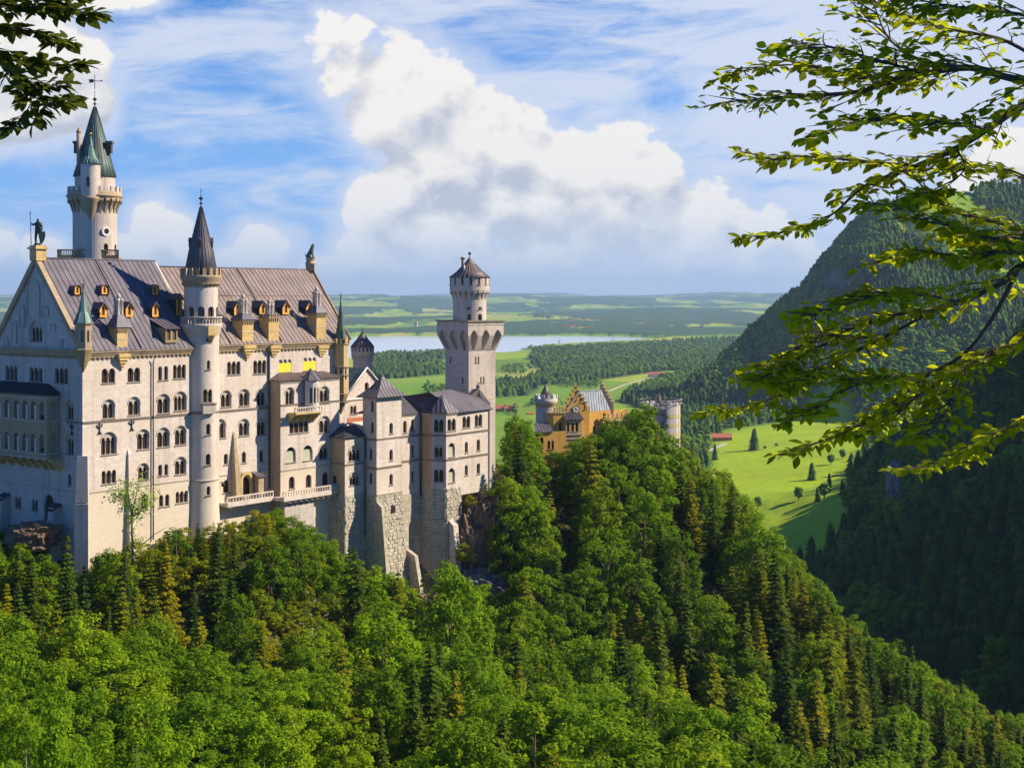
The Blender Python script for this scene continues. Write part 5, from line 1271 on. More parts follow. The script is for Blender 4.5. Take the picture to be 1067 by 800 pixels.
sp = cone_roof('spire', tow, (cx_, ty), [(tp(21.8), tz(289.3)), (tp(13.5), tz(283)), (tp(6), tz(275)), (.12, tz(268))], 'roof_brown', 28)
mb = MB().mat('iron'); mb.tube([(cx_, ty, tz(269)), (cx_, ty, tz(265))], .1, 5); mb.sphere((cx_, ty, tz(264.2)), .38, 8, 6); mb.build('finial', None, sp)
mb = MB().mat('roof_brown'); mb.tube([(cx_ - tp(6.9), ty - 1.6, tz(284)), (cx_ - tp(6.9), ty - 1.6, tz(270))], .38, 8); mb.lathe([(.4, 0), (.62, .1), (.62, .4), (.2, .6)], (cx_ - tp(6.9), ty - 1.6, tz(270.5)), 8); mb.mat('white_stone'); mb.tube([(cx_ - tp(5.4), ty - 2.4, tz(283)), (cx_ - tp(5.4), ty - 2.4, tz(276.5))], .2, 6); mb.build('chimney', None, sp)

# ================================================================ KNIGHTS' HOUSE AND SMALL ROUND TURRET BEHIND
kh = thing('knights_house', (-34, 332, -45), 'gabled stone house with a dark teal roof tucked behind the right end of the palace', 'castle building')
ka_, kz = S.px(382, 382.5); 
KP = Plane(((366 - CX) / FPX * 322, 322.0), DV); ga, gz_ = KP.px(381.7, 384.5); g0, e0z = KP.px(361.5, 410); g1 = ga + (ga - g0); 
f = Wall(KP, kh, 'stone'); f.win(382.2, 402.5, 4.5, 8.5, 1, 'plain'); f.win(368.3, 427, 6.5, 9, 2, 'plain')
f.finish([(g0, -55), (g1, -55), (g1, e0z), (ga, gz_), (g0, e0z)])
mb = MB()
roof_poly(mb, [KP.P(g0 - .7, e0z - .6, .4), KP.P(ga, gz_ + .25, .4), KP.P(ga, gz_ + .25, -16), KP.P(g0 - .7, e0z - .6, -16)], 'roof_teal', 1.0)
roof_poly(mb, [KP.P(g1 + .7, e0z - .6, .4), KP.P(ga, gz_ + .25, .4), KP.P(ga, gz_ + .25, -16), KP.P(g1 + .7, e0z - .6, -16)], 'roof_brown', 1.0)
mb.build('roof', None, kh)
mb = MB().mat('white_stone')
for s_, ge in ((-1, g0), (1, g1)):
    A0 = KP.P(ge - s_ * -.2, e0z - .1, .25); A1 = KP.P(ga, gz_ + .35, .25); mb.tube([A0, A1], .24, 4)
slab(mb, KP, g0 - .3, g1 + .3, .02, .3, KP.px(370, 415)[1] - .3, KP.px(370, 415)[1]); mb.build('gable_coping', None, kh)
mb = MB().mat('stone_grey')
for (a_, z_) in ((g0, -55),): sheet(mb, rect(0, 16, -55, e0z), [], Plane(KP.P(g0, 0, -16).to_2d(), (S.n.x, S.n.y)).P)
mb.mat('roof_tile'); 
u0, z0 = KP.px(352, 437, 6); slab(mb, KP, u0, u0 + 8, 5, 9, z0 - .5, z0); mb.mat('white_stone'); slab(mb, KP, u0 - 1, u0 + 9, 8.8, 9.2, z0 - 3, z0 - .5)
mb.build('rear_wall', None, kh)
sy = 348.0; sx = (377.7 - CX) / FPX * sy; sz = lambda v: (HY - v) * sy / FPX; spx = lambda p: p * sy / FPX
st = thing('small_round_tower', (sx, sy, -45), 'small round tower with brown pointed cap peeping over the teal-roofed house', 'tower')
rs = spx(9.8); C_ = Cyl((sx, sy), rs); f = Wall(C_, st, 'stone_pink'); f.finish(rect(-math.pi * rs * .9, math.pi * rs * .9, -45, sz(372)), cols=[(a * rs * R(12) + .01, -44.9, sz(372.1)) for a in range(-13, 14)])
mb = MB(); ring_arches(mb, (sx, sy), rs, spx(11.6), sz(376), sz(370), 16, 'stone_pink'); mb.mat('stone_pink'); mb.lathe([(rs, sz(372)), (spx(11.8), sz(370)), (spx(11.8), sz(361))], (sx, sy, 0), 28)
mb.mat('glass')
for i in range(18):
    t = 2 * math.pi * i / 18; q = V(math.cos(t), math.sin(t), 0); mb.box(V(sx, sy, sz(364)) + q * spx(11.8), .1, .42, .9, q, (-q.y, q.x, 0))
mb.build('upper_wall', None, st)
sp = cone_roof('spire', st, (sx, sy), [(spx(12.6), sz(361.5)), (spx(7.5), sz(355)), (.1, sz(345.5))], 'roof_brown', 20); finial(sp, (sx, sy), sz(346), 1.3, 'iron', k=.5)

# ================================================================ OCHRE GATEHOUSE
GY = 425.0
gh = thing('gatehouse', ((605 - CX) / FPX * GY, GY + 8, -45), 'ochre brick gatehouse with stepped gables, a clock and a silvery roof above the treetops', 'castle building')
GF = Plane(((577 - CX) / FPX * GY, GY), (0.93, 0.36)); gpz = lambda u, v: GF.px(u, v)
aL, zG = GF.px(584, 434); 
# stepped gable outline
st_u = [(588.8, 419), (591.2, 415), (593.6, 411), (596, 407), (598.3, 403)]
pts = [(586.3, 480), (586.3, 423)]
lastv = 423
for (u, v) in st_u: pts += [(u, lastv), (u, v)]; lastv = v
ctr_u = 600.2; rr_ = [(2 * ctr_u - u, v) for (u, v) in pts[::-1]]
outl = dedupe([GF.px(u, v) for (u, v) in (pts + rr_)])
f = Wall(GF, gh, 'ochre_brick')
for (u, v, w, h) in ((595.5, 416.5, 1.3, 5), (600.2, 413, 1.5, 8), (604.9, 416.5, 1.3, 5), (591, 424, 1.3, 5), (609.3, 424, 1.3, 5)): f.win(u, v, w, h, 1)
f.finish(outl[::-1] if False else outl)
mb = MB().mat('sandstone')
prev = None
for (u, v) in [(x, y) for x, y in st_u] + [(2 * ctr_u - x, y) for x, y in st_u]:
    a, z = GF.px(u, v); 
    du = 2.4; a1 = GF.px(u + (du if u < ctr_u else -du), v)[0]; lo, hi = min(a, a1), max(a, a1); slab(mb, GF, lo - .1, hi + .1, -.5, .25, z, z + .3)
mb.build('gable_coping', None, gh)
a, z = GF.px(600, 426.3); mb = MB().mat('clock_face'); c = GF.P(a, z, .1); n3 = GF.n3; d3 = GF.d3
mb.prism([c + d3 * math.cos(t) * .95 + V(0, 0, 1) * math.sin(t) * .95 for t in [2 * math.pi * i / 20 for i in range(20)]][::-1], n3 * .12)
mb.mat('iron'); mb.tube([c + n3 * .16, c + n3 * .16 + V(0, 0, .7)], .06, 4); mb.tube([c + n3 * .16, c + n3 * .16 + d3 * .45 - V(0, 0, .2)], .07, 4)
vs = []
for i in range(20):
    t = 2 * math.pi * i / 20; vs += [c + n3 * .14 + (d3 * math.cos(t) + V(0, 0, 1) * math.sin(t)) * .98, c + n3 * .14 + (d3 * math.cos(t) + V(0, 0, 1) * math.sin(t)) * 1.2]
mb.add(vs, [(2 * i, 2 * ((i + 1) % 20), 2 * ((i + 1) % 20) + 1, 2 * i + 1) for i in range(20)]); mb.build('clock', None, gh)
# main roof running away to the right
gr = Vector((math.cos(R(38)), math.sin(R(38))))
gd = V(gr.x, gr.y, 0); A_pk = GF.P(*GF.px(603, 407)); A_ev = GF.P(*GF.px(613, 429)); Lr = 9.0
A_ev2 = GF.P(*GF.px(588, 429))
mb = MB(); roof_poly(mb, [A_ev, A_ev + gd * Lr, A_pk + gd * Lr, A_pk], 'roof_silver', 1.0, .12, .1); roof_poly(mb, [A_ev2, A_pk, A_pk + gd * Lr, A_ev2 + gd * Lr], 'roof_silver', 0)
mb.build('roof', None, gh)
mb = MB().mat('roof_brown'); B0 = A_pk + gd * (Lr + .1); across = (A_ev - A_pk); ah = V(across.x, across.y, 0); 
n = 6; prof = []
for i in range(n + 1):
    f0 = i / n; zt_ = A_pk.z + .9 + across.z * max(0, (i - .5) / n); prof.append((f0, zt_))
pp = [V(B0.x, B0.y, B0.z - 1)]; base_z = A_ev.z - 1
poly = [V((B0 + ah * -0.12).x, (B0 + ah * -.12).y, base_z)]
x = -.12
for i in range(n):
    z_ = A_pk.z + 1.6 + across.z * (i / n); x1 = -.12 + (i + 1) * 1.22 / n
    p0 = B0 + ah * x; p1 = B0 + ah * x1; poly += [V(p0.x, p0.y, z_), V(p1.x, p1.y, z_)]; x = x1
poly.append(V((B0 + ah * x).x, (B0 + ah * x).y, base_z)); mb.prism(poly, gd * .8); mb.mat('sandstone')
x = -.12
for i in range(n):
    z_ = A_pk.z + 1.6 + across.z * (i / n); x1 = -.12 + (i + 1) * 1.22 / n; p0 = B0 + ah * x; p1 = B0 + ah * x1
    mb.prism([V(p0.x, p0.y, z_), V(p1.x, p1.y, z_), V(p1.x, p1.y, z_ + .35), V(p0.x, p0.y, z_ + .35)], gd * 1.0); x = x1
mb.build('stepped_gable', None, gh)
# right wall with battlements, left wing with battlements
RWp = Plane(A_ev.to_2d(), gr); mb = MB().mat('ochre_brick'); 
f = Wall(RWp, gh, 'ochre_brick'); 
for i in range(4): f.win_m(2.5 + i * 4, A_ev.z - 6.5, .9, 2.2, 1)
f.finish(rect(0, 16, -60, A_ev.z + .1))
RW2 = RWp.shift(4.5, 1.6); mb = MB().mat('sandstone'); slab(mb, RW2, 0, 13, -.6, 0, -60, A_ev.z - 2.4); cren(mb, RW2, 0, 13, A_ev.z - 2.4, 7, 1.6, .5, 0, .55)
for i in range(8): slab(mb, RW2, .4 + i * 1.5, 1.0 + i * 1.5, 0, .3, A_ev.z - 4.2, A_ev.z - 3.2)
mb.mat('ochre_brick'); slab(mb, RW2, .1, 12.9, -.5, .05, -60, A_ev.z - 4.2); mb.build('battlement', None, gh)
mb = MB().mat('wood'); slab(mb, RWp.shift(7.5, -1.6), 0, 2.0, -1.5, 0, A_ev.z + .8, A_ev.z + 3.2); mb.mat('roof_dark'); slab(mb, RWp.shift(7.3, -1.4), 0, 2.4, -2.5, 0, A_ev.z + 3.2, A_ev.z + 3.5); mb.build('dormer', None, gh)
LW = GF.shift(0, 1.2); a0, zt_ = LW.px(576.6, 429.5); a1, _ = LW.px(588.5, 429.5); f = Wall(LW, gh, 'ochre_brick'); f.win(583.8, 444.5, 3, 9, 1, 'plain'); f.finish(rect(a0, a1, -60, zt_))
mb = MB().mat('sandstone'); slab(mb, LW, a0 - .2, a1 + .2, -.5, .2, zt_ - .4, zt_ + .002); cren(mb, LW, a0, a1, zt_, 4, 1.5, .5, .15, .5); mb.mat('ochre_brick'); slab(mb, LW, a0, a0 + .4, -6, -.02, -60, zt_ - .4); mb.build('battlement', None, gh)
BW = GF.shift(0, 2.6); a0, zt_ = BW.px(589.5, 437); a1, _ = BW.px(606.5, 437); f = Wall(BW, gh, 'sandstone'); 
for u in (592, 596.8, 601.2): f.win(u, 444.8, 3.0, 9.5, 1)
f.finish(rect(a0, a1, -60, zt_)); mb = MB(); roof_poly(mb, [BW.P(a0 - .5, zt_ - .1, .5), BW.P(a1 + .5, zt_ - .1, .5), BW.P(a1 + .1, zt_ + 1.9, -2.5), BW.P(a0, zt_ + 1.9, -2.5)], 'roof_dark', 1)
mb.mat('sandstone'); slab(mb, BW, a1 - .4, a1, -2.6, -.02, -60, zt_ - .1); slab(mb, BW, a0, a0 + .4, -2.6, -.02, -60, zt_ - .1); mb.mat('trim'); z_ = BW.px(595, 452)[1]; slab(mb, BW, a0 - .1, a1 + .1, .01, .3, z_ - .3, z_); slab(mb, BW, a0 - .1, a1 + .1, .01, .2, z_ - 1.6, z_ - 1.3); mb.build('bay', None, gh)
LL = GF.shift(0, 3.4); a0, zt_ = LL.px(559.5, 450); a1, _ = LL.px(590, 450); f = Wall(LL, gh, 'ochre_brick')
for (u, v, w, h) in ((564.5, 462, 4, 13), (572, 463.5, 3, 9), (576, 463.5, 2.6, 9)): f.win(u, v, w, h, 1)
f.finish(rect(a0, a1, -64, zt_)); mb = MB(); a2 = LL.px(576.3, 450)[0]; roof_poly(mb, [LL.P(a0 - .4, zt_ - .1, .4), LL.P(a2, zt_ - .1, .4), LL.P(a2, zt_ + 2.3, -3.2), LL.P(a0 + .3, zt_ + 2.3, -3.2)], 'roof_slate', 1); mb.mat('ochre_brick'); slab(mb, LL, a0, a0 + .4, -4, -.02, -64, zt_ - .1); mb.build('lower_roof', None, gh)
def batt_tower(u, y, rpx, vtop, name, label, cone, matn='stone_pink', low=-62, n=16, vcor=None):
    x = (u - CX) / FPX * y; z = lambda v: (HY - v) * y / FPX; p = lambda q: q * y / FPX; r = p(rpx)
    t = thing(name, (x, y, low + 8), label, 'tower'); C_ = Cyl((x, y), r * .86); f = Wall(C_, t, matn); 
    if rpx < 15: f.win(u + 1.0, vtop + 31, 3.2, 7, 1, 'plain'); f.win(u + 6, vtop + 31, 2.4, 5, 1, 'plain')
    e = math.pi * r * .86 * .95; f.finish(rect(-e, e, low, z(vtop + 12)), cols=[(a * r * .86 * R(10) + .01, low + .1, z(vtop + 12.2)) for a in range(-16, 17)])
    mb = MB(); ring_arches(mb, (x, y), r * .86, r, z(vtop + 12.5), z(vtop + 7), n, 'sandstone'); mb.mat(matn); mb.lathe([(r * .86, z(vtop + 11)), (r, z(vtop + 8)), (r, z(vtop + 4)), (r - .5, z(vtop + 4)), (r - .5, z(vtop + 8)), (.1, z(vtop + 8))], (x, y, 0), 32); mb.build('corbel_ring', None, t)
    mb = MB().mat('white_stone'); cren(mb, Cyl((x, y), r), 0, 2 * math.pi * r, z(vtop + 4), n - 5, z(vtop) - z(vtop + 4), .5); mb.build('battlement', None, t)
    cu, cb_, ct_, cr_ = cone; xx = (cu - CX) / FPX * y; s_ = cone_roof('spire', t, (xx, y), [(p(cr_), z(cb_)), (p(cr_ * .55), z((cb_ + ct_) / 2 + 1)), (.1, z(ct_))], 'roof_brown', 16); finial(s_, (xx, y), z(ct_) - .2, 1.0, 'iron', k=.4)
    mb = MB().mat(matn); mb.lathe([(p(cr_ * .8), z(vtop + 8)), (p(cr_ * .8), z(cb_))], (xx, y, 0), 16); mb.build('turret', None, t)
    return t, x, y, z, p, r
batt_tower(568.8, 432.0, 12.2, 411.0, 'round_tower', 'round battlemented tower of the ochre gatehouse with a small pointed cap, on its left side', (568.4, 413, 400, 6.2))
t, x, y, z, p, r = batt_tower(688.5, 436.0, 19.0, 419.0, 'round_tower', 'round tower wrapped in white and yellow sheeting at the right end of the gatehouse', (686.5, 423, 409, 4.6), 'stone_pink', -78, 18)
sc_ = thing('scaffold', (x, y, -74), 'scaffolding with white sheets and yellow bands around the right gatehouse tower', 'scaffold')
mb = MB().mat('sheet_white'); rs_ = r + .35; a0, a1 = R(-82), R(60); v = 419.5; i = 0
bands = [(421, 431, 0), (431, 434, 1), (434, 440.5, 0), (440.5, 443.5, 1), (443.5, 449.5, 0), (449.5, 452.5, 1), (452.5, 470, 0), (470, 473, 1), (473, 492, 0), (492, 495, 1), (495, 540, 0)]
for (va, vb, yl) in bands:
    mb.mat('sheet_yellow' if yl else 'sheet_white'); mb.lathe([(rs_ + (.06 if yl else 0), z(vb)), (rs_ + (.06 if yl else 0), z(va) - .02)], (x, y, 0), 18, a0=a0, a1=a1)
mb.build('sheeting', None, sc_)
mb = MB().mat('iron')
rr2 = r + .9
for i in range(18):
    t_ = 2 * math.pi * i / 18; mb.tube([(x + rr2 * math.cos(t_), y + rr2 * math.sin(t_), z(540)), (x + rr2 * math.cos(t_), y + rr2 * math.sin(t_), z(415.5))], .07, 4)
mb.mat('sheet_white')
for v in (416, 419.5): mb.lathe([(rr2 - .06, z(v) - .07), (rr2 + .06, z(v) - .07), (rr2 + .06, z(v) + .07), (rr2 - .06, z(v) + .07)], (x, y, 0), 18)
for v in (424, 436, 448, 460, 472): mb.lathe([(rs_ + .1, z(v)), (rr2 + .2, z(v)), (rr2 + .2, z(v) + .1), (rs_ + .1, z(v) + .1)], (x, y, 0), 18, a0=R(60), a1=R(220))
mb.build('pole_frame', None, sc_)
# low ochre arched wall in the trees at the foot of the scaffolded tower
lw = thing('garden_wall', ((676 - CX) / FPX * 428, 428, -66), 'small ochre arched wall among the trees below the scaffolded tower', 'wall')
LWp = Plane(((672 - CX) / FPX * 426, 426.0), (.95, .3)); f = Wall(LWp, lw, 'ochre_brick'); f.win(676.5, 510, 3.5, 9, 1); a0, z0 = LWp.px(672, 500); a1, _ = LWp.px(700, 500); f.finish(rect(a0, a1, -80, z0)); mb = MB().mat('white_stone'); slab(mb, LWp, a0, a1, -.4, .2, z0, z0 + .4); mb.build('coping', None, lw)
# ================================================================ TERRAIN
def _h(ix, iy, s):
    n = (ix.astype(np.int64) * 374761393 + iy.astype(np.int64) * 668265263 + s * 1274126177) & 0xffffffff
    n = ((n ^ (n >> 13)) * 1274126177) & 0xffffffff
    return ((n ^ (n >> 16)) & 0xffff) / 65535.0
def vnoise(x, y, s=0):
    ix = np.floor(x); iy = np.floor(y); fx = x - ix; fy = y - iy; fx = fx * fx * (3 - 2 * fx); fy = fy * fy * (3 - 2 * fy)
    a = _h(ix, iy, s); b = _h(ix + 1, iy, s); c = _h(ix, iy + 1, s); d = _h(ix + 1, iy + 1, s)
    return (a + (b - a) * fx) * (1 - fy) + (c + (d - c) * fx) * fy
def fbm(x, y, sc_, o=5, s=0, g=0.5):
    t = 0; a = 1; n = 0
    for k in range(o): t = t + a * vnoise(x / sc_, y / sc_, s + k * 17); n += a; a *= g; sc_ = sc_ / 2.03
    return t / n
def smst(x, a, b):
    t = np.clip((x - a) / (b - a), 0, 1); return t * t * (3 - 2 * t)
def px3(u, v, y): return ((u - CX) / FPX * y, y, (HY - v) / FPX * y)
CP = [  # control points of the near ground: (x, y, z)
 (-120, 60, -40), (-40, 60, -48), (20, 60, -58), (60, 60, -66), (120, 60, -60), (-70, 110, -53), (-20, 110, -58), (30, 110, -66), (90, 110, -76), (180, 120, -50),
 (-120, 150, -50), (-60, 150, -57), (-20, 150, -62), (20, 150, -70), (60, 150, -82), (110, 160, -92), (170, 170, -75),
 (-150, 200, -44), (-90, 200, -50), (-55, 200, -60), (-20, 200, -66), (15, 200, -76), (50, 200, -88), (90, 210, -102), (140, 220, -100),
 (-170, 250, -42), (-110, 235, -49), (-84, 232, -56), (-62, 236, -60), (-45, 240, -58), (-30, 240, -72), (-22, 245, -81), (5, 250, -86), (35, 250, -88), (70, 255, -102), (105, 255, -116), (160, 260, -112), (220, 260, -70),
 (-75, 243, -53), (-64, 252, -51), (-50, 262, -47.5), (-42, 262, -50.5), (-30, 270, -68), (-26, 283, -75), (-15, 286, -79), (-5, 290, -80), (3, 294, -80), (15, 297, -78), (45, 300, -84), (75, 300, -96), (105, 305, -112), (150, 310, -130),
 (-90, 275, -40), (-60, 300, -40), (-30, 330, -40), (-8, 328, -42), (4, 325, -50), (12, 330, -52), (30, 330, -60), (50, 330, -66), (75, 345, -84), (105, 350, -102), (135, 355, -124), (170, 360, -146),
 (-100, 340, -60), (-40, 380, -50), (0, 370, -46), (20, 380, -50), (40, 400, -56), (60, 400, -68), (20, 440, -58), (45, 445, -66), (70, 440, -84), (100, 420, -122), (130, 430, -160), (170, 440, -168), (210, 440, -140),
 (-160, 420, -110), (-60, 470, -110), (20, 520, -120), (90, 520, -160), (150, 520, -160), (190, 520, -130), (250, 520, -95), (-120, 650, -180), (20, 650, -190), (130, 650, -180), (170, 700, -150), (220, 700, -125), (262, 700, -98), (330, 700, -40),
 (-100, 900, -200), (80, 900, -200), (170, 850, -185), (215, 900, -150), (290, 900, -100), (360, 900, -40), (210, 1100, -180), (285, 1000, -105), (300, 1150, -140), (365, 1150, -75),
 (400, 600, 60), (500, 500, 150), (500, 350, 90), (300, 330, -30), (300, 200, -20), (600, 500, 200), (640, 750, 255), (800, 1000, 325), (700, 800, 295), (450, 1000, 60), (520, 1200, 60), (1000, 700, 420), (560, 900, 190), (-300, 250, -60), (-300, 600, -190), (-300, 1000, -200), (100, 1200, -200), (700, 1300, 150), (900, 300, 300)]  # some points here raise an unseen peak, added to shade the gorge
CPa = np.array(CP, float)
def _tps(r2): return 0.5 * r2 * np.log(np.maximum(r2, 1e-6))
_xs = CPa[:, :2] / 100.0; _d = ((_xs[:, None] - _xs[None]) ** 2).sum(-1)
_K = np.sqrt(_d); _n = len(CP); _A = np.zeros((_n + 3, _n + 3)); _A[:_n, :_n] = _K + np.eye(_n) * 0.02; _A[:_n, _n] = 1; _A[:_n, _n + 1:] = _xs; _A[_n, :_n] = 1; _A[_n + 1:, :_n] = _xs.T
_w = np.linalg.solve(_A, np.concatenate([CPa[:, 2], np.zeros(3)]))
def near_h(x, y):
    sh = x.shape; P_ = np.stack([x.ravel(), y.ravel()], 1) / 100.0; out = np.empty(len(P_))
    for i in range(0, len(P_), 20000):
        q = P_[i:i + 20000]; k = np.sqrt(((q[:, None] - _xs[None]) ** 2).sum(-1)); out[i:i + 20000] = k @ _w[:_n] + _w[_n] + q @ _w[_n + 1:]
    return out.reshape(sh)
CREST = [(240, 2440, -200), (300, 2460, -158), (350, 2500, -122), (410, 2550, -76), (468, 2600, -40), (525, 2620, 12), (575, 2650, 64), (640, 2700, 135), (700, 2720, 182), (780, 2760, 212), (900, 2850, 215), (1050, 2900, 250), (1500, 3100, 380)]
PLAIN = -200.0
def mountain(x, y):
    best = np.full(x.shape, -1e9)
    for (a, b) in zip(CREST[:-1], CREST[1:]):
        ax, ay, az_ = a; bx, by, bz = b; dx, dy = bx - ax, by - ay; L2 = dx * dx + dy * dy
        t = np.clip(((x - ax) * dx + (y - ay) * dy) / L2, 0, 1); d = np.hypot(2.0 * (x - ax - t * dx), y - ay - t * dy)
        side = ((x - ax) * dy - (y - ay) * dx) > 0
        best = np.maximum(best, az_ + (bz - az_) * t - np.where(side, 0.52, 0.75) * d)
    rg_ = np.abs(fbm(x + y * .35, y * .45, 260, 5, 5) - .5) * 2
    return best + (rg_ - .5) * 42 * smst(best, -220, -60) + (fbm(x, y, 90, 4, 9) - .5) * 26 * smst(best, -200, -80)
LAKE = [(300, 356), (330, 354), (368, 351), (420, 350), (470, 350.4), (500, 347.5), (528, 347.2), (560, 348.3), (600, 350.0), (640, 351), (668, 352.6), (655, 354), (610, 355.6), (560, 358.6), (540, 362.5), (520, 366), (470, 368.5), (430, 368), (395, 366.5), (388, 372), (300, 374)]
def plain_xy(u, v, z=PLAIN): y = z * FPX / (HY - v); return ((u - CX) / FPX * y, y)
def poly_sd(px_, py_, poly):
    inside = np.zeros(px_.shape, bool); d = np.full(px_.shape, 1e12); n = len(poly)
    for i in range(n):
        x0, y0 = poly[i]; x1, y1 = poly[(i + 1) % n]
        t = np.clip(((px_ - x0) * (x1 - x0) + (py_ - y0) * (y1 - y0)) / ((x1 - x0) ** 2 + (y1 - y0) ** 2 + 1e-9), 0, 1)
        d = np.minimum(d, (px_ - x0 - t * (x1 - x0)) ** 2 + (py_ - y0 - t * (y1 - y0)) ** 2)
        c = ((y0 > py_) != (y1 > py_)); xi = (x1 - x0) * (py_ - y0) / (np.where(y1 == y0, 1e-9, y1 - y0)) + x0; inside ^= c & (px_ < xi)
    return np.where(inside, -1, 1) * np.sqrt(d)
LAKE_W = [plain_xy(u, v) for u, v in LAKE]
def far_h(x, y):
    r = np.hypot(x, y)
    h = PLAIN + 2.5 + (fbm(x, y, 900, 4, 21) - .45) * 16 * smst(r, 1500, 5000)
    h = h + (fbm(x, y, 1500, 5, 3) - .42) * 130 * smst(r, 7300, 11000)
    h = h + np.maximum(0, r - 8500) * 0.0067 + (fbm(x, y, 4200, 5, 13) - .42) * 260 * smst(r, 12000, 22000)
    h = h + 150 * np.exp(-((x - 5200) / 2600) ** 2 - ((y - 24000) / 3000) ** 2)
    sd = poly_sd(x, y, LAKE_W) + (fbm(x, y, 260, 4, 31) - .5) * 170
    near = smst(sd, 0, 900)
    h = np.where(y > 1500, np.minimum(h, PLAIN + 0.8 + 40 * near + np.maximum(0, sd - 700) * .12), h); h = np.where(sd < 60, PLAIN - 3 + 4.2 * np.clip((sd + 60) / 120, 0, 1), h)
    # the sunlit meadow tilts gently
    h = h + 22 * np.exp(-((x - 520) / 260) ** 2 - ((y - 1650) / 420) ** 2)
    return np.maximum(h, mountain(x, y))
def H(x, y):
    x = np.asarray(x, float); y = np.asarray(y, float); r = np.hypot(x, y)
    w = smst(r, 1100, 1450); f = far_h(x, y); n = near_h(x, np.maximum(y, -300.))
    n = n + (fbm(x, y, 28, 4, 41) - .5) * 7 * smst(r, 60, 200) 
    n = np.maximum(n, -206)
    return np.where(w >= 1, f, n * (1 - w) + f * w)
# land cover, in plan; outlines read on the plain and set down where they lie
def ground_poly(pts, z=PLAIN): return [plain_xy(u, v, z) for u, v in pts]
FOR = [[(380, 366), (425, 371), (470, 369), (470, 375), (445, 378), (412, 376), (385, 380)],
       [(392, 383), (425, 381), (462, 383), (462, 391), (430, 394), (395, 396)],
       [(556, 368.5), (590, 364.5), (640, 361), (690, 358), (760, 355), (900, 352), (900, 380), (760, 378), (700, 377), (650, 380), (610, 383.5), (575, 386), (556, 384)],
       [(548, 399), (568, 390), (600, 386), (650, 381), (700, 378), (760, 378), (780, 392), (720, 388), (690, 388), (640, 395), (592, 401), (552, 404)],
       [(512, 402), (535, 401), (560, 405), (548, 413), (512, 416)],
       [(652, 421), (662, 410), (700, 395), (730, 384), (900, 380), (900, 452), (850, 440), (800, 446), (748, 452), (700, 452), (690, 432), (672, 426)],
       [(690, 428), (742, 455), (748, 470), (738, 500), (738, 560), (690, 560)],
       [(750, 530), (800, 538), (870, 516), (905, 495), (903, 460), (905, 440), (1200, 430), (1200, 640), (750, 600)]]
FOR_W = [ground_poly(p) for p in FOR]
MEAD_W = ground_poly([(738, 525), (742, 463), (780, 452), (830, 441), (870, 438), (908, 455), (908, 492), (870, 516), (800, 537), (755, 530)])
def forest_sd(x, y):
    d = np.full(x.shape, 1e9)
    for p in FOR_W: d = np.minimum(d, poly_sd(x, y, p))
    return d
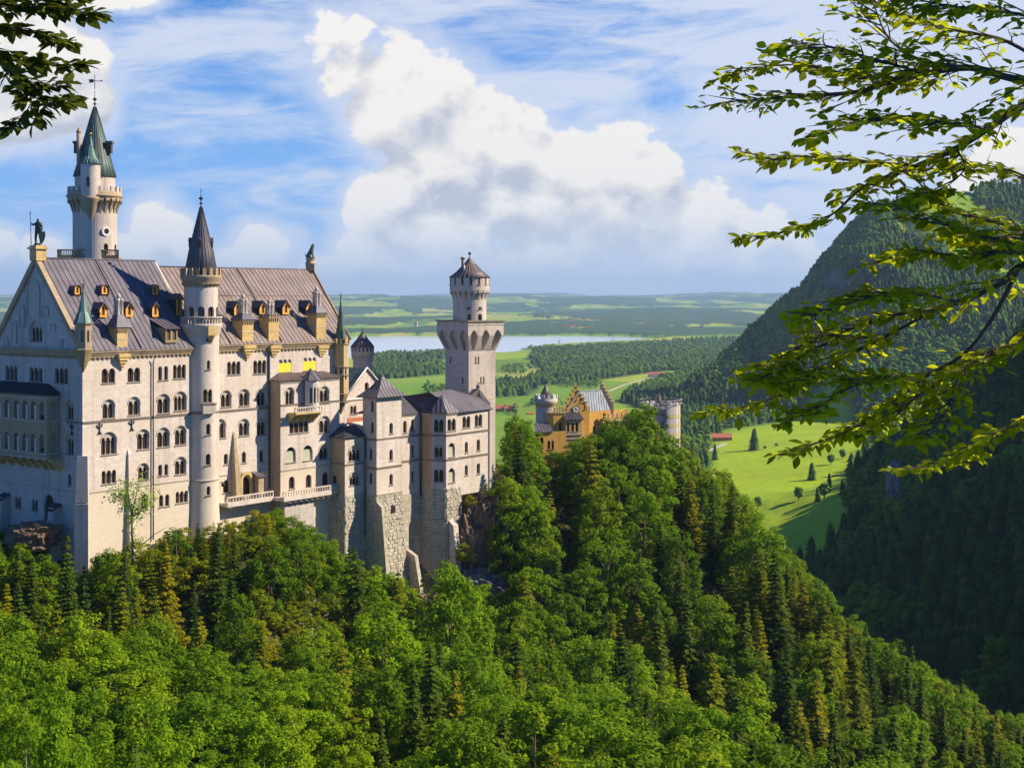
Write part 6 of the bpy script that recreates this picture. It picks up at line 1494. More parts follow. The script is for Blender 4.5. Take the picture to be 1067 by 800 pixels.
def build_ground():
    az = np.concatenate([np.radians(np.linspace(-62, -23, 40, endpoint=False)), np.radians(np.linspace(-23, 23, 400, endpoint=False)), np.radians(np.linspace(23, 80, 60))])
    r = 14 * np.exp(np.linspace(0, math.log(44000 / 14.), 600))
    Rg, Ag = np.meshgrid(r, az, indexing='ij'); x = Rg * np.sin(Ag); y = Rg * np.cos(Ag); z = H(x, y)
    # the earth curves away a little
    z = z - np.where(Rg > 9000, (Rg - 9000) ** 2 / (2 * 6.371e6), 0)
    nr, na = x.shape; me = bpy.data.meshes.new('ground'); me.vertices.add(nr * na); me.vertices.foreach_set('co', np.stack([x, y, z], -1).ravel().astype(np.float32))
    i, j = np.meshgrid(np.arange(nr - 1), np.arange(na - 1), indexing='ij'); a = i * na + j
    q = np.stack([a, a + 1, a + na + 1, a + na], -1).reshape(-1, 4)[:, ::-1]
    me.loops.add(len(q) * 4); me.loops.foreach_set('vertex_index', q.ravel().astype(np.int32)); me.polygons.add(len(q)); me.polygons.foreach_set('loop_start', np.arange(0, len(q) * 4, 4, dtype=np.int32)); me.polygons.foreach_set('loop_total', np.full(len(q), 4, np.int32))
    me.update(calc_edges=True); me.polygons.foreach_set('use_smooth', np.ones(len(q), bool))
    # cover: r = forest floor, g = far woodland, b = rocky / near slope
    near = 1 - smst(Rg, 1150, 1400); mz = mountain(x, y)
    onm = smst(z, -185, -150) * (Rg > 1700) * (Rg < 4500)
    fo = np.clip(smst(-forest_sd(x, y), -25, 10) * (Rg < 6500), 0, 1)
    fo = np.maximum(fo, near)
    alp = smst(fbm(x, y, 110, 4, 77), .62, .67) * smst(z, -60, 60)
    fo = np.maximum(fo, onm * (1 - alp))
    wood = smst(fbm(x, y * .45, 800, 5, 51) + .06 * smst(Rg, 12000, 20000), .50, .53) * smst(Rg, 6300, 7000)
    wood = np.where(poly_sd(x, y, LAKE_W) < 120, 0, wood)
    band = (np.exp(-((y - 7600 - (fbm(x, y, 900, 3, 8) - .5) * 900) / 420) ** 2) > .5) * (x > -2500); wood = np.maximum(wood, band * smst(Rg, 6900, 7200))
    near_b = near
    uu = CX + FPX * x / np.maximum(y, 1); md = np.maximum(smst(-poly_sd(x, y, MEAD_W), -15, 15), ((uu > 735) & (uu < 892) & (y > 900) & (y < 1450)) * 1.0); fo = fo * (1 - md)
    ca = me.color_attributes.new('cover', 'FLOAT_COLOR', 'POINT'); col = np.stack([fo, wood, near_b, md], -1).astype(np.float32); ca.data.foreach_set('color', col.ravel())
    # far woods stand up from the fields
    zz = z + wood * 16; me.vertices.foreach_set('co', np.stack([x, y, zz], -1).ravel().astype(np.float32)); me.update()
    o = bpy.data.objects.new('ground', me); COL.objects.link(o); o['kind'] = 'structure'
    m, T, p, out = new_mat('ground'); me.materials.append(m)
    at = T.node('ShaderNodeVertexColor', layer_name='cover'); sep = T.node('ShaderNodeSeparateColor', {0: at.outputs[0]}); pos = T.node('ShaderNodeNewGeometry').outputs['Position']
    mp = T.node('ShaderNodeMapping', {'Vector': pos, 'Rotation': (0, 0, .4), 'Scale': (1, .42, .0)})
    vo = T.node('ShaderNodeTexVoronoi', {'Vector': mp.outputs[0]}); vo.inputs['Scale'].default_value = 0.0042; vo.inputs['Randomness'].default_value = .85
    sepv = T.node('ShaderNodeSeparateColor', {0: vo.outputs['Color']})
    field = T.ramp(sepv.outputs[0], [(0, (0.07, 0.16, 0.012)), (.25, (0.20, 0.36, 0.012)), (.45, (0.13, 0.27, 0.015)), (.65, (0.32, 0.42, 0.02)), (.85, (0.42, 0.40, 0.07)), (1, (0.18, 0.32, 0.03))])
    n1 = T.noise(pos, 0.012, 6, .6); n2 = T.noise(pos, 0.12, 5, .65)
    field = T.mix(at.outputs['Alpha'], field, (0.30, 0.42, 0.006, 1))
    field = T.mix(T.smooth(n1, .35, .7, 0, .45), field, (0.22, 0.26, 0.02, 1)); field = T.mix(T.smooth(n2, .45, .7, 0, .35), field, (0.075, 0.14, 0.012, 1))
    floor = T.ramp(T.noise(pos, 0.22, 6, .7), [(.3, (0.025, 0.04, 0.012)), (.48, (0.05, 0.065, 0.016)), (.58, (0.12, 0.085, 0.035)), (.7, (0.20, 0.14, 0.08))])
    rockc = T.ramp(T.noise(pos, 0.5, 7, .7), [(.3, (0.10, 0.075, 0.055)), (.6, (0.28, 0.22, 0.17))])
    ng = T.node('ShaderNodeNewGeometry'); sn = T.node('ShaderNodeSeparateXYZ', {0: ng.outputs['Normal']})
    steep = T.smooth(sn.outputs[2], .62, .80, 1, 0)
    floor = T.mix(sep.outputs[2], T.mix(n2, (0.022, 0.045, 0.012, 1), (0.05, 0.085, 0.018, 1)), floor)
    floor = T.mix(steep, floor, rockc)
    c = T.mix(sep.outputs[0], field, floor); wf = T.math('ADD', sep.outputs[1], T.math('MULTIPLY', T.math('SUBTRACT', T.noise(T.node('ShaderNodeMapping', {'Vector': pos, 'Scale': (1, .4, 1)}).outputs[0], .0055, 7, .7), .5), 2.8))
    spd = T.node('ShaderNodeSeparateXYZ', {0: pos}); wf = T.math('MULTIPLY', T.smooth(wf, .52, .60), T.smooth(spd.outputs[1], 6200, 6900))
    c = T.mix(wf, c, T.mix(T.noise(pos, .01, 4, .6), (0.028, 0.065, 0.022, 1), (0.055, 0.11, 0.028, 1)))
    T.l.new(c, p.inputs['Base Color']); p.inputs['Roughness'].default_value = .95; p.inputs['Specular IOR Level'].default_value = .1
    bump(T, p, n2, .6, 1.5)
    return o
ground = build_ground()
# lake
mb = MB(); xs = [p[0] for p in LAKE_W]; ys = [p[1] for p in LAKE_W]
m, T, p, out = new_mat('water'); p.inputs['Base Color'].default_value = (0.52, 0.61, 0.72, 1); p.inputs['Roughness'].default_value = .12; p.inputs['IOR'].default_value = 1.33
pos = T.node('ShaderNodeNewGeometry').outputs['Position']; bump(T, p, T.noise(T.node('ShaderNodeMapping', {'Vector': pos, 'Scale': (1, 3, 1)}).outputs[0], .05, 4, .6), .15, 1.0)
mb.mat('water'); mb.add([(min(xs) - 900, min(ys) - 500, PLAIN), (max(xs) + 500, min(ys) - 500, PLAIN), (max(xs) + 500, max(ys) + 400, PLAIN), (min(xs) - 900, max(ys) + 400, PLAIN)], [(0, 1, 2, 3)])
lake = mb.build('lake_water'); lake['kind'] = 'structure'
# ================================================================ TREES NEAR THE CASTLE
def np_mesh(name, verts, faces, mat, smooth=False):
    """verts (n,3) array, faces (m,k) array, all faces with k corners"""
    me = bpy.data.meshes.new(name); verts = np.asarray(verts, np.float32); faces = np.asarray(faces, np.int32); k = faces.shape[1]
    me.vertices.add(len(verts)); me.vertices.foreach_set('co', verts.ravel()); me.loops.add(faces.size); me.loops.foreach_set('vertex_index', faces.ravel())
    me.polygons.add(len(faces)); me.polygons.foreach_set('loop_start', np.arange(0, faces.size, k, dtype=np.int32)); me.polygons.foreach_set('loop_total', np.full(len(faces), k, np.int32))
    me.materials.append(MAT[mat]); me.update(calc_edges=True)
    if smooth: me.polygons.foreach_set('use_smooth', np.ones(len(faces), bool))
    return me
def leaf_quads(c, nrm, size, rng, aspect=1.6):
    """rhombic leaves at centres c with normals nrm"""
    n = len(c); a = rng.normal(size=(n, 3)); a -= (a * nrm).sum(1, keepdims=True) * nrm; a /= np.linalg.norm(a, axis=1, keepdims=True) + 1e-9; b = np.cross(nrm, a)
    L = (size * rng.uniform(.7, 1.3, n))[:, None]; W = L / aspect
    v = np.stack([c - a * L * .5, c + b * W * .5 + a * L * .08, c + a * L * .5, c - b * W * .5 + a * L * .08], 1).reshape(-1, 3)
    f = np.arange(n * 4).reshape(-1, 4); return v, f
def crown_broad(seed, h, r, leaf=.42, n_cl=85, per=95, base=.22, squash=1.0, flat=.35, cr_=(.15, .27)):
    """broadleaf crown: many leaf clumps on limbs; returns mesh arrays and limb ends"""
    rng = np.random.default_rng(seed); z0 = h * base; hc = (h - z0) / 2; ends = []; V_ = []; 
    lobes = rng.normal(size=(7, 3)); lobes /= np.linalg.norm(lobes, axis=1, keepdims=True)
    k = 0
    while len(ends) < n_cl:
        d = rng.normal(size=3); d /= np.linalg.norm(d); d[2] = d[2] * .9 + .12
        q = rng.uniform(.35, 1) ** .45; bulge = 1 + .22 * max((lobes @ d).max() - .55, -.35) * 2
        zz = d[2] * q
        taper = 1.0 - .28 * max(0, zz)
        p = np.array([d[0] * q * r * bulge * taper, d[1] * q * r * bulge * taper, z0 + hc + zz * hc * bulge])
        if p[2] < z0 * .7: continue
        ends.append(p)
    cs = []; ns = []
    for p in ends:
        cr = r * rng.uniform(*cr_); m = int(per * rng.uniform(.7, 1.3)); d = rng.normal(size=(m, 3)); d /= np.linalg.norm(d, axis=1, keepdims=True); rad = rng.uniform(.45, 1, (m, 1)) ** .5
        q = d * rad * cr; q[:, 2] *= .62; cs.append(p + q)
        out = p - np.array([0, 0, z0 + hc * .6]); out /= np.linalg.norm(out) + 1e-9
        nn = d * .55 + out * .35 + np.array([0, 0, .55]) + rng.normal(size=(m, 3)) * .42; nn /= np.linalg.norm(nn, axis=1, keepdims=True); ns.append(nn)
    cs = np.concatenate(cs); ns = np.concatenate(ns)
    v, f = leaf_quads(cs, ns, leaf, rng, 1.5); return v, f, ends
def trunk_mesh(seed, h, r0, ends, mat, limbs=14, base=.22, lean=.03):
    rn = random.Random(seed); mb = MB().mat(mat); top = V(rn.uniform(-1, 1) * h * lean, rn.uniform(-1, 1) * h * lean, h * .86)
    P_ = [V(0, 0, -1.2), V(0, 0, 0), top * .3 + V(rn.uniform(-.2, .2), rn.uniform(-.2, .2), 0), top * .62, top]; mb.tube(P_, [r0 * 1.25, r0, r0 * .78, r0 * .5, r0 * .1], 8)
    for e in rn.sample(list(ends), min(limbs, len(ends))):
        e = V(*e); zt = max(h * base * .8, e.z * rn.uniform(.45, .7)); s_ = V(top.x * zt / h, top.y * zt / h, zt); m_ = s_.lerp(e, .5) + V(0, 0, -.04 * h * rn.random())
        mb.tube([s_, m_, e], [r0 * .34, r0 * .2, r0 * .05], 5)
    return mesh_only(mb, 'trunk')
def crown_spruce(seed, h, r, leaf=.5, lev=26, base=.08, droop=.32):
    rng = np.random.default_rng(seed); cs = []; ns = []; ds = []; Ls = []
    for i in range(lev):
        t = (i + rng.uniform(0, .6)) / lev; z = h * (base + (1 - base) * t); rr = r * (1 - t) ** .85 * rng.uniform(.82, 1.12) + .12
        nb = max(5, int(13 * (1 - t * .55))); a0 = rng.uniform(0, 6.28)
        for b in range(nb):
            a = a0 + 6.283 * b / nb + rng.normal() * .12; L = rr * rng.uniform(.72, 1.15); m = max(4, int(L / .34))
            s = (np.arange(m) + .5) / m
            dirx = np.array([math.cos(a), math.sin(a), 0]); px_ = dirx[None] * (s * L)[:, None]; px_[:, 2] = z - droop * L * s + .22 * L * s ** 2.2 * .5
            side = np.array([-math.sin(a), math.cos(a), 0])
            for sg in (-1, 0, 1):
                w = (.10 + .62 * (1 - s) * min(1, L / 2.2) + .1) * (1 if sg else 0)
                c = px_ + side * (sg * w * rng.uniform(.5, 1.0, m))[:, None]; c[:, 2] -= abs(sg) * .12 + rng.uniform(0, .12, m)
                cs.append(c); d = dirx * .8 + side * sg * .9 + np.array([0, 0, -.35 - .25 * abs(sg)]); d = d[None] + rng.normal(size=(m, 3)) * .18; ds.append(d / np.linalg.norm(d, axis=1, keepdims=True))
                nn = np.array([0, 0, 1.]) + dirx * .25 + side * sg * .35; nn = nn[None] + rng.normal(size=(m, 3)) * .28; ns.append(nn / np.linalg.norm(nn, axis=1, keepdims=True)); Ls.append(np.full(m, leaf * (1.15 if sg == 0 else .95)) * (.55 + .45 * min(1, L / 1.6)))
    c = np.concatenate(cs); n = np.concatenate(ns); d = np.concatenate(ds); L = (np.concatenate(Ls) * rng.uniform(.8, 1.25, len(c)))[:, None]
    b = np.cross(n, d); b /= np.linalg.norm(b, axis=1, keepdims=True) + 1e-9; W = L * .26
    v = np.stack([c - d * L * .4, c + b * W, c + d * L * .7, c - b * W], 1).reshape(-1, 3)
    # leader
    k = 14; cz_ = np.linspace(h * .93, h * 1.0, k); 
    return v, np.arange(len(v)).reshape(-1, 4)
KINDS = {}
def make_kinds():
    for i in range(5):
        v, f, e = crown_broad(100 + i, 14, 4.9 + .4 * (i % 3), .44, 105, 85, .08)
        KINDS['beech', i] = (np_mesh('crown', v, f, 'leaf_bright'), trunk_mesh(i, 14, .26, e, 'bark_grey', 10))
        v, f, e = crown_broad(200 + i, 15, 4.5 + .3 * (i % 3), .42, 105, 80, .06)
        KINDS['maple', i] = (np_mesh('crown', v, f, 'leaf_mid'), trunk_mesh(20 + i, 15, .28, e, 'bark', 10))
        v, f = crown_spruce(300 + i, 20, 3.2 + .35 * (i % 3), .62, 27 + i)
        KINDS['spruce', i] = (np_mesh('crown', v, f, 'needle'), trunk_mesh(40 + i, 21.5, .24, [], 'bark', 0))
        v, f = crown_spruce(400 + i, 18, 3.4 + .3 * (i % 3), .62, 22 + i, .05, .2)
        KINDS['larch', i] = (np_mesh('crown', v, f, 'needle_olive'), trunk_mesh(60 + i, 19.3, .22, [], 'bark', 0))
    for i in range(4):
        v, f, e = crown_broad(600 + i, 14, 5.2 + .4 * (i % 3), .30, 125, 135, .12, cr_=(.12, .22))
        KINDS['near', i] = (np_mesh('crown', v, f, 'leaf_bright'), trunk_mesh(90 + i, 14, .26, e, 'bark_grey', 10))
        v, f, e = crown_broad(500 + i, 9, 3.3, .34, 60, 70, .06)
        KINDS['bush', i] = (np_mesh('crown', v, f, 'leaf_olive'), trunk_mesh(80 + i, 9, .14, e, 'bark', 8))
make_kinds()
KH = {'near': 14, 'beech': 14, 'maple': 15, 'spruce': 20.5, 'larch': 18.5, 'bush': 9}
NAME = {'near': 'beech_tree', 'beech': 'beech_tree', 'maple': 'maple_tree', 'spruce': 'spruce_tree', 'larch': 'larch_tree', 'bush': 'bushy_tree'}
rt2 = random.Random(99)
def tree(kind, i, x, y, z, h, rz, wide=1.0, label=None, group=None, sink=.4):
    cm, tm = KINDS[kind, i]; s = h / KH[kind]
    t = bpy.data.objects.new(NAME[kind], None); COL.objects.link(t); t.location = (x, y, z - sink); t.rotation_euler = (rt2.gauss(0, .03), rt2.gauss(0, .03), rz); t.scale = (s * wide * rt2.uniform(.85, 1.15), s * wide * rt2.uniform(.85, 1.15), s)
    for nm, me in (('crown', cm), ('trunk', tm)):
        o = bpy.data.objects.new(nm, me); COL.objects.link(o); o.parent = t
    tag(t, label, 'tree', group); return t
# treetop limit in the photograph for trees in front of the walls: (u, v)
LIM = [(-80, 556), (0, 556), (30, 566), (50, 572), (64, 585), (75, 588), (100, 583), (120, 578), (140, 574), (160, 566), (185, 556), (205, 552), (228, 553), (236, 540), (250, 531), (270, 526), (300, 534), (318, 545), (335, 552), (352, 566), (372, 572),
       (390, 588), (402, 594), (420, 606), (436, 634), (446, 612), (470, 596), (486, 604), (500, 618), (514, 612), (521, 500), (529, 436), (548, 430), (556, 462), (570, 470), (585, 466), (600, 460), (612, 440), (626, 428), (640, 436), (655, 430), (668, 424), (686, 428), (692, 446), (700, 462), (712, 462),
       (724, 476), (745, 492), (765, 496), (790, 535), (810, 556), (840, 592), (870, 626), (900, 650), (940, 676), (980, 704), (1020, 728), (1067, 752), (1160, 800)]
def lim(u):
    for (a, b) in zip(LIM[:-1], LIM[1:]):
        if a[0] <= u <= b[0]: return a[1] + (b[1] - a[1]) * (u - a[0]) / (b[0] - a[0]) - (9 if 95 < u < 235 or 360 < u < 505 else 0)
    return 800
def fp_inside(x, y):
    """castle footprints kept free of trees"""
    a, o = S.inv((x, y))
    if -2 < a < 72 and -32 < o < 2.0: return True
    if 25 < a < 60 and 0 < o < 6.0: return True
    if 56 < a < 104 and -8 < o < 14.5: return True
    if math.hypot(x - qx, y - QY) < 13: return True
    if 5 < x < 52 and 418 < y < 446: return True
    return False
ZONES = [('on the near slope at the lower left', lambda u, y: u < 330 and y < 175), ('below the palace foot', lambda u, y: u < 240), ('on the slope under the palace terrace', lambda u, y: u < 372),
         ('under the rough stone foundations', lambda u, y: u < 520 and y > 180), ('on the bottom middle slope', lambda u, y: u < 640 and y <= 235), ('on the crag beside the square tower', lambda u, y: u < 600), ('in front of the ochre gatehouse', lambda u, y: u < 730 and y > 270),
         ('on the lower middle of the ridge', lambda u, y: u < 800), ('along the falling ridge above the gorge', lambda u, y: True)]
ADJ = {'beech': 'bright green beech tree', 'maple': 'fresh mid-green maple tree', 'spruce': 'dark narrow spruce tree', 'larch': 'olive-tinged pointed larch tree', 'bush': 'low brownish-green bushy tree'}
rt = random.Random(11); placed = []; NT_ = []
def hz_(x, y): return float(H(np.array([x]), np.array([y]))[0])
def kind_at(u, y):
    r = rt.random()
    if u < 330 and y < 190: return 'beech' if r < .75 else 'maple'
    if u < 240: return 'larch' if r < .30 else 'maple' if r < .5 else 'spruce' if r < .72 else 'bush'
    if u < 372: return 'bush' if r < .35 else 'larch' if r < .55 else 'maple' if r < .85 else 'spruce'
    if u < 520 and y > 180: return 'beech' if r < .35 else 'spruce' if r < .55 else 'larch' if r < .75 else 'maple'
    if y < 200: return 'beech' if r < .42 else 'maple' if r < .66 else 'larch' if r < .8 else 'spruce'
    if u < 640: return 'maple' if r < .38 else 'beech' if r < .58 else 'larch' if r < .82 else 'spruce'
    if u < 760: return 'maple' if r < .34 else 'larch' if r < .62 else 'spruce' if r < .88 else 'beech'
    return 'spruce' if r < .48 else 'larch' if r < .78 else 'maple' if r < .9 else 'beech'
cells = {}
def far_enough(x, y, d):
    g_ = 9.0; i, j = int(x // g_), int(y // g_)
    for a in range(i - 1, i + 2):
        for b in range(j - 1, j + 2):
            for (px_, py_, pd) in cells.get((a, b), ()):
                if (px_ - x) ** 2 + (py_ - y) ** 2 < (min(d, pd)) ** 2: return False
    return True
def occupy(x, y, d): cells.setdefault((int(x // 9.0), int(y // 9.0)), []).append((x, y, d))
# remarkable single trees first: (kind, u, y, top v, half width px or None, label)
SPECIAL = [('spruce', 67, 226, 548, None, 'young olive-green spruce standing at the corner of the shaded palace gable'),
 ('spruce', 127, 229, 562, None, 'slim young spruce in front of the sunlit palace foot beside the bare sapling'),
 ('spruce', 378, 262, 560, None, 'pointed dark spruce left of the rough stone square foundation'),
 ('larch', 412, 268, 588, None, 'yellow-green conifer under the rough square foundation'),
 ('beech', 470, 262, 598, 30, 'bright round beech directly below the last foundation buttress'),
 ('beech', 541, 338, 432, 15, 'round light-green tree just right of the square tower'),
 ('spruce', 628, 372, 424, None, 'tall dark spruce rising in front of the ochre gatehouse roof'),
 ('maple', 603, 352, 462, 22, 'broad green tree below the gatehouse bay windows'),
 ('maple', 666, 350, 424, 28, 'large leafy tree hiding the left side of the scaffolded round tower'),
 ('maple', 575, 356, 470, 18, 'leafy tree below the gatehouse lower wing'),
 ('maple', 646, 340, 446, 20, 'leafy tree with an open top between the tall spruce and the large leafy tree'),
 ('spruce', 742, 338, 492, None, 'dark spruce on the ridge with its tip against the sunny meadow'),
 ('spruce', 762, 342, 497, None, 'second dark spruce with its tip against the sunny meadow'),
 ('spruce', 710, 348, 463, None, 'dark spruce just right of the scaffolded round tower'),
 ('larch', 690, 330, 505, None, 'pointed yellow-green tree under the scaffolded round tower'),
 ('spruce', 952, 345, 668, None, 'dark pointed spruce on the ridge before the shaded gorge'),
 ('spruce', 900, 346, 643, None, 'tall spruce midway down the falling ridge'),
 ('spruce', 1000, 342, 702, None, 'spruce low on the ridge near the right edge'),
 ('beech', 30, 118, 690, 70, 'broad bright green beech in the lower left corner'),
 ('beech', 140, 128, 735, 60, 'broad bright beech at the bottom left, right of the corner beech')]
for (kd, u, y, vt, hw, lb_) in SPECIAL:
    x = (u - CX) / FPX * y; z = hz_(x, y); h = (HY - vt) * y / FPX - z; h = max(5, h); w = 1.0
    if kd == 'beech' and y < 185: kd = 'near'
    if hw: w = (hw * y / FPX) / ((5.0 if kd in ('beech', 'near') else 4.7) * h / KH[kd])
    tree(kd, rt.randrange(4), x, y, z, h, rt.uniform(0, 6.28), max(.6, min(1.7, w)), lb_); occupy(x, y, 6.5)
count = 0
cand = []
y = 92.0
while y < 420:
    sp_ = 5.2 + y * .003; x = -y * .40 - 12
    while x < y * .40 + 16: cand.append((x + rt.uniform(-.5, .5) * sp_, y + rt.uniform(-.5, .5) * sp_)); x += sp_
    y += sp_
rt.shuffle(cand)
for _ in range(1500):       # closer planting along the foot of the walls
    a = rt.uniform(-26, 100); o = rt.uniform(1.5, 15) if a < 57 else rt.uniform(14, 26)
    if a < 0: o = rt.uniform(-26, 12)
    q = S.P(a, 0, o); cand.append((q.x, q.y))
cx_arr = np.array([c[0] for c in cand]); cy_arr = np.array([c[1] for c in cand]); cz_arr = H(cx_arr, cy_arr)
keep = []
for (x, y), z in zip(cand, cz_arr):
    if fp_inside(x, y): continue
    u = CX + FPX * x / y; vb = HY - FPX * z / y
    if y > 300 and u < 505: continue
    if y > 395 and u < 720: continue
    kd = kind_at(u, y)
    aa, oo = S.inv((x, y)); foot = -28 < aa < 102 and -28 < oo < (15 if aa < 57 else 26)
    if not far_enough(x, y, (3.2 if foot else 5.6) if kd in ('beech', 'maple') else (2.8 if foot else 4.2)): continue
    h0 = {'beech': rt.uniform(11, 17) * (1.35 if u > 380 and y > 170 else 1), 'maple': rt.uniform(11, 17) * (1.35 if u > 380 else 1), 'spruce': rt.uniform(13, 23), 'larch': rt.uniform(12, 21), 'bush': rt.uniform(6, 10)}[kd]
    if kd in ('spruce', 'larch') and u > 515 and y > 230: h0 = rt.uniform(15, 29)
    if y < 150 : h0 *= .9
    rp = 3.2 * FPX / y; hmax = min((HY - lim(uu)) * y / FPX - z for uu in (u - rp * .5, u, u + rp * .5)) - rt.uniform(-.8, .8)
    if hmax < 1.8: continue
    if hmax < 6: kd = 'bush'
    h = min(h0, hmax)
    if h / h0 < .6 and kd in ('beech', 'maple'): kd = 'bush'
    if vb - h * FPX / y > 860: continue
    if u < -60 or u > 1130: continue
    keep.append((x, y, z, h, kd, u)); occupy(x, y, (3.2 if foot else 5.6) if kd in ('beech', 'maple') else (2.8 if foot else 4.2))
import collections; print('near trees', len(keep), collections.Counter(k[4] for k in keep))
for u, v in ((296, 632), (304, 644), (312, 636), (318, 652), (298, 656), (308, 662), (290, 648), (322, 640), (302, 622), (313, 625)):
    for yy in np.arange(150., 262., 1.5):          # walk along the sight line until it meets the slope
        x = (u - CX) / FPX * yy; z = hz_(x, yy)
        if HY - z * FPX / yy <= v + 12: keep.append((x, yy, z, 4.6, 'bush', u)); break
for (x, y, z, h, kd, u) in keep:
    zn = next(n for n, t in ZONES if t(u, y)); size = 'tall' if h > 16 else 'small' if h < 9 else ''
    lb_ = (size + ' ' + ADJ[kd] + ' ' + zn).strip()
    if kd == 'beech' and y < 185: kd = 'near'
    tree(kd, rt.randrange(4 if kd in ('bush', 'near') else 5), x, y, z, h, rt.uniform(0, 6.28), rt.uniform(.9, 1.2) * (.80 if (kd in ('beech', 'maple') and h > 15) else 1) * (1.25 if (kd == 'bush' and h < 5) else 1), lb_, lb_.replace('tree', 'trees'))
# undergrowth between the trees: one mass of small leaves on the slope
def undergrowth():
    rng = np.random.default_rng(5); n = 170000; y = 95 * np.exp(rng.uniform(0, 1, n) * math.log(400 / 95.)); x = rng.uniform(-.41, .41, n) * y
    # clump
    k = fbm(x, y, 9, 3, 61); m = (k > .40)
    a = (x + 75.6) * .608 + (y - 250) * .794; o = (x + 75.6) * .794 - (y - 250) * .608
    m &= ~((a > -3) & (a < 104) & (o < 4) & (o > -40)); m &= ~((a > 57) & (a < 101) & (o < 16) & (o > -10)); m &= ~((y > 300) & (CX + FPX * x / y < 505)); m &= ~((y > 395) & (CX + FPX * x / y < 720))
    x = x[m]; y = y[m]; z = H(x, y) + rng.uniform(.0, 2.6, len(x)) * smst(fbm(x, y, 5, 2, 3), .3, .7)
    nr = rng.normal(size=(len(x), 3)) * .6 + np.array([0, -.1, 1]); nr /= np.linalg.norm(nr, axis=1, keepdims=True)
    v, f = leaf_quads(np.stack([x, y, z + .2], 1), nr, .75, rng, 1.4); me = np_mesh('undergrowth', v, f, 'undergrowth'); o = bpy.data.objects.new('undergrowth', me); COL.objects.link(o); o['kind'] = 'stuff'; o['label'] = 'brownish green undergrowth covering the castle slope'
undergrowth()
# light-leaved sapling in front of the sunny palace wall
def sapling():
    y = 236.0; x = (138 - CX) / FPX * y; zb = (HY - 585) * y / FPX
    t = thing('sapling', (x, y, zb), 'thin sapling with sparse yellow-green leaves and bare branches against the palace wall', 'tree')
    mb = MB().mat('bark_grey'); q = lambda u, v, dy=0: V((u - CX) / FPX * (y + dy), y + dy, (HY - v) * (y + dy) / FPX)
    br = [[(138.5, 588), (138, 560), (137, 535), (134, 515), (131, 503)], [(137, 540), (143, 534), (152, 527), (162, 520)], [(137.5, 532), (130, 520), (121, 508)], [(138, 566), (150, 566), (160, 557), (174, 549)], [(136, 545), (139, 528), (143, 512), (147, 500)], [(131, 522), (122, 517), (115, 514)], [(150, 529), (156, 512)]]
    ends = []
    rng = np.random.default_rng(2)
    for b in br:
        dy = rng.uniform(-1.6, 1.6); pts = [q(u, v, dy * i / (len(b) - 1)) for i, (u, v) in enumerate(b)]; n = len(pts); mb.tube(pts, [.26 - .2 * i / (n - 1) if b is br[0] else .13 - .1 * i / (n - 1) for i in range(n)], 5)
        for i in range(1, n):
            for s in (0.2, .5, .9): 
                if not (b is br[3] and i > 1): ends.append(pts[i - 1].lerp(pts[i], s))
    mb.build('trunk', None, t)
    cs = []
    for e in ends[3:]:
        m = 30; cs.append(np.array(e[:]) + rng.normal(size=(m, 3)) * .75)
    c = np.concatenate(cs); nr = rng.normal(size=c.shape) + np.array([.3, -.4, .6]); nr /= np.linalg.norm(nr, axis=1, keepdims=True)
    v, f = leaf_quads(c, nr, .42, rng, 1.5); v = v - np.array([x, y, zb]); me = np_mesh('crown', v, f, 'leaf_young'); o = bpy.data.objects.new('crown', me); COL.objects.link(o); o.parent = t
sapling()
# ---------------------------------------------------------------- crags
def crag(name, label, c, size, seed, mat='rock', squash=(1, 1, 1), sub=4, amp=.35, nstrat=.28):
    import bmesh as bm_
    b = bm_.new(); bm_.ops.create_icosphere(b, subdivisions=sub, radius=1.0); co = np.array([v.co[:] for v in b.verts]); 
    rng = np.random.default_rng(seed); o3 = rng.uniform(0, 50, 3)
    def n3(p, s, k): return (vnoise(p[:, 0] * s + o3[0] + p[:, 2] * s * .7, p[:, 1] * s + o3[1] + p[:, 2] * s * .4, k) + vnoise(p[:, 2] * s + o3[2], p[:, 0] * s - p[:, 1] * s, k + 7)) / 2 - .5
    box_ = np.sign(co) * np.abs(co) ** .72; d = 1 + n3(co, 1.6, 1) * amp * 2.2 + np.abs(n3(co, 3.7, 2)) * amp * 1.6 + n3(co, 8.5, 3) * amp * 1.0 + np.abs(n3(co, 17, 4)) * amp * .7 + n3(co, 31, 5) * amp * .35
    st = np.round(co[:, 2] * 7 + n3(co, 2.2, 9) * 3) / 7 - co[:, 2]
    p = box_ * d[:, None]; p[:, :2] *= (1 + st * nstrat)[:, None]; p *= np.array(size) * np.array(squash)
    for v, q in zip(b.verts, p): v.co = q
    me = bpy.data.meshes.new(name); b.to_mesh(me); b.free(); me.materials.append(MAT[mat]); o = bpy.data.objects.new(name, me); COL.objects.link(o); o.location = c
    tag(o, label, 'rock'); return o
def at(u, v, y): return V((u - CX) / FPX * y, y, (HY - v) * y / FPX)
crag('rock_crag', 'reddish brown rock crag carrying the end of the wing below its smooth wall', at(501, 590, 317), (6.2, 6.5, 14.5), 3, 'rock', sub=6)
crag('rock_crag', 'dark lower crag under the reddish one, beside the foundations', at(502, 640, 309), (6.0, 6, 9), 8, 'rock_grey', sub=6)
for (u, v, y, hh, lb_) in ((490, 528, 311.5, 2.6, 'small bush rooted high on the reddish crag'), (507, 516, 314, 2.4, 'small bush on the top edge of the reddish crag'), (499, 566, 309.5, 3.0, 'small bush halfway down the reddish crag'), (516, 572, 310, 4.5, 'bush at the shaded right side of the reddish crag'), (484, 588, 305, 4.5, 'bush at the foot of the reddish crag')):
    p = at(u, v, y); tree('bush', 1, p.x, p.y, p.z, hh, u, 1.3, lb_, sink=.1)
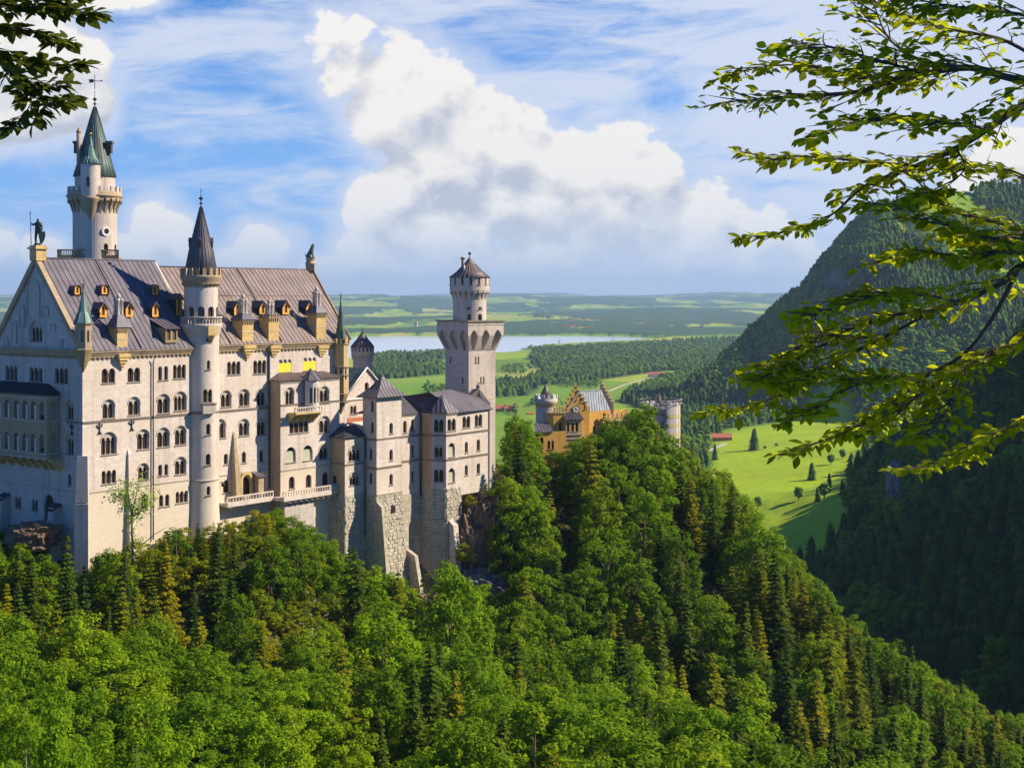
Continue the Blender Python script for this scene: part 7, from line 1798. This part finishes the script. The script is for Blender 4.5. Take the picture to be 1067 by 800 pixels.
crag('rock_crag', 'brown crag under the middle of the slope below the arched niche', at(436, 662, 284), (6, 4, 8), 12, 'rock', sub=5)
crag('rock_crag', 'reddish boulder at the foot of the shaded palace gable', at(34, 560, 250), (3.6, 2.6, 2.2), 23, 'rock', sub=5)
crag('rock_crag', 'pale grey cliff showing between dark trees on the far side of the gorge', at(931, 500, 760), (2.6, 6, 9), 27, 'rock_grey', sub=5)
# ================================================================ FAR WOODS, FARMS, VILLAGE
def cone_tree(rng, layers, sides, r, h):
    """jagged layered conifer: (verts, tris)"""
    vs = []; fs = []
    for k in range(layers):
        t = k / layers; z0 = h * (.06 + .94 * t) - h * .03; z1 = h * min(1.0, .06 + .94 * (t + 1.9 / layers)); rr = r * (1 - t) ** .9 + .05
        o = len(vs); a0 = rng.uniform(0, 6.28)
        for i in range(sides):
            a = a0 + 6.283 * i / sides; q = rr * (rng.uniform(.95, 1.2) if i % 2 else rng.uniform(.5, .72)); vs.append((q * math.cos(a), q * math.sin(a), z0 - (q * .28 if i % 2 else 0)))
        vs.append((rng.normal() * .03 * r, rng.normal() * .03 * r, z1))
        for i in range(sides): fs.append((o + i, o + (i + 1) % sides, o + sides))
    return np.array(vs), np.array(fs)
def blob_tree(rng, r, h, nclump=14, mult=1):
    vs = []; fs = []
    for k in range(nclump):
        d = rng.normal(size=3); d /= np.linalg.norm(d); c = np.array([d[0] * r * .6, d[1] * r * .6, h * .55 + d[2] * h * .32]); q = r * rng.uniform(.28, .48); o = len(vs)
        for i in range(5):
            a = 1.2566 * i + rng.uniform(-.3, .3); vs.append(c + np.array([q * math.cos(a), q * math.sin(a), rng.uniform(-.3, .3) * q]))
        vs.append(c + np.array([0, 0, q * .8])); vs.append(c - np.array([0, 0, q * .6]))
        for i in range(5): fs.append((o + i, o + (i + 1) % 5, o + 5)); fs.append((o + (i + 1) % 5, o + i, o + 6))
    return np.array(vs), np.array(fs)
def wood(name, label, pts, kinds, mat, seed, hr=(16, 26), wide=(.8, 1.25)):
    """pts (n,3); kinds list of (verts,tris) prototypes -> ONE mesh of trees"""
    rng = np.random.default_rng(seed); k = rng.integers(0, len(kinds), len(pts)); V_ = []; F_ = []; off = 0
    for q in range(len(kinds)):
        pv, pf = kinds[q]; P_ = pts[k == q]; n = len(P_)
        if n == 0: continue
        hs = rng.uniform(hr[0], hr[1], n); a = rng.uniform(0, 6.28, n); w = hs * rng.uniform(wide[0], wide[1], n)
        c, s = np.cos(a), np.sin(a); X = pv[None, :, 0] * w[:, None]; Y = pv[None, :, 1] * w[:, None]; Z = pv[None, :, 2] * hs[:, None]
        v = np.stack([X * c[:, None] - Y * s[:, None] + P_[:, None, 0], X * s[:, None] + Y * c[:, None] + P_[:, None, 1], Z + P_[:, None, 2] - .3], -1)
        f = pf[None] + (np.arange(n) * len(pv))[:, None, None] + off; off += n * len(pv); V_.append(v.reshape(-1, 3)); F_.append(f.reshape(-1, 3))
    me = np_mesh(name, np.concatenate(V_), np.concatenate(F_), mat); o = bpy.data.objects.new(name, me); COL.objects.link(o); o['kind'] = 'stuff'; o['label'] = label; return o
rg1 = np.random.default_rng(77)
HI = [cone_tree(rg1, 9, 12, .155, 1.0) for _ in range(5)]; MID = [cone_tree(rg1, 5, 8, .17, 1.0) for _ in range(4)]; LOW = [cone_tree(rg1, 3, 6, .2, 1.0) for _ in range(4)]
BH = [blob_tree(rg1, .36, 1.0, 46) for _ in range(4)]; BM = [blob_tree(rg1, .38, 1.0, 20) for _ in range(4)]; BL = [blob_tree(rg1, .42, 1.0, 8) for _ in range(3)]
def grid(y0, y1, k0, k1, sp, seed):
    rng = np.random.default_rng(seed); xs, ys = [], []; y = y0
    while y < y1:
        s = sp(y); x = np.arange(k0 * y, k1 * y, s); xs.append(x + rng.uniform(-.45, .45, len(x)) * s); ys.append(np.full(len(x), y) + rng.uniform(-.45, .45, len(x)) * s); y += s
    return np.concatenate(xs), np.concatenate(ys)
def visible(x, y, z, h=20, marg=.43): 
    u = x / y; v = HY - (z + h) * FPX / y; return (np.abs(u) < marg) & (v < 840)
# shaded far side of the gorge
x, y = grid(430, 1250, .05, .44, lambda y: 5.6 + y * .0032, 1); z = H(x, y); zz_ = HY - FPX * z / y
m = visible(x, y, z) & (z > -199) & (x / y > .09) & (fbm(x, y, 60, 3, 4) > .28)
sd1 = poly_sd(x, y, MEAD_W); ug = CX + FPX * x / y; m &= ~((ug > 742) & (ug < 886) & (y > 900)); m &= (y < 1150) | (sd1 > 10); x, y, z = x[m], y[m], z[m]
P_ = np.stack([x, y, z], 1); nm = fbm(x, y, 70, 3, 91); con = nm < .55
print('gorge', len(P_))
# nearest of the gorge trees become things of their own
order = np.argsort(y + (x * 0)); 
near_i = [i for i in order if con[i]][:110]; near_set = set(near_i)
def inst(name, me, p, h, w, rz, label, group, cat='tree'):
    o = bpy.data.objects.new(name, me); COL.objects.link(o); o.location = p; o.scale = (w, w, h); o.rotation_euler = (0, 0, rz); return tag(o, label, cat, group)
for i in near_i[:90]:
    p = P_[i]; tree(('spruce', 'larch')[int(rg1.random() < .3)], int(rg1.integers(0, 5)), p[0], p[1], p[2], float(rg1.uniform(15, 26)), float(rg1.uniform(0, 6)), 1.0, 'dark spruce on the near foot of the shaded gorge side', 'spruces at the foot of the gorge side')
mk = np.ones(len(P_), bool); mk[near_i[:90]] = False
wood('gorge_forest', 'dark conifer forest on the shaded side of the gorge', P_[mk & con], HI, 'needle', 3, (15, 26), (1.0, 1.45))
wood('gorge_broadleaf_forest', 'darker broadleaf trees scattered through the shaded forest', P_[mk & ~con], BH, 'leaf_mid', 4, (11, 19), (.9, 1.3))
# valley woods on the plain
x, y = grid(1300, 6300, -.20, .42, lambda y: 5.0 + y / 300., 5); z = H(x, y); sd = forest_sd(x, y) + (fbm(x, y, 70, 3, 15) - .5) * 60
ug = CX + FPX * x / y; m = visible(x, y, z) & (sd < 0) & ~((ug > 742) & (ug < 886) & (y < 1460)) & (z < -178) & (poly_sd(x, y, MEAD_W) > 4) & (poly_sd(x, y, LAKE_W) > 45)
u_ = CX + FPX * x / y; m &= ~((u_ < 340) & (y < 6000)); x, y, z = x[m], y[m], z[m]; P_ = np.stack([x, y, z], 1); con = fbm(x, y, 160, 3, 92) + np.random.default_rng(1).uniform(-.13, .13, len(x)) < .56; nr = y < 2700
print('valley', len(P_))
wood('valley_forest', 'dense conifer forest on the valley floor', P_[con & nr], MID, 'far_needle', 6, (15, 24), (1.25, 1.8)); wood('valley_forest', 'distant conifer forest between the fields and the lake', P_[con & ~nr], LOW, 'far_needle', 7, (15, 24), (1.7, 2.6))
wood('valley_broadleaf_trees', 'broadleaf trees mixed into the valley forest', P_[~con & nr], BM, 'far_leaf', 8, (12, 19), (1, 1.4)); wood('valley_broadleaf_trees', 'distant broadleaf trees along the lake side', P_[~con & ~nr], BL, 'far_leaf', 9, (12, 20), (1.6, 2.5))
# hedgerow trees and copses dotted over the meadows
x, y = grid(1900, 6800, -.18, .30, lambda y: 7 + y / 230., 15); z = H(x, y); sd = forest_sd(x, y); k = fbm(x, y * .4, 150, 3, 44)
m = visible(x, y, z) & (sd > 0) & (z < -185) & (k > .71) & (poly_sd(x, y, LAKE_W) > 60) & (poly_sd(x, y, MEAD_W) > 0); x, y, z = x[m], y[m], z[m]
wood('field_trees', 'copses and hedgerow trees dotted over the far fields', np.stack([x, y, z], 1), BL, 'far_leaf', 10, (9, 17), (1.2, 2.2))
# mountain side
x, y = grid(1500, 3050, .07, .42, lambda y: 4.6 + y / 620., 21); z = H(x, y); al = smst(fbm(x, y, 110, 4, 77), .62, .67) * smst(z, -60, 60)
x2, y2 = grid(2200, 2950, .12, .34, lambda y: 5.2, 34); z2 = H(x2, y2); sl2 = np.hypot(H(x2 + 8, y2) - z2, H(x2, y2 - 8) - z2) / 8; k2 = sl2 > .62; al2 = smst(fbm(x2[k2], y2[k2], 110, 4, 77), .62, .67) * smst(z2[k2], -60, 60)
x = np.concatenate([x, x2[k2]]); y = np.concatenate([y, y2[k2]]); z = np.concatenate([z, z2[k2]]); al = np.concatenate([al, al2])
m = visible(x, y, z) & (z > -186) & (al < .5)  & ((poly_sd(x, y, MEAD_W) > 10)) & (fbm(x, y, 45, 3, 19) > .27)
# leave the slope behind the crest out
x, y, z = x[m], y[m], z[m]; P_ = np.stack([x, y, z], 1); con = fbm(x, y, 130, 3, 95) + np.random.default_rng(2).uniform(-.16, .16, len(x)) < .57
print('mountain', len(P_))
wood('mountain_forest', 'conifer forest covering the steep mountain side', P_[con], MID, 'far_needle', 22, (9, 24), (1.2, 2.2)); wood('mountain_broadleaf_trees', 'lighter broadleaf trees on the lower mountain side', P_[~con], BM, 'far_leaf', 23, (11, 19), (1.0, 1.6))
# single trees on the sunny meadow
hi_me = [np_mesh('crown', v, f, 'far_needle') for v, f in HI]; bh_me = [np_mesh('crown', v, f, 'far_leaf') for v, f in BH]
tk = MB().mat('bark'); tk.tube([(0, 0, -.05), (0, 0, .35)], [.035, .02], 5); tk_me = mesh_only(tk, 'trunk')
def meadow_tree(u, vb, hpx, kind, label, wide=1.0):
    y = None
    lo, hi_ = 1150., 3200.
    for _ in range(40):
        mid = (lo + hi_) / 2; zz_ = hz_((u - CX) / FPX * mid, mid); v = HY - FPX * zz_ / mid
        if v > vb: lo = mid
        else: hi_ = mid
    y = (lo + hi_) / 2; x = (u - CX) / FPX * y; z = hz_(x, y); h = hpx * y / FPX
    t = bpy.data.objects.new('spruce_tree' if kind == 'c' else 'leafy_tree', None); COL.objects.link(t); t.location = (x, y, z); t.scale = (h * wide, h * wide, h); t.rotation_euler = (0, 0, u)
    for nm, me in (('crown', (hi_me if kind == 'c' else bh_me)[int(u) % 4]), ('trunk', tk_me)):
        o = bpy.data.objects.new(nm, me); COL.objects.link(o); o.parent = t
    tag(t, label, 'tree'); return t
for q in ((786, 469, 24, 'c', 'large dark spruce alone on the upper left of the sunny meadow', 1.5), (745, 479, 17, 'c', 'slim spruce by the track at the left rim of the sunny meadow', 1.2), (846, 500, 19, 'c', 'dark spruce in the middle of the sunny meadow', 1.6), (864, 507, 15, 'c', 'slim dark spruce right of the one in the middle of the meadow', 1.2),
          (859, 519, 17, 'b', 'round dark tree low on the sunny meadow', 1.2), (866, 484, 12, 'b', 'pair-like round tree at the upper right of the meadow', 1.1), (878, 478, 11, 'b', 'small round tree beside the upper right tree of the meadow', 1.1), (892, 489, 9, 'b', 'small light bush at the right rim of the meadow', 1.1), (832, 521, 15, 'b', 'round tree at the lower left rim of the meadow', 1.1), (797, 468, 4, 'b', 'tiny bush right of the lone spruce', 1.6), (809, 465, 3.5, 'b', 'tiniest bush on the upper meadow', 1.8), (878, 530, 18, 'c', 'dark spruce below the right end of the meadow', 1.3), (852, 538, 16, 'c', 'spruce tip below the middle of the meadow', 1.3), (900, 470, 13, 'c', 'spruce at the upper right corner of the meadow', 1.4), (790, 530, 14, 'b', 'pale round tree under the left part of the meadow', 1.0)):
    meadow_tree(*q)
# farm buildings
def gp_on(u, v):
    lo, hi_ = 1200., 9500.
    for _ in range(44):
        mid = (lo + hi_) / 2; zz_ = hz_((u - CX) / FPX * mid, mid)
        if HY - FPX * zz_ / mid > v: lo = mid
        else: hi_ = mid
    y = (lo + hi_) / 2; return V((u - CX) / FPX * y, y, hz_((u - CX) / FPX * y, y))
def house_meshes(w, l, h, rh, wallm, roofm, ov=.6):
    b = MB().mat(wallm); b.box((0, 0, h / 2 - 1), l, w, h + 2); b.add([(-l / 2, -w / 2, h), (-l / 2, w / 2, h), (-l / 2, 0, h + rh)], [(0, 1, 2)]); b.add([(l / 2, -w / 2, h), (l / 2, w / 2, h), (l / 2, 0, h + rh)], [(0, 2, 1)])
    r = MB()
    for s in (-1, 1): roof_poly(r, [V(-l / 2 - ov, s * (w / 2 + ov), h - ov * rh / (w / 2)), V(l / 2 + ov, s * (w / 2 + ov), h - ov * rh / (w / 2)), V(l / 2 + ov, 0, h + rh), V(-l / 2 - ov, 0, h + rh)], roofm, 0, thick=.3)
    n = MB().mat('glass')
    for i in range(max(2, int(l / 4))):
        for s in (-1, 1): n.box((-l / 2 + (i + .5) * l / max(2, int(l / 4)), s * (w / 2 + .03), h * .5), 1.1, .1, 1.4)
    return mesh_only(b, 'wall'), mesh_only(r, 'roof'), mesh_only(n, 'window')
def house(name, label, p, rz, ms, s=1.0, group=None, parts=True):
    t = bpy.data.objects.new(name, None); COL.objects.link(t); t.location = p; t.rotation_euler = (0, 0, rz); t.scale = (s, s, s)
    for nm, me in zip(('wall', 'roof', 'window'), ms):
        o = bpy.data.objects.new(nm, me); COL.objects.link(o); o.parent = t
    return tag(t, label, 'house', group)
BARN = house_meshes(11, 26, 4.5, 4.0, 'roof_tile', 'roof_tile'); FARM = house_meshes(14, 34, 6, 4.5, 'render_white', 'roof_tile'); VH = [house_meshes(10, 14, 6, 4.5, 'render_white', 'roof_tile'), house_meshes(12, 20, 6.5, 5, 'render_white', 'roof_tile'), house_meshes(9, 12, 5.5, 4, 'render_white', 'roof_brown')]
house('farm_house', 'long red-roofed barn at the edge of the sunny meadow beside the pale track', gp_on(750, 459), .1, BARN, 1.15); house('farm_house', 'red-roofed farmhouse between two woods in the middle valley', gp_on(684, 393), -.1, FARM, 1.2)
house('farm_house', 'orange-roofed long shed in the field right of the square tower', gp_on(527, 428.5), .05, BARN, 1.3); house('farm_house', 'tiny hut in the meadow left of the gatehouse round tower', gp_on(552.5, 431.5), .4, BARN, .45); house('farm_house', 'pale farmhouse in the fields left of the square tower', gp_on(424, 384), .3, FARM, .6)
rv = random.Random(4); nh = 0
for (u0, u1, v0, v1, n) in ((556, 655, 322, 332.5, 110), (648, 706, 325, 335, 40), (700, 760, 330, 336, 14), (356, 380, 328, 334, 8), (420, 452, 322, 330, 8)):
    for _ in range(n):
        u = rv.gauss((u0 + u1) / 2, (u1 - u0) / 4.5); yv = rv.uniform(7700, 10800); xv = (u - CX) / FPX * yv; p = V(xv, yv, hz_(xv, yv)); lb_ = 'tiny red-roofed white house in the far village beyond the lake' if u < 705 else 'tiny farmhouse in the far fields beyond the lake'
        if u < 460: lb_ = 'tiny farmhouse in the far fields beyond the lake'
        house('village_house', lb_, p, rv.uniform(-.5, .5), VH[rv.choice((0, 1, 2, 2))], rv.uniform(1.1, 1.8), 'houses of the far village' if 'village' in lb_ else 'scattered far farmhouses')
# pale tracks
def track(pts, w, label):
    vs = []; P_ = [gp_on(u, v) for u, v in pts]; Q = []
    for a, b in zip(P_[:-1], P_[1:]):
        for k in range(10): Q.append(a.lerp(b, k / 10))
    Q.append(P_[-1])
    for i, q in enumerate(Q):
        d = (Q[min(i + 1, len(Q) - 1)] - Q[max(0, i - 1)]); n = V(-d.y, d.x, 0).normalized() * w / 2
        for s in (-1, 1): x, y = q.x + n.x * s, q.y + n.y * s; vs.append(V(x, y, hz_(x, y) + .35))
    mb = MB().mat('gravel'); mb.add(vs, [(2 * i, 2 * i + 1, 2 * i + 3, 2 * i + 2) for i in range(len(Q) - 1)]); o = mb.build('path'); o['kind'] = 'structure'
track([(738, 470), (748, 466), (757, 462)], 7, ''); track([(634, 408), (652, 400.5), (672, 395), (690, 392)], 7, '')
# ================================================================ BEECH BRANCHES CLOSE TO THE VIEWPOINT
def q3(u, v, y): return V((u - CX) / FPX * y, y, (HY - v) / FPX * y)
def leaf_shape():
    """pointed oval, folded a little along the midrib; length 1 along +x"""
    o = [(0, 0), (.14, .13), (.36, .27), (.60, .28), (.82, .16), (1.0, 0)]
    up = [(x, y, y * .22 - .05 * x * x) for x, y in o]; dn = [(x, -y, y * .22 - .05 * x * x) for x, y in o[1:-1]]
    mid = [(x, 0, -.05 * x * x) for x, _ in o[1:-1]]
    return up, dn, mid
def make_branches(name, label, trunk_pts, trunk_r, limbs, seed, leaf=.050, dens=1.0, lmat='beech_leaf'):
    rn = random.Random(seed); base = V(*trunk_pts[0]); t = thing(name, base, label, 'tree')
    mb = MB().mat('bark_grey'); mb.tube(trunk_pts, trunk_r, 10); mb.build('trunk', None, t)
    LV = []; LF = []
    def add_leaf(p, d, side, L):
        d = d.normalized(); up = V(rn.gauss(0, .42), rn.gauss(0, .42) - .25, 1.0).normalized(); s_ = up.cross(d)
        if s_.length < .05: return
        s_.normalize(); ax = (d * rn.uniform(.45, .9) + s_ * side * rn.uniform(.45, 1.0)).normalized(); ax.z -= rn.uniform(-.05, .30); ax.normalize(); sy = up.cross(ax).normalized(); n = ax.cross(sy); o = len(LV)
        pts = [(0, 0, 0), (.2, .19, .03), (.5, .29, .05), (.8, .18, .0), (1.04, 0, -.06), (.8, -.18, .0), (.5, -.29, .05), (.2, -.19, .03), (.5, 0, 0)]
        p0 = p + ax * L * .12
        for (x, y, z) in pts: LV.append(p0 + ax * x * L + sy * y * L + n * z * L * 1.2)
        for f in ((0, 7, 8, 1), (1, 8, 2), (7, 6, 8), (2, 8, 3), (6, 5, 8), (3, 8, 5, 4)): LF.append(tuple(i + o for i in f))
    def twig(m, p, d, L, lv, r):
        n = max(3, int(L / .046)); pts = [p]; cur = p.copy(); dd = d.copy()
        for i in range(n):
            dd = (dd + V(rn.gauss(0, .10), rn.gauss(0, .08), rn.gauss(0, .05) - .012)).normalized(); cur = cur + dd * (L / n); pts.append(cur.copy())
        m.tube(pts, [r * (1 - .75 * i / n) for i in range(n + 1)], 4, cap=False)
        for i in range(1, n + 1):
            loc_d = (pts[i] - pts[i - 1]).normalized(); s_ = 1 if i % 2 else -1
            if lv > 0 and rn.random() < .72 and i < n - 1:
                sd_ = loc_d.cross(V(0, 0, 1)).normalized() * s_; twig(m, pts[i], (loc_d * .75 + sd_ * rn.uniform(.5, .9) + V(0, 0, rn.uniform(-.22, .18))).normalized(), L * rn.uniform(.32, .55), lv - 1, r * .55)
            elif rn.random() < .93 * dens or i == n:
                add_leaf(pts[i], loc_d, s_, leaf * rn.uniform(.7, 1.2))
                if rn.random() < .7 * dens: add_leaf(pts[i].lerp(pts[i - 1], .5), loc_d, -s_, leaf * rn.uniform(.6, 1.1))
    for (pts, y0, y1, r0, tw, gap, leafy0) in limbs:
        m = MB().mat('bark_twig'); n = len(pts); P_ = [q3(u, v, y0 + (y1 - y0) * i / (n - 1) + rn.uniform(-.06, .06)) for i, (u, v) in enumerate(pts)]
        # smooth
        Q = []
        for i in range(n - 1):
            p0 = P_[max(0, i - 1)]; p1 = P_[i]; p2 = P_[i + 1]; p3 = P_[min(n - 1, i + 2)]
            for k in range(6):
                s = k / 6; Q.append(.5 * ((2 * p1) + (p2 - p0) * s + (2 * p0 - 5 * p1 + 4 * p2 - p3) * s * s + (3 * p1 - p0 - 3 * p2 + p3) * s ** 3))
        Q.append(P_[-1]); N = len(Q); m.tube(Q, [r0 * .72 * (1 - .85 * i / (N - 1)) for i in range(N)], 7, cap=False)
        L = 0; nx = 0; sgn = 1; tot = sum((Q[i + 1] - Q[i]).length for i in range(N - 1))
        for i in range(N - 1):
            seg = (Q[i + 1] - Q[i]).length
            while nx < L + seg:
                s = (nx - L) / seg; p = Q[i].lerp(Q[i + 1], s); d = (Q[i + 1] - Q[i]).normalized(); fr = nx / tot
                if fr > leafy0:
                    sd_ = d.cross(V(0, 0, 1)).normalized() * sgn; twig(m, p, (d * rn.uniform(.6, 1.0) + sd_ * rn.uniform(.55, 1.0) + V(0, 0, rn.uniform(-.18, .22))).normalized(), tw * rn.uniform(.55, 1.15) * (1.05 - .55 * fr), 1, .0035)
                sgn = -sgn; nx += gap * .37 * rn.uniform(.7, 1.3)
            L += seg
        twig(m, Q[-1], (Q[-1] - Q[-3]).normalized(), tw * .3, 1, .003)
        m.build('branch', None, t)
    mb = MB().mat(lmat); mb.v = LV; mb.f = LF; mb.mi = [0] * len(LF); mb.sm = [False] * len(LF); o = mb.build('leaves', None, t)
    print(name, 'leaves', len(LV) // 9); return t
E_ = 5.4
RL = [([(1150, 66), (1067, 83), (1010, 71), (941, 82), (893, 96), (838, 100), (792, 104), (762, 106)], 5.0, 5.3, .022, .30, .075, .12),
 ([(941, 82), (905, 80), (878, 76), (837, 68), (795, 70), (768, 77)], 5.1, 5.5, .009, .22, .07, .0),
 ([(1010, 71), (960, 63), (927, 41), (913, 12), (900, -20)], 5.0, 5.3, .010, .30, .075, .05),
 ([(960, 76), (905, 60), (862, 48), (830, 44)], 5.0, 4.7, .008, .26, .07, .0),
 ([(1080, 60), (1040, 40), (985, 30), (930, 12), (880, -6)], 5.2, 5.6, .011, .26, .075, .1),
 ([(1100, 20), (1040, 12), (980, 5), (930, -8)], 4.8, 5.0, .010, .24, .07, .0),
 ([(1160, 70), (1067, 110), (1030, 134), (996, 155), (955, 173), (920, 186), (893, 200), (872, 220), (850, 232)], 5.2, 5.6, .024, .24, .085, .12),
 ([(850, 232), (831, 237), (806, 245), (782, 248)], 5.6, 5.8, .005, .13, .07, .0),
 ([(955, 173), (920, 170), (893, 168), (838, 163), (806, 166), (786, 161)], 5.4, 5.8, .009, .20, .07, .0),
 ([(1030, 134), (985, 128), (940, 122), (900, 128), (862, 140)], 5.1, 4.7, .009, .26, .075, .0),
 ([(996, 155), (1005, 175), (985, 195), (958, 205)], 5.3, 5.0, .006, .18, .08, .1),
 ([(1130, 262), (1067, 241), (1030, 229), (992, 220), (966, 198), (945, 180)], 5.5, 5.3, .015, .20, .09, .2),
 ([(1067, 241), (1040, 250), (1000, 240), (960, 222), (915, 212)], 5.2, 4.8, .007, .22, .065, .0),
 ([(1100, 205), (1060, 180), (1025, 172), (1000, 170)], 5.6, 5.8, .007, .20, .07, .1),
 ([(1170, 235), (1067, 276), (1044, 295), (999, 315), (961, 324), (924, 330), (872, 348), (820, 368), (785, 388)], 5.0, 5.6, .020, .22, .09, .25),
 ([(1060, 283), (1034, 332), (1003, 370), (961, 394), (920, 430), (868, 455), (824, 470)], 5.1, 5.5, .013, .20, .075, .35),
 ([(982, 319), (920, 352), (865, 381), (838, 400), (796, 418), (748, 428)], 5.3, 5.8, .010, .20, .07, .15),
 ([(999, 315), (950, 305), (905, 310), (870, 322), (842, 332)], 5.1, 4.8, .008, .22, .065, .0),
 ([(920, 352), (880, 352), (835, 372), (800, 392)], 5.4, 5.1, .006, .22, .065, .0),
 ([(1150, 330), (1067, 357), (1010, 380), (960, 410), (925, 440), (900, 452)], 5.1, 5.5, .013, .22, .07, .1),
 ([(1067, 357), (1030, 366), (1000, 392), (985, 430), (965, 452)], 5.3, 5.0, .008, .20, .07, .1),
 ([(1140, 405), (1067, 439), (1027, 456), (992, 480), (945, 488)], 5.2, 5.6, .010, .20, .07, .0),
 ([(1110, 250), (1050, 262), (1010, 268), (960, 262), (925, 270)], 4.9, 5.2, .008, .22, .065, .0),
 ([(1120, 300), (1067, 262), (1040, 262), (1005, 248)], 5.0, 5.2, .008, .2, .065, .1),
 ([(865, 381), (840, 392), (812, 402), (790, 398)], 5.4, 5.0, .005, .18, .06, .0),
 ([(961, 394), (925, 392), (890, 402), (860, 420), (828, 436)], 5.2, 4.9, .006, .18, .065, .0)]
make_branches('beech_tree', 'overhanging beech with dark branches and backlit leaves reaching in from the right edge', [(4.6, 5.0, -13), (4.5, 5.0, -6), (4.2, 5.1, -1), (4.0, 5.2, 1.2), (4.3, 5.3, 4)], [.34, .30, .25, .2, .1], RL, 31)
LL_ = [([(-90, 20), (-40, 42), (0, 65), (14, 80), (26, 94), (33, 105), (28, 126), (14, 133)], 4.9, 5.0, .008, .075, .06, .3), ([(-90, -20), (-30, 2), (20, 6), (60, 10), (92, 14)], 5.2, 4.9, .007, .10, .045, .2), ([(-80, 10), (-20, 26), (20, 30), (50, 38), (66, 44)], 5.1, 5.3, .006, .08, .05, .25),
       ([(-70, 40), (-10, 52), (30, 62), (60, 68), (80, 68)], 5.0, 5.2, .005, .07, .055, .3), ([(33, 108), (52, 108), (70, 104)], 5.0, 5.1, .003, .05, .05, .0), ([(14, 80), (40, 88), (62, 88)], 4.9, 5.0, .003, .06, .05, .0), ([(-80, -30), (-10, -15), (40, -4), (80, -2)], 4.8, 5.1, .006, .09, .05, .2)]
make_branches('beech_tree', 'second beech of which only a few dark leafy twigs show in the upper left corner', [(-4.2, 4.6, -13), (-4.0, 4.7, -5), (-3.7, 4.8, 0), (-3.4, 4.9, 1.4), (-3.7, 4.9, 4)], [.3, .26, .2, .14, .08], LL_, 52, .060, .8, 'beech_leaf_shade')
# ================================================================ HAZE: one even body of air round everything on the ground
hm = MB(); hb = bpy.data.materials.new('haze'); hb.use_nodes = True; T = NT(hb.node_tree); T.n.clear(); out = T.node('ShaderNodeOutputMaterial'); pv = T.node('ShaderNodeVolumePrincipled')
pv.inputs['Color'].default_value = (0.50, 0.72, 1.0, 1); pv.inputs['Density'].default_value = 3.8e-5; pv.inputs['Anisotropy'].default_value = .1
T.l.new(pv.outputs[0], out.inputs['Volume']); MAT['haze'] = hb
hm.mat('haze').box((2000, 19500, 30), 100000, 52000, 1100); hz_o = hm.build('haze'); hz_o['kind'] = 'stuff'; hz_o['label'] = 'thin bluish haze over the valley'
sc.cycles.volume_bounces = 0; sc.cycles.max_bounces = 6; sc.cycles.diffuse_bounces = 3; sc.cycles.glossy_bounces = 2; sc.cycles.transmission_bounces = 3; sc.cycles.transparent_max_bounces = 6
sc.cycles.use_denoising = True
